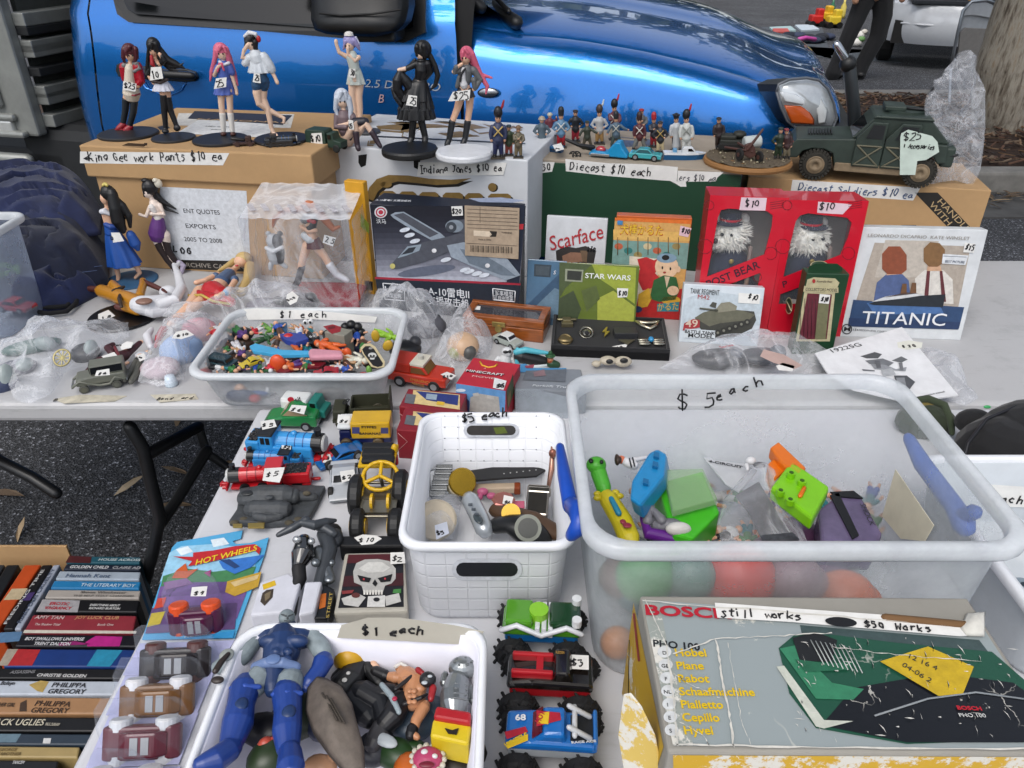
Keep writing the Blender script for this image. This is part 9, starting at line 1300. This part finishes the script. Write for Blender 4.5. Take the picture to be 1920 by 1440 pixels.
ar.obj('language_mark',t);tag_at(t,tf,[(1340,1130),(1480,1140),(1830,1165),(1845,1190),(1800,1193),(1480,1166),(1345,1158)],'Still works',((1352,1156),(1505,1162)),20,lay=8,wpx=3.4);hand('$50 Works',t,tf,(1622,1176),(1752,1184),17,3.2,lay=11);ar=Art(tf);ar.ell(1577,1166,30,9,'#111114',11,a=5);ar.obj('crossed_out_price',t)
text('12 16 4',t,tf,(1700,1232),(1790,1272),12,'#33342c',10);text('04-06 2',t,tf,(1690,1248),(1770,1296),12,'#33342c',10);text('BOSCH',t,tf,(1796,1330),(1842,1332),8,'#b01828',8,bold=.0006,fit=True);text('PHO 100',t,tf,(1800,1344),(1850,1345),8,'#c9c9c6',8,fit=True)
sl=Face(X@V((0,0,0)),X.to_3x3()@V((-1,0,0)));ar=Art(sl);ar.poly([(1188,1130),(1244,1400),(1222,1470),(1166,1300)],mat('#b8920f',.5,kind='worn',scale=9.,edge=.6),1);ar.poly([(1186,1150),(1190,1150),(1200,1240),(1196,1240)],'#8a1a1a',2);ar.line([(1180,1200),(1178,1300)],2,'#17171a',2);ar.obj('side_print',t);ar=Art(ff);ar.poly([(1262,1416),(1990,1420),(1980,1600),(1266,1600)],mat('#c39a12',.5,kind='worn',scale=14.,edge=.55),1);ar.obj('front_print',t);text('BOSCH',t,ff,(1290,1470),(1470,1474),34,'#a81428',3,bold=.002,fit=True)
mb=MB();p0=X@V((-.004,.02,.12));mb.prism([hit(x,y,p0,V((-.55,-.83,.1)))for x,y in((1168,1302),(1180,1300),(1200,1325),(1226,1380),(1240,1450),(1170,1450),(1158,1380))],(.002,.001,0),mat('#c9ad5a',.8,kind='worn',scale=16.,edge=.5),.001);mb.obj('torn_flap',t);mb=MB();mb.dome([tf.pt(q,9)for q in((1800,1178),(1812,1150),(1848,1146),(1846,1194),(1812,1192))],UP,.008,mat('#c6c4bc',.9,var=.2),nz=.01);mb.tube([tf.pt((1660,1158),8),tf.pt((1812,1172),8)],.004,CARDD);mb.obj('torn_corner',t)
# ------------------------------------------------------------ right edge: white tub, disc cases
wt2=tub('storage_tub','white tub with a handwritten each strip at the right edge','tub',.60,.95,.60,.93,.12,mat('#b9bfc4',.4,var=.05),RW,.02,.03,wall=.003);fo=Face(V((0,.903,T)),V((0,-1,.12)));tag_at(wt2,fo,[(1850,908),(1960,915),(1960,952),(1856,950)],'each',((1860,942),(1922,944)),18,wpx=3.4)
t,X,tf,ff,w_,D=pxbox('disc_case','blue disc case with grey shark like picture inside the right hand white tub','disc case',(1900,1170),(1990,1190),(1862,1080),.03,mat('#155a7a',.25),None);ar=Art(tf);ar.ell(1915,1095,24,12,'#7d8a94',1,a=10);ar.ell(1918,1095,6,4,'#1c2a34',2);ar.poly([(1882,1122),(1960,1116),(1964,1128),(1888,1134)],'#c9ccd4',1);ar.obj('printed_picture',t)
# ------------------------------------------------------------ carton of paperbacks on the ground
ZK=.30;BKG='paperbacks in the carton under the table';bc=thing('book_carton','open brown carton of paperback books on the ground under the table','carton',atz(120,1240,0));a=atz(-80,1050,ZK);mb=MB();x1=atz(272,1060,ZK).x;y1=a.y;y0=atz(0,1500,ZK).y
xb=atz(128,1043,ZK).x
for c,s in((((a.x+xb)/2,y1+.02,.16),(xb-a.x,.006,.33)),(((a.x+x1)/2,y0,.16),(x1-a.x,.006,.33)),((x1+.02,(y0+y1)/2,.06),(.006,y1-y0,.12)),((a.x-.1,(y0+y1)/2,.16),(.006,y1-y0,.33)),(((a.x+x1)/2,(y0+y1)/2,.02),(x1-a.x,y1-y0,.01))):mb.box(c,s,CARD,.001)
mb.obj('carton',bc);KF=Face((0,0,ZK),UP)
def book(label,pix,col,bits=(),txt=()):
 b=thing('book',label,'book',atz(*pix[0],.03),group=BKG);mb=MB();mb.prism([KF.pt(q,0)for q in pix],(0,0,-.2),mat(col,.4),.003);mb.obj('cover',b);ar=Art(KF)
 for q,c,l in bits:ar.poly(q,c,l)
 if bits:ar.obj('spine_print',b)
 for s,p,q,h,c in txt:text(s,b,KF,p,q,h,c,3,fit=True,bold=.0006)
def hb(y0,y1,xl,xr,sl=.55):return[(xl,y0),(xr,y0+2),(xr-(y1-y0)*.2,y1+1),(xl-(y1-y0)*sl,y1)]
book('teal and dark red paperback at the top of the carton',hb(1042,1055,130,264),'#1c4a58',[(hb(1042,1055,130,172),'#401418',1)],[('HOUSE ACROSS',(184,1051),(262,1052),6,'#a9b3b5')]);book('navy paperback with white GOLDEN CHILD lettering',hb(1057,1068,124,264),'#121a2a',(),[('GOLDEN CHILD',(130,1065),(202,1066),7,'#c3c5c8'),('CLAIRE AD',(210,1066),(262,1067),6.5,'#9a9ca0')]);book('pale grey paperback with script lettering',hb(1070,1086,112,264),'#8f9aa6',(),[('Hannah Kent',(122,1082),(205,1083),9,'#4a5a72')]);book('sky blue paperback with pale lettering',hb(1088,1103,102,264),'#1f6a9a',(),[('THE LITERARY BOY',(150,1099),(252,1101),8,'#a9bccb')]);book('beige grey paperback below the sky blue one',hb(1105,1121,92,264),'#948e88',(),[('Simon Winchester',(150,1112),(236,1113),5,'#5a5652'),('THE MAP THAT CHANGED',(136,1118),(250,1119),4,'#6a6662')])
book('thick paperback, grey left half with red lettering and black right half',hb(1123,1147,80,262),'#101013',[(hb(1124,1147,80,150),'#8f8d90',1)],[('EROTIC',(92,1134),(128,1135),7,'#a3182c'),('VAGRANCY',(82,1142),(132,1143),7,'#a3182c'),('EVERYTHING ABOUT',(168,1136),(224,1137),5,'#b9b9b9'),('RICHARD BURTON',(166,1142),(224,1143),5,'#b9b9b9')])
book('thick brick red paperback with white pages showing',hb(1152,1186,62,256),'#7d2a34',[(hb(1181,1187,46,256),'#b9b3a8',1)],[('AMY TAN',(64,1160),(118,1161),8,'#b9a3a0'),('JOY LUCK CLUB',(140,1160),(222,1161),7,'#b98a62'),('The Shadow Thief',(64,1172),(112,1173),5,'#b99a98'),('Book One',(182,1173),(212,1173),5,'#b99a98')])
book('black paperback with magenta flowers at its right end',hb(1189,1212,40,300),'#101018',[([(160,1204),(180,1192),(230,1194),(224,1212),(164,1212)],'#a01a72',1),([(110,1206),(140,1202),(170,1208),(110,1211)],'#7d1a5c',1),([(0,1186),(42,1184),(36,1202),(-6,1206)],'#4a6a8a',1)],[('BOY SWALLOWS UNIVERSE',(46,1200),(156,1201),7,'#c3c3c6'),('TRENT DALTON',(62,1209),(130,1210),7,'#c3c3c6')]);book('paperback striped red, blue and cyan',hb(1216,1250,24,290),'#14306a',[([(34,1217),(76,1218),(60,1248),(14,1248)],'#9a1f24',1),([(182,1218),(230,1219),(206,1250),(162,1249)],'#1f7a9a',1),([(14,1217),(34,1217),(14,1248),(-4,1248)],'#8f8578',1)])
book('black paperback with white CHRISTIE GOLDEN lettering',hb(1252,1272,-40,270),'#0e0e10',(),[('ASSASSINS',(18,1263),(64,1262),7,'#77777a'),('CHRISTIE GOLDEN',(68,1268),(160,1270),6.5,'#c3c3c3')]);book('white paperback with gold gown and PHILIPPA GREGORY lettering',hb(1275,1302,-40,260),'#a9b0ba',[([(54,1284),(76,1276),(92,1278),(80,1298),(70,1296)],'#a38a4c',1)],[('PHILIPPA',(96,1288),(160,1289),10,'#1c1c22'),('GREGORY',(88,1300),(158,1301),10,'#1c1c22'),('Boleyn',(0,1284),(26,1284),8,'#2a2a30')]);book('tan paperback with dark PHILIPPA GREGORY lettering',hb(1306,1338,-40,240),'#96714f',[([(38,1318),(50,1312),(50,1334),(36,1334)],'#3a2a1e',1)],[('PHILIPPA',(64,1323),(130,1325),11,'#33221a'),('GREGORY',(56,1336),(126,1337),11,'#33221a'),('OTHER GIRL',(-14,1324),(26,1325),8,'#3a2a1e')])
book('black paperback with cream UGLIES lettering',hb(1343,1371,-40,220),'#0d0d0f',(),[('BLACK UGLIES',(-30,1359),(80,1360),13,'#b9b3a0'),('PAUL DURHAM',(84,1360),(110,1361),6,'#a9a394')]);book('slate photo covered paperback near the bottom of the carton',hb(1374,1396,-40,180),'#28333f',[([(-20,1376),(40,1376),(30,1392),(-30,1392)],'#5a707d',1),([(82,1384),(96,1384),(94,1394),(80,1394)],'#c3c3c3',1)]);book('beige gold paperback near the bottom of the carton',hb(1398,1420,-40,150),'#9a8658',(),[('GEORGE',(-4,1408),(30,1408),6,'#6d5a34'),('CAROTHER',(-8,1416),(38,1416),6,'#6d5a34')]);book('black paperback in the bottom corner of the carton',hb(1424,1450,-40,110),'#141316',(),[('TANCEM',(22,1432),(44,1432),6,'#b9b9b9')])
def vb(x0,x1,dx=74):return[(x0,1059),(x1,1058),(x1-dx,1180),(x0-dx,1180)]
book('white upright paperback nearest the stacked books',vb(100,113),'#8f96a4',(),[('Roald Dahl CRUELTY',(38,1168),(104,1066),7,'#3a4458')]);book('black upright paperback with white lettering',vb(79,98),'#121216',[([(50,1112),(66,1110),(56,1126),(42,1126)],'#3a2a5c',1)],[('FEEDING TIME',(12,1170),(84,1068),6,'#a9a9a9')]);book('orange upright paperback with a cream middle band',vb(46,77,80),'#a8421a',[([(22,1104),(52,1103),(38,1124),(6,1125)],'#a9997c',1)]);book('dark upright paperback at the left of the carton',vb(12,36,70),'#15181c');book('grey upright paperback at the far left of the carton',vb(-24,9,70),'#2c3034')
# ------------------------------------------------------------ small metal toys on the carton tops
MG2='small metal toys on the cartons'
t,X,L,w=loco('toy_engine','black toy steam engine on the front edge of the archive carton',(560,272),(496,276),.30,'#1d2329','#26292c',h=.325,group=MG2)
p,yw,L=carp((478,272),(438,274),.325);t=thing('toy_wagon','rusty brown toy wagon with small cannon beside the black engine','toy wagon',p,(0,0,yw),MG2);X=W(t);RB=mat('#3a2520',.6,var=.3);mb=MB(X);mb.box((0,0,.007),(L,.022,.005),RB,.001);mb.box((-.012,0,.016),(.014,.016,.014),RB,.002);mb.obj('body',t);mb=MB(X);mb.tube([(.0,0,.014),(.026,0,.018)],.004,mat('#1c1a1a',.5));mb.obj('barrel',t)
for x in(-.3,.3):
 for y in(-.012,.012):mb=MB(X);mb.cyl((x*L,y-.002,.006),(x*L,y+.002,.006),.006,RB,n=12);mb.obj('wheel',t)
p,yw,L=carp((648,284),(584,278),.305);t=thing('toy_truck','dark green toy army lorry with a ten dollar tag before the seated doll','toy lorry',p,(0,0,yw),MG2);X=W(t)@M.Translation((-L/2,-.02,0));GT=mat('#24392e',.5,var=.15);mb=MB(X);mb.prism([V((x*L,0,z))for x,z in((.42,.012),(.42,.046),(.46,.052),(.96,.052),(1.,.046),(1.,.012))],(0,.042,0),GT,.002);cg=mb.obj('cargo_cover',t);mb=MB(X);mb.prism([V((x*L,.004,z))for x,z in((.02,.010),(.0,.026),(.20,.030),(.24,.046),(.40,.046),(.40,.010))],(0,.034,0),GT,.002);cb=mb.obj('cab',t);mb=MB(X);mb.box((.32*L,.003,.037),(.008,.003,.010),GLASS);mb.box((.32*L,.039,.037),(.008,.003,.010),GLASS);mb.obj('window',cb)
for x in(.14,.62,.82):
 for y in(.002,.040):mb=MB(X);mb.cyl((x*L,y-.003,.010),(x*L,y+.003,.010),.010,mat('#171a18',.7),n=16,bev=.002);mb.obj('wheel',t)
fs=Face(X@V((0,.0424,0)),X.to_3x3()@V((0,1,0)));tag_at(t,fs,[(584,250),(603,249),(605,272),(583,268)],'$10',((585,267),(603,266)),12)
def boat(label,bow,stern,wd,hull,deck,h,extra):
 p,yw,L=carp(bow,stern,.2715);t=thing('toy_boat',label,'toy boat',p,(0,0,yw),MG2);X=W(t)@M.Translation((-L/2,0,0));mb=MB(X);o=[(0,0),(.18,-.34),(.45,-.5),(1,-.46),(1,.46),(.45,.5),(.18,.34)]
 loft(mb,[[V(((.08+x*.92)*L,y*wd*.7,0))for x,y in o],[V((x*L,y*wd,h))for x,y in o]],mat(hull,.3),False,True,True);mb.obj('hull',t);mb=MB(X);loft(mb,[[V((x*L,y*wd*1.04,h+.0005))for x,y in o],[V((x*L,y*wd,h+.005))for x,y in o]],mat(deck,.35),False,True,True);mb.obj('deck',t);extra(X,L,t,h);return t
def ex1(X,L,t,h):
 mb=MB(X);mb.prism([V((x*L,-.010,h+z))for x,z in((.22,.004),(.34,.018),(.56,.018),(.58,.004))],(0,.02,0),mat('#c9ccce',.35),.002);mb.obj('cabin',t);mb=MB(X);[mb.prism([V((x*L,y,h+z))for x,z in((.30,.009),(.36,.0155),(.44,.0155),(.44,.009))],(0,.001,0),GLASS)for y in(-.0112,.0102)];mb.obj('window',t);mb=MB(X);mb.box((.74*L,0,h+.008),(.010,.016,.012),mat('#5a8fb4',.3),.002);mb.obj('seat',t)
boat('white and blue toy cabin boat at the right of the green carton front edge',(1322,299),(1243,298),.034,'#1a5a8c','#c9ccce',.014,ex1)
def ex2(X,L,t,h):mb=MB(X);mb.ell((.3*L,0,h+.008),(.006,.006,.005),mat('#a3222a',.3));mb.obj('pilot',t);tag_at(t,Face(X@V((0,0,h+.014)),UP),[(1036,272),(1052,268),(1058,280),(1042,284)],'$5',((1040,282),(1054,278)),8)
boat('dark blue toy speedboat with price tag at the left of the green carton',(1010,280),(1054,286),.026,'#1d4a72','#2a6490',.010,ex2)
p,yw,L=carp((1106,292),(1178,298),.2715);t=thing('toy_jet_car','bright blue toy jet car with tall fin and red cockpit','toy car',p,(0,0,yw),MG2);X=W(t)@M.Translation((-L/2,-.018,0));JB=mat('#1583b4',.3);mb=MB(X);mb.prism([V((x*L,0,z))for x,z in((0,.006),(.02,.014),(.25,.018),(.45,.016),(.55,.030),(.68,.044),(.80,.044),(.86,.03),(1.,.012),(1.,.005))],(0,.036,0),JB,.005);mb.obj('body',t);mb=MB(X);mb.ell((.28*L,.018,.018),(.014,.010,.010),mat('#a3242c',.1,**{'Coat Weight':.8}));mb.obj('cockpit',t);mb=MB(X);mb.box((.3*L,-.001,.009),(.05,.002,.006),CHR,.0008);mb.obj('trim',t)
pc,yw,L=carp((1240,302),(1180,297),.2715);car_toy('toy_car','turquoise saloon toy car between the jet car and the cabin boat',pc,yw,L,.034,.030,'#3a9aa0','sedan',group=MG2,glass='#2a5a60')
p=at(1085,292,.2715);t=thing('toy_cannon','black toy field cannon with spoked wheels behind the jet car','toy cannon',p,group=MG2);k=dep(p)/F;mb=MB();mb.tube([aty(1112,276,p.y),aty(1085,272,p.y),aty(1062,262,p.y)],[.006,.005,.004],mat('#17181a',.45));mb.obj('barrel',t);mb=MB();mb.tube([aty(1088,274,p.y),aty(1120,284,p.y+.02)],.004,mat('#262b1e',.6));mb.obj('trail',t)
for dx,dy in((0,-.012),(-.01,.02)):c=aty(1081,290,p.y+dy)+V((dx,0,-.002));mb=MB();mb.lathe([(.009,0),(.012,0),(.012,.003),(.009,.003),(.009,0)],mat('#1b1b1a',.6),c,(.25,-1,0),20);[mb.tube([c,c+V((.011*math.cos(a),-.0015,.011*math.sin(a)))],.0012,mat('#1b1b1a',.6),n=5)for a in(0,1.05,2.1,3.14,4.2,5.24)];mb.obj('wheel',t)
p=at(1040,276,.2715);mb=MB();
for k in range(5):a=R(-70+k*35);c=aty(1040,264,p.y);mb.tube([c+V((.026*math.cos(b_),.012*math.sin(a)*math.cos(b_),.014*math.sin(b_)))for b_ in[j*.524 for j in range(13)]],.0014,mat('#15161a',.5),n=5,round_=False)
solo(mb,'wire_cage','small black wire basket shape beside the dark blue speedboat','wire cage',MG2)
for q,s_,b in(([(100,748),(150,740),(238,742),(215,752),(120,756)],'B',((100,752),(112,751))),([(282,740),(366,738),(372,748),(300,754)],'Band Card',((294,750),(362,748)))):
 ts=thing('paper_strip','torn paper strip with pen scribble taped '+('below the pewter car'if s_=='B'else 'to the table edge near the toy tub'),'paper strip',at(*q[0]),group='paper strips on the table edge');mb=MB();mb.prism([at(*z,.0012)for z in q],(0,0,-.001),mat('#b3ad9c',.8,var=.3,scale=40));mb.obj('strip',ts);hand(s_,ts,tabf(.0012),b[0],b[1],9,1.4,lay=1)
finish_text()
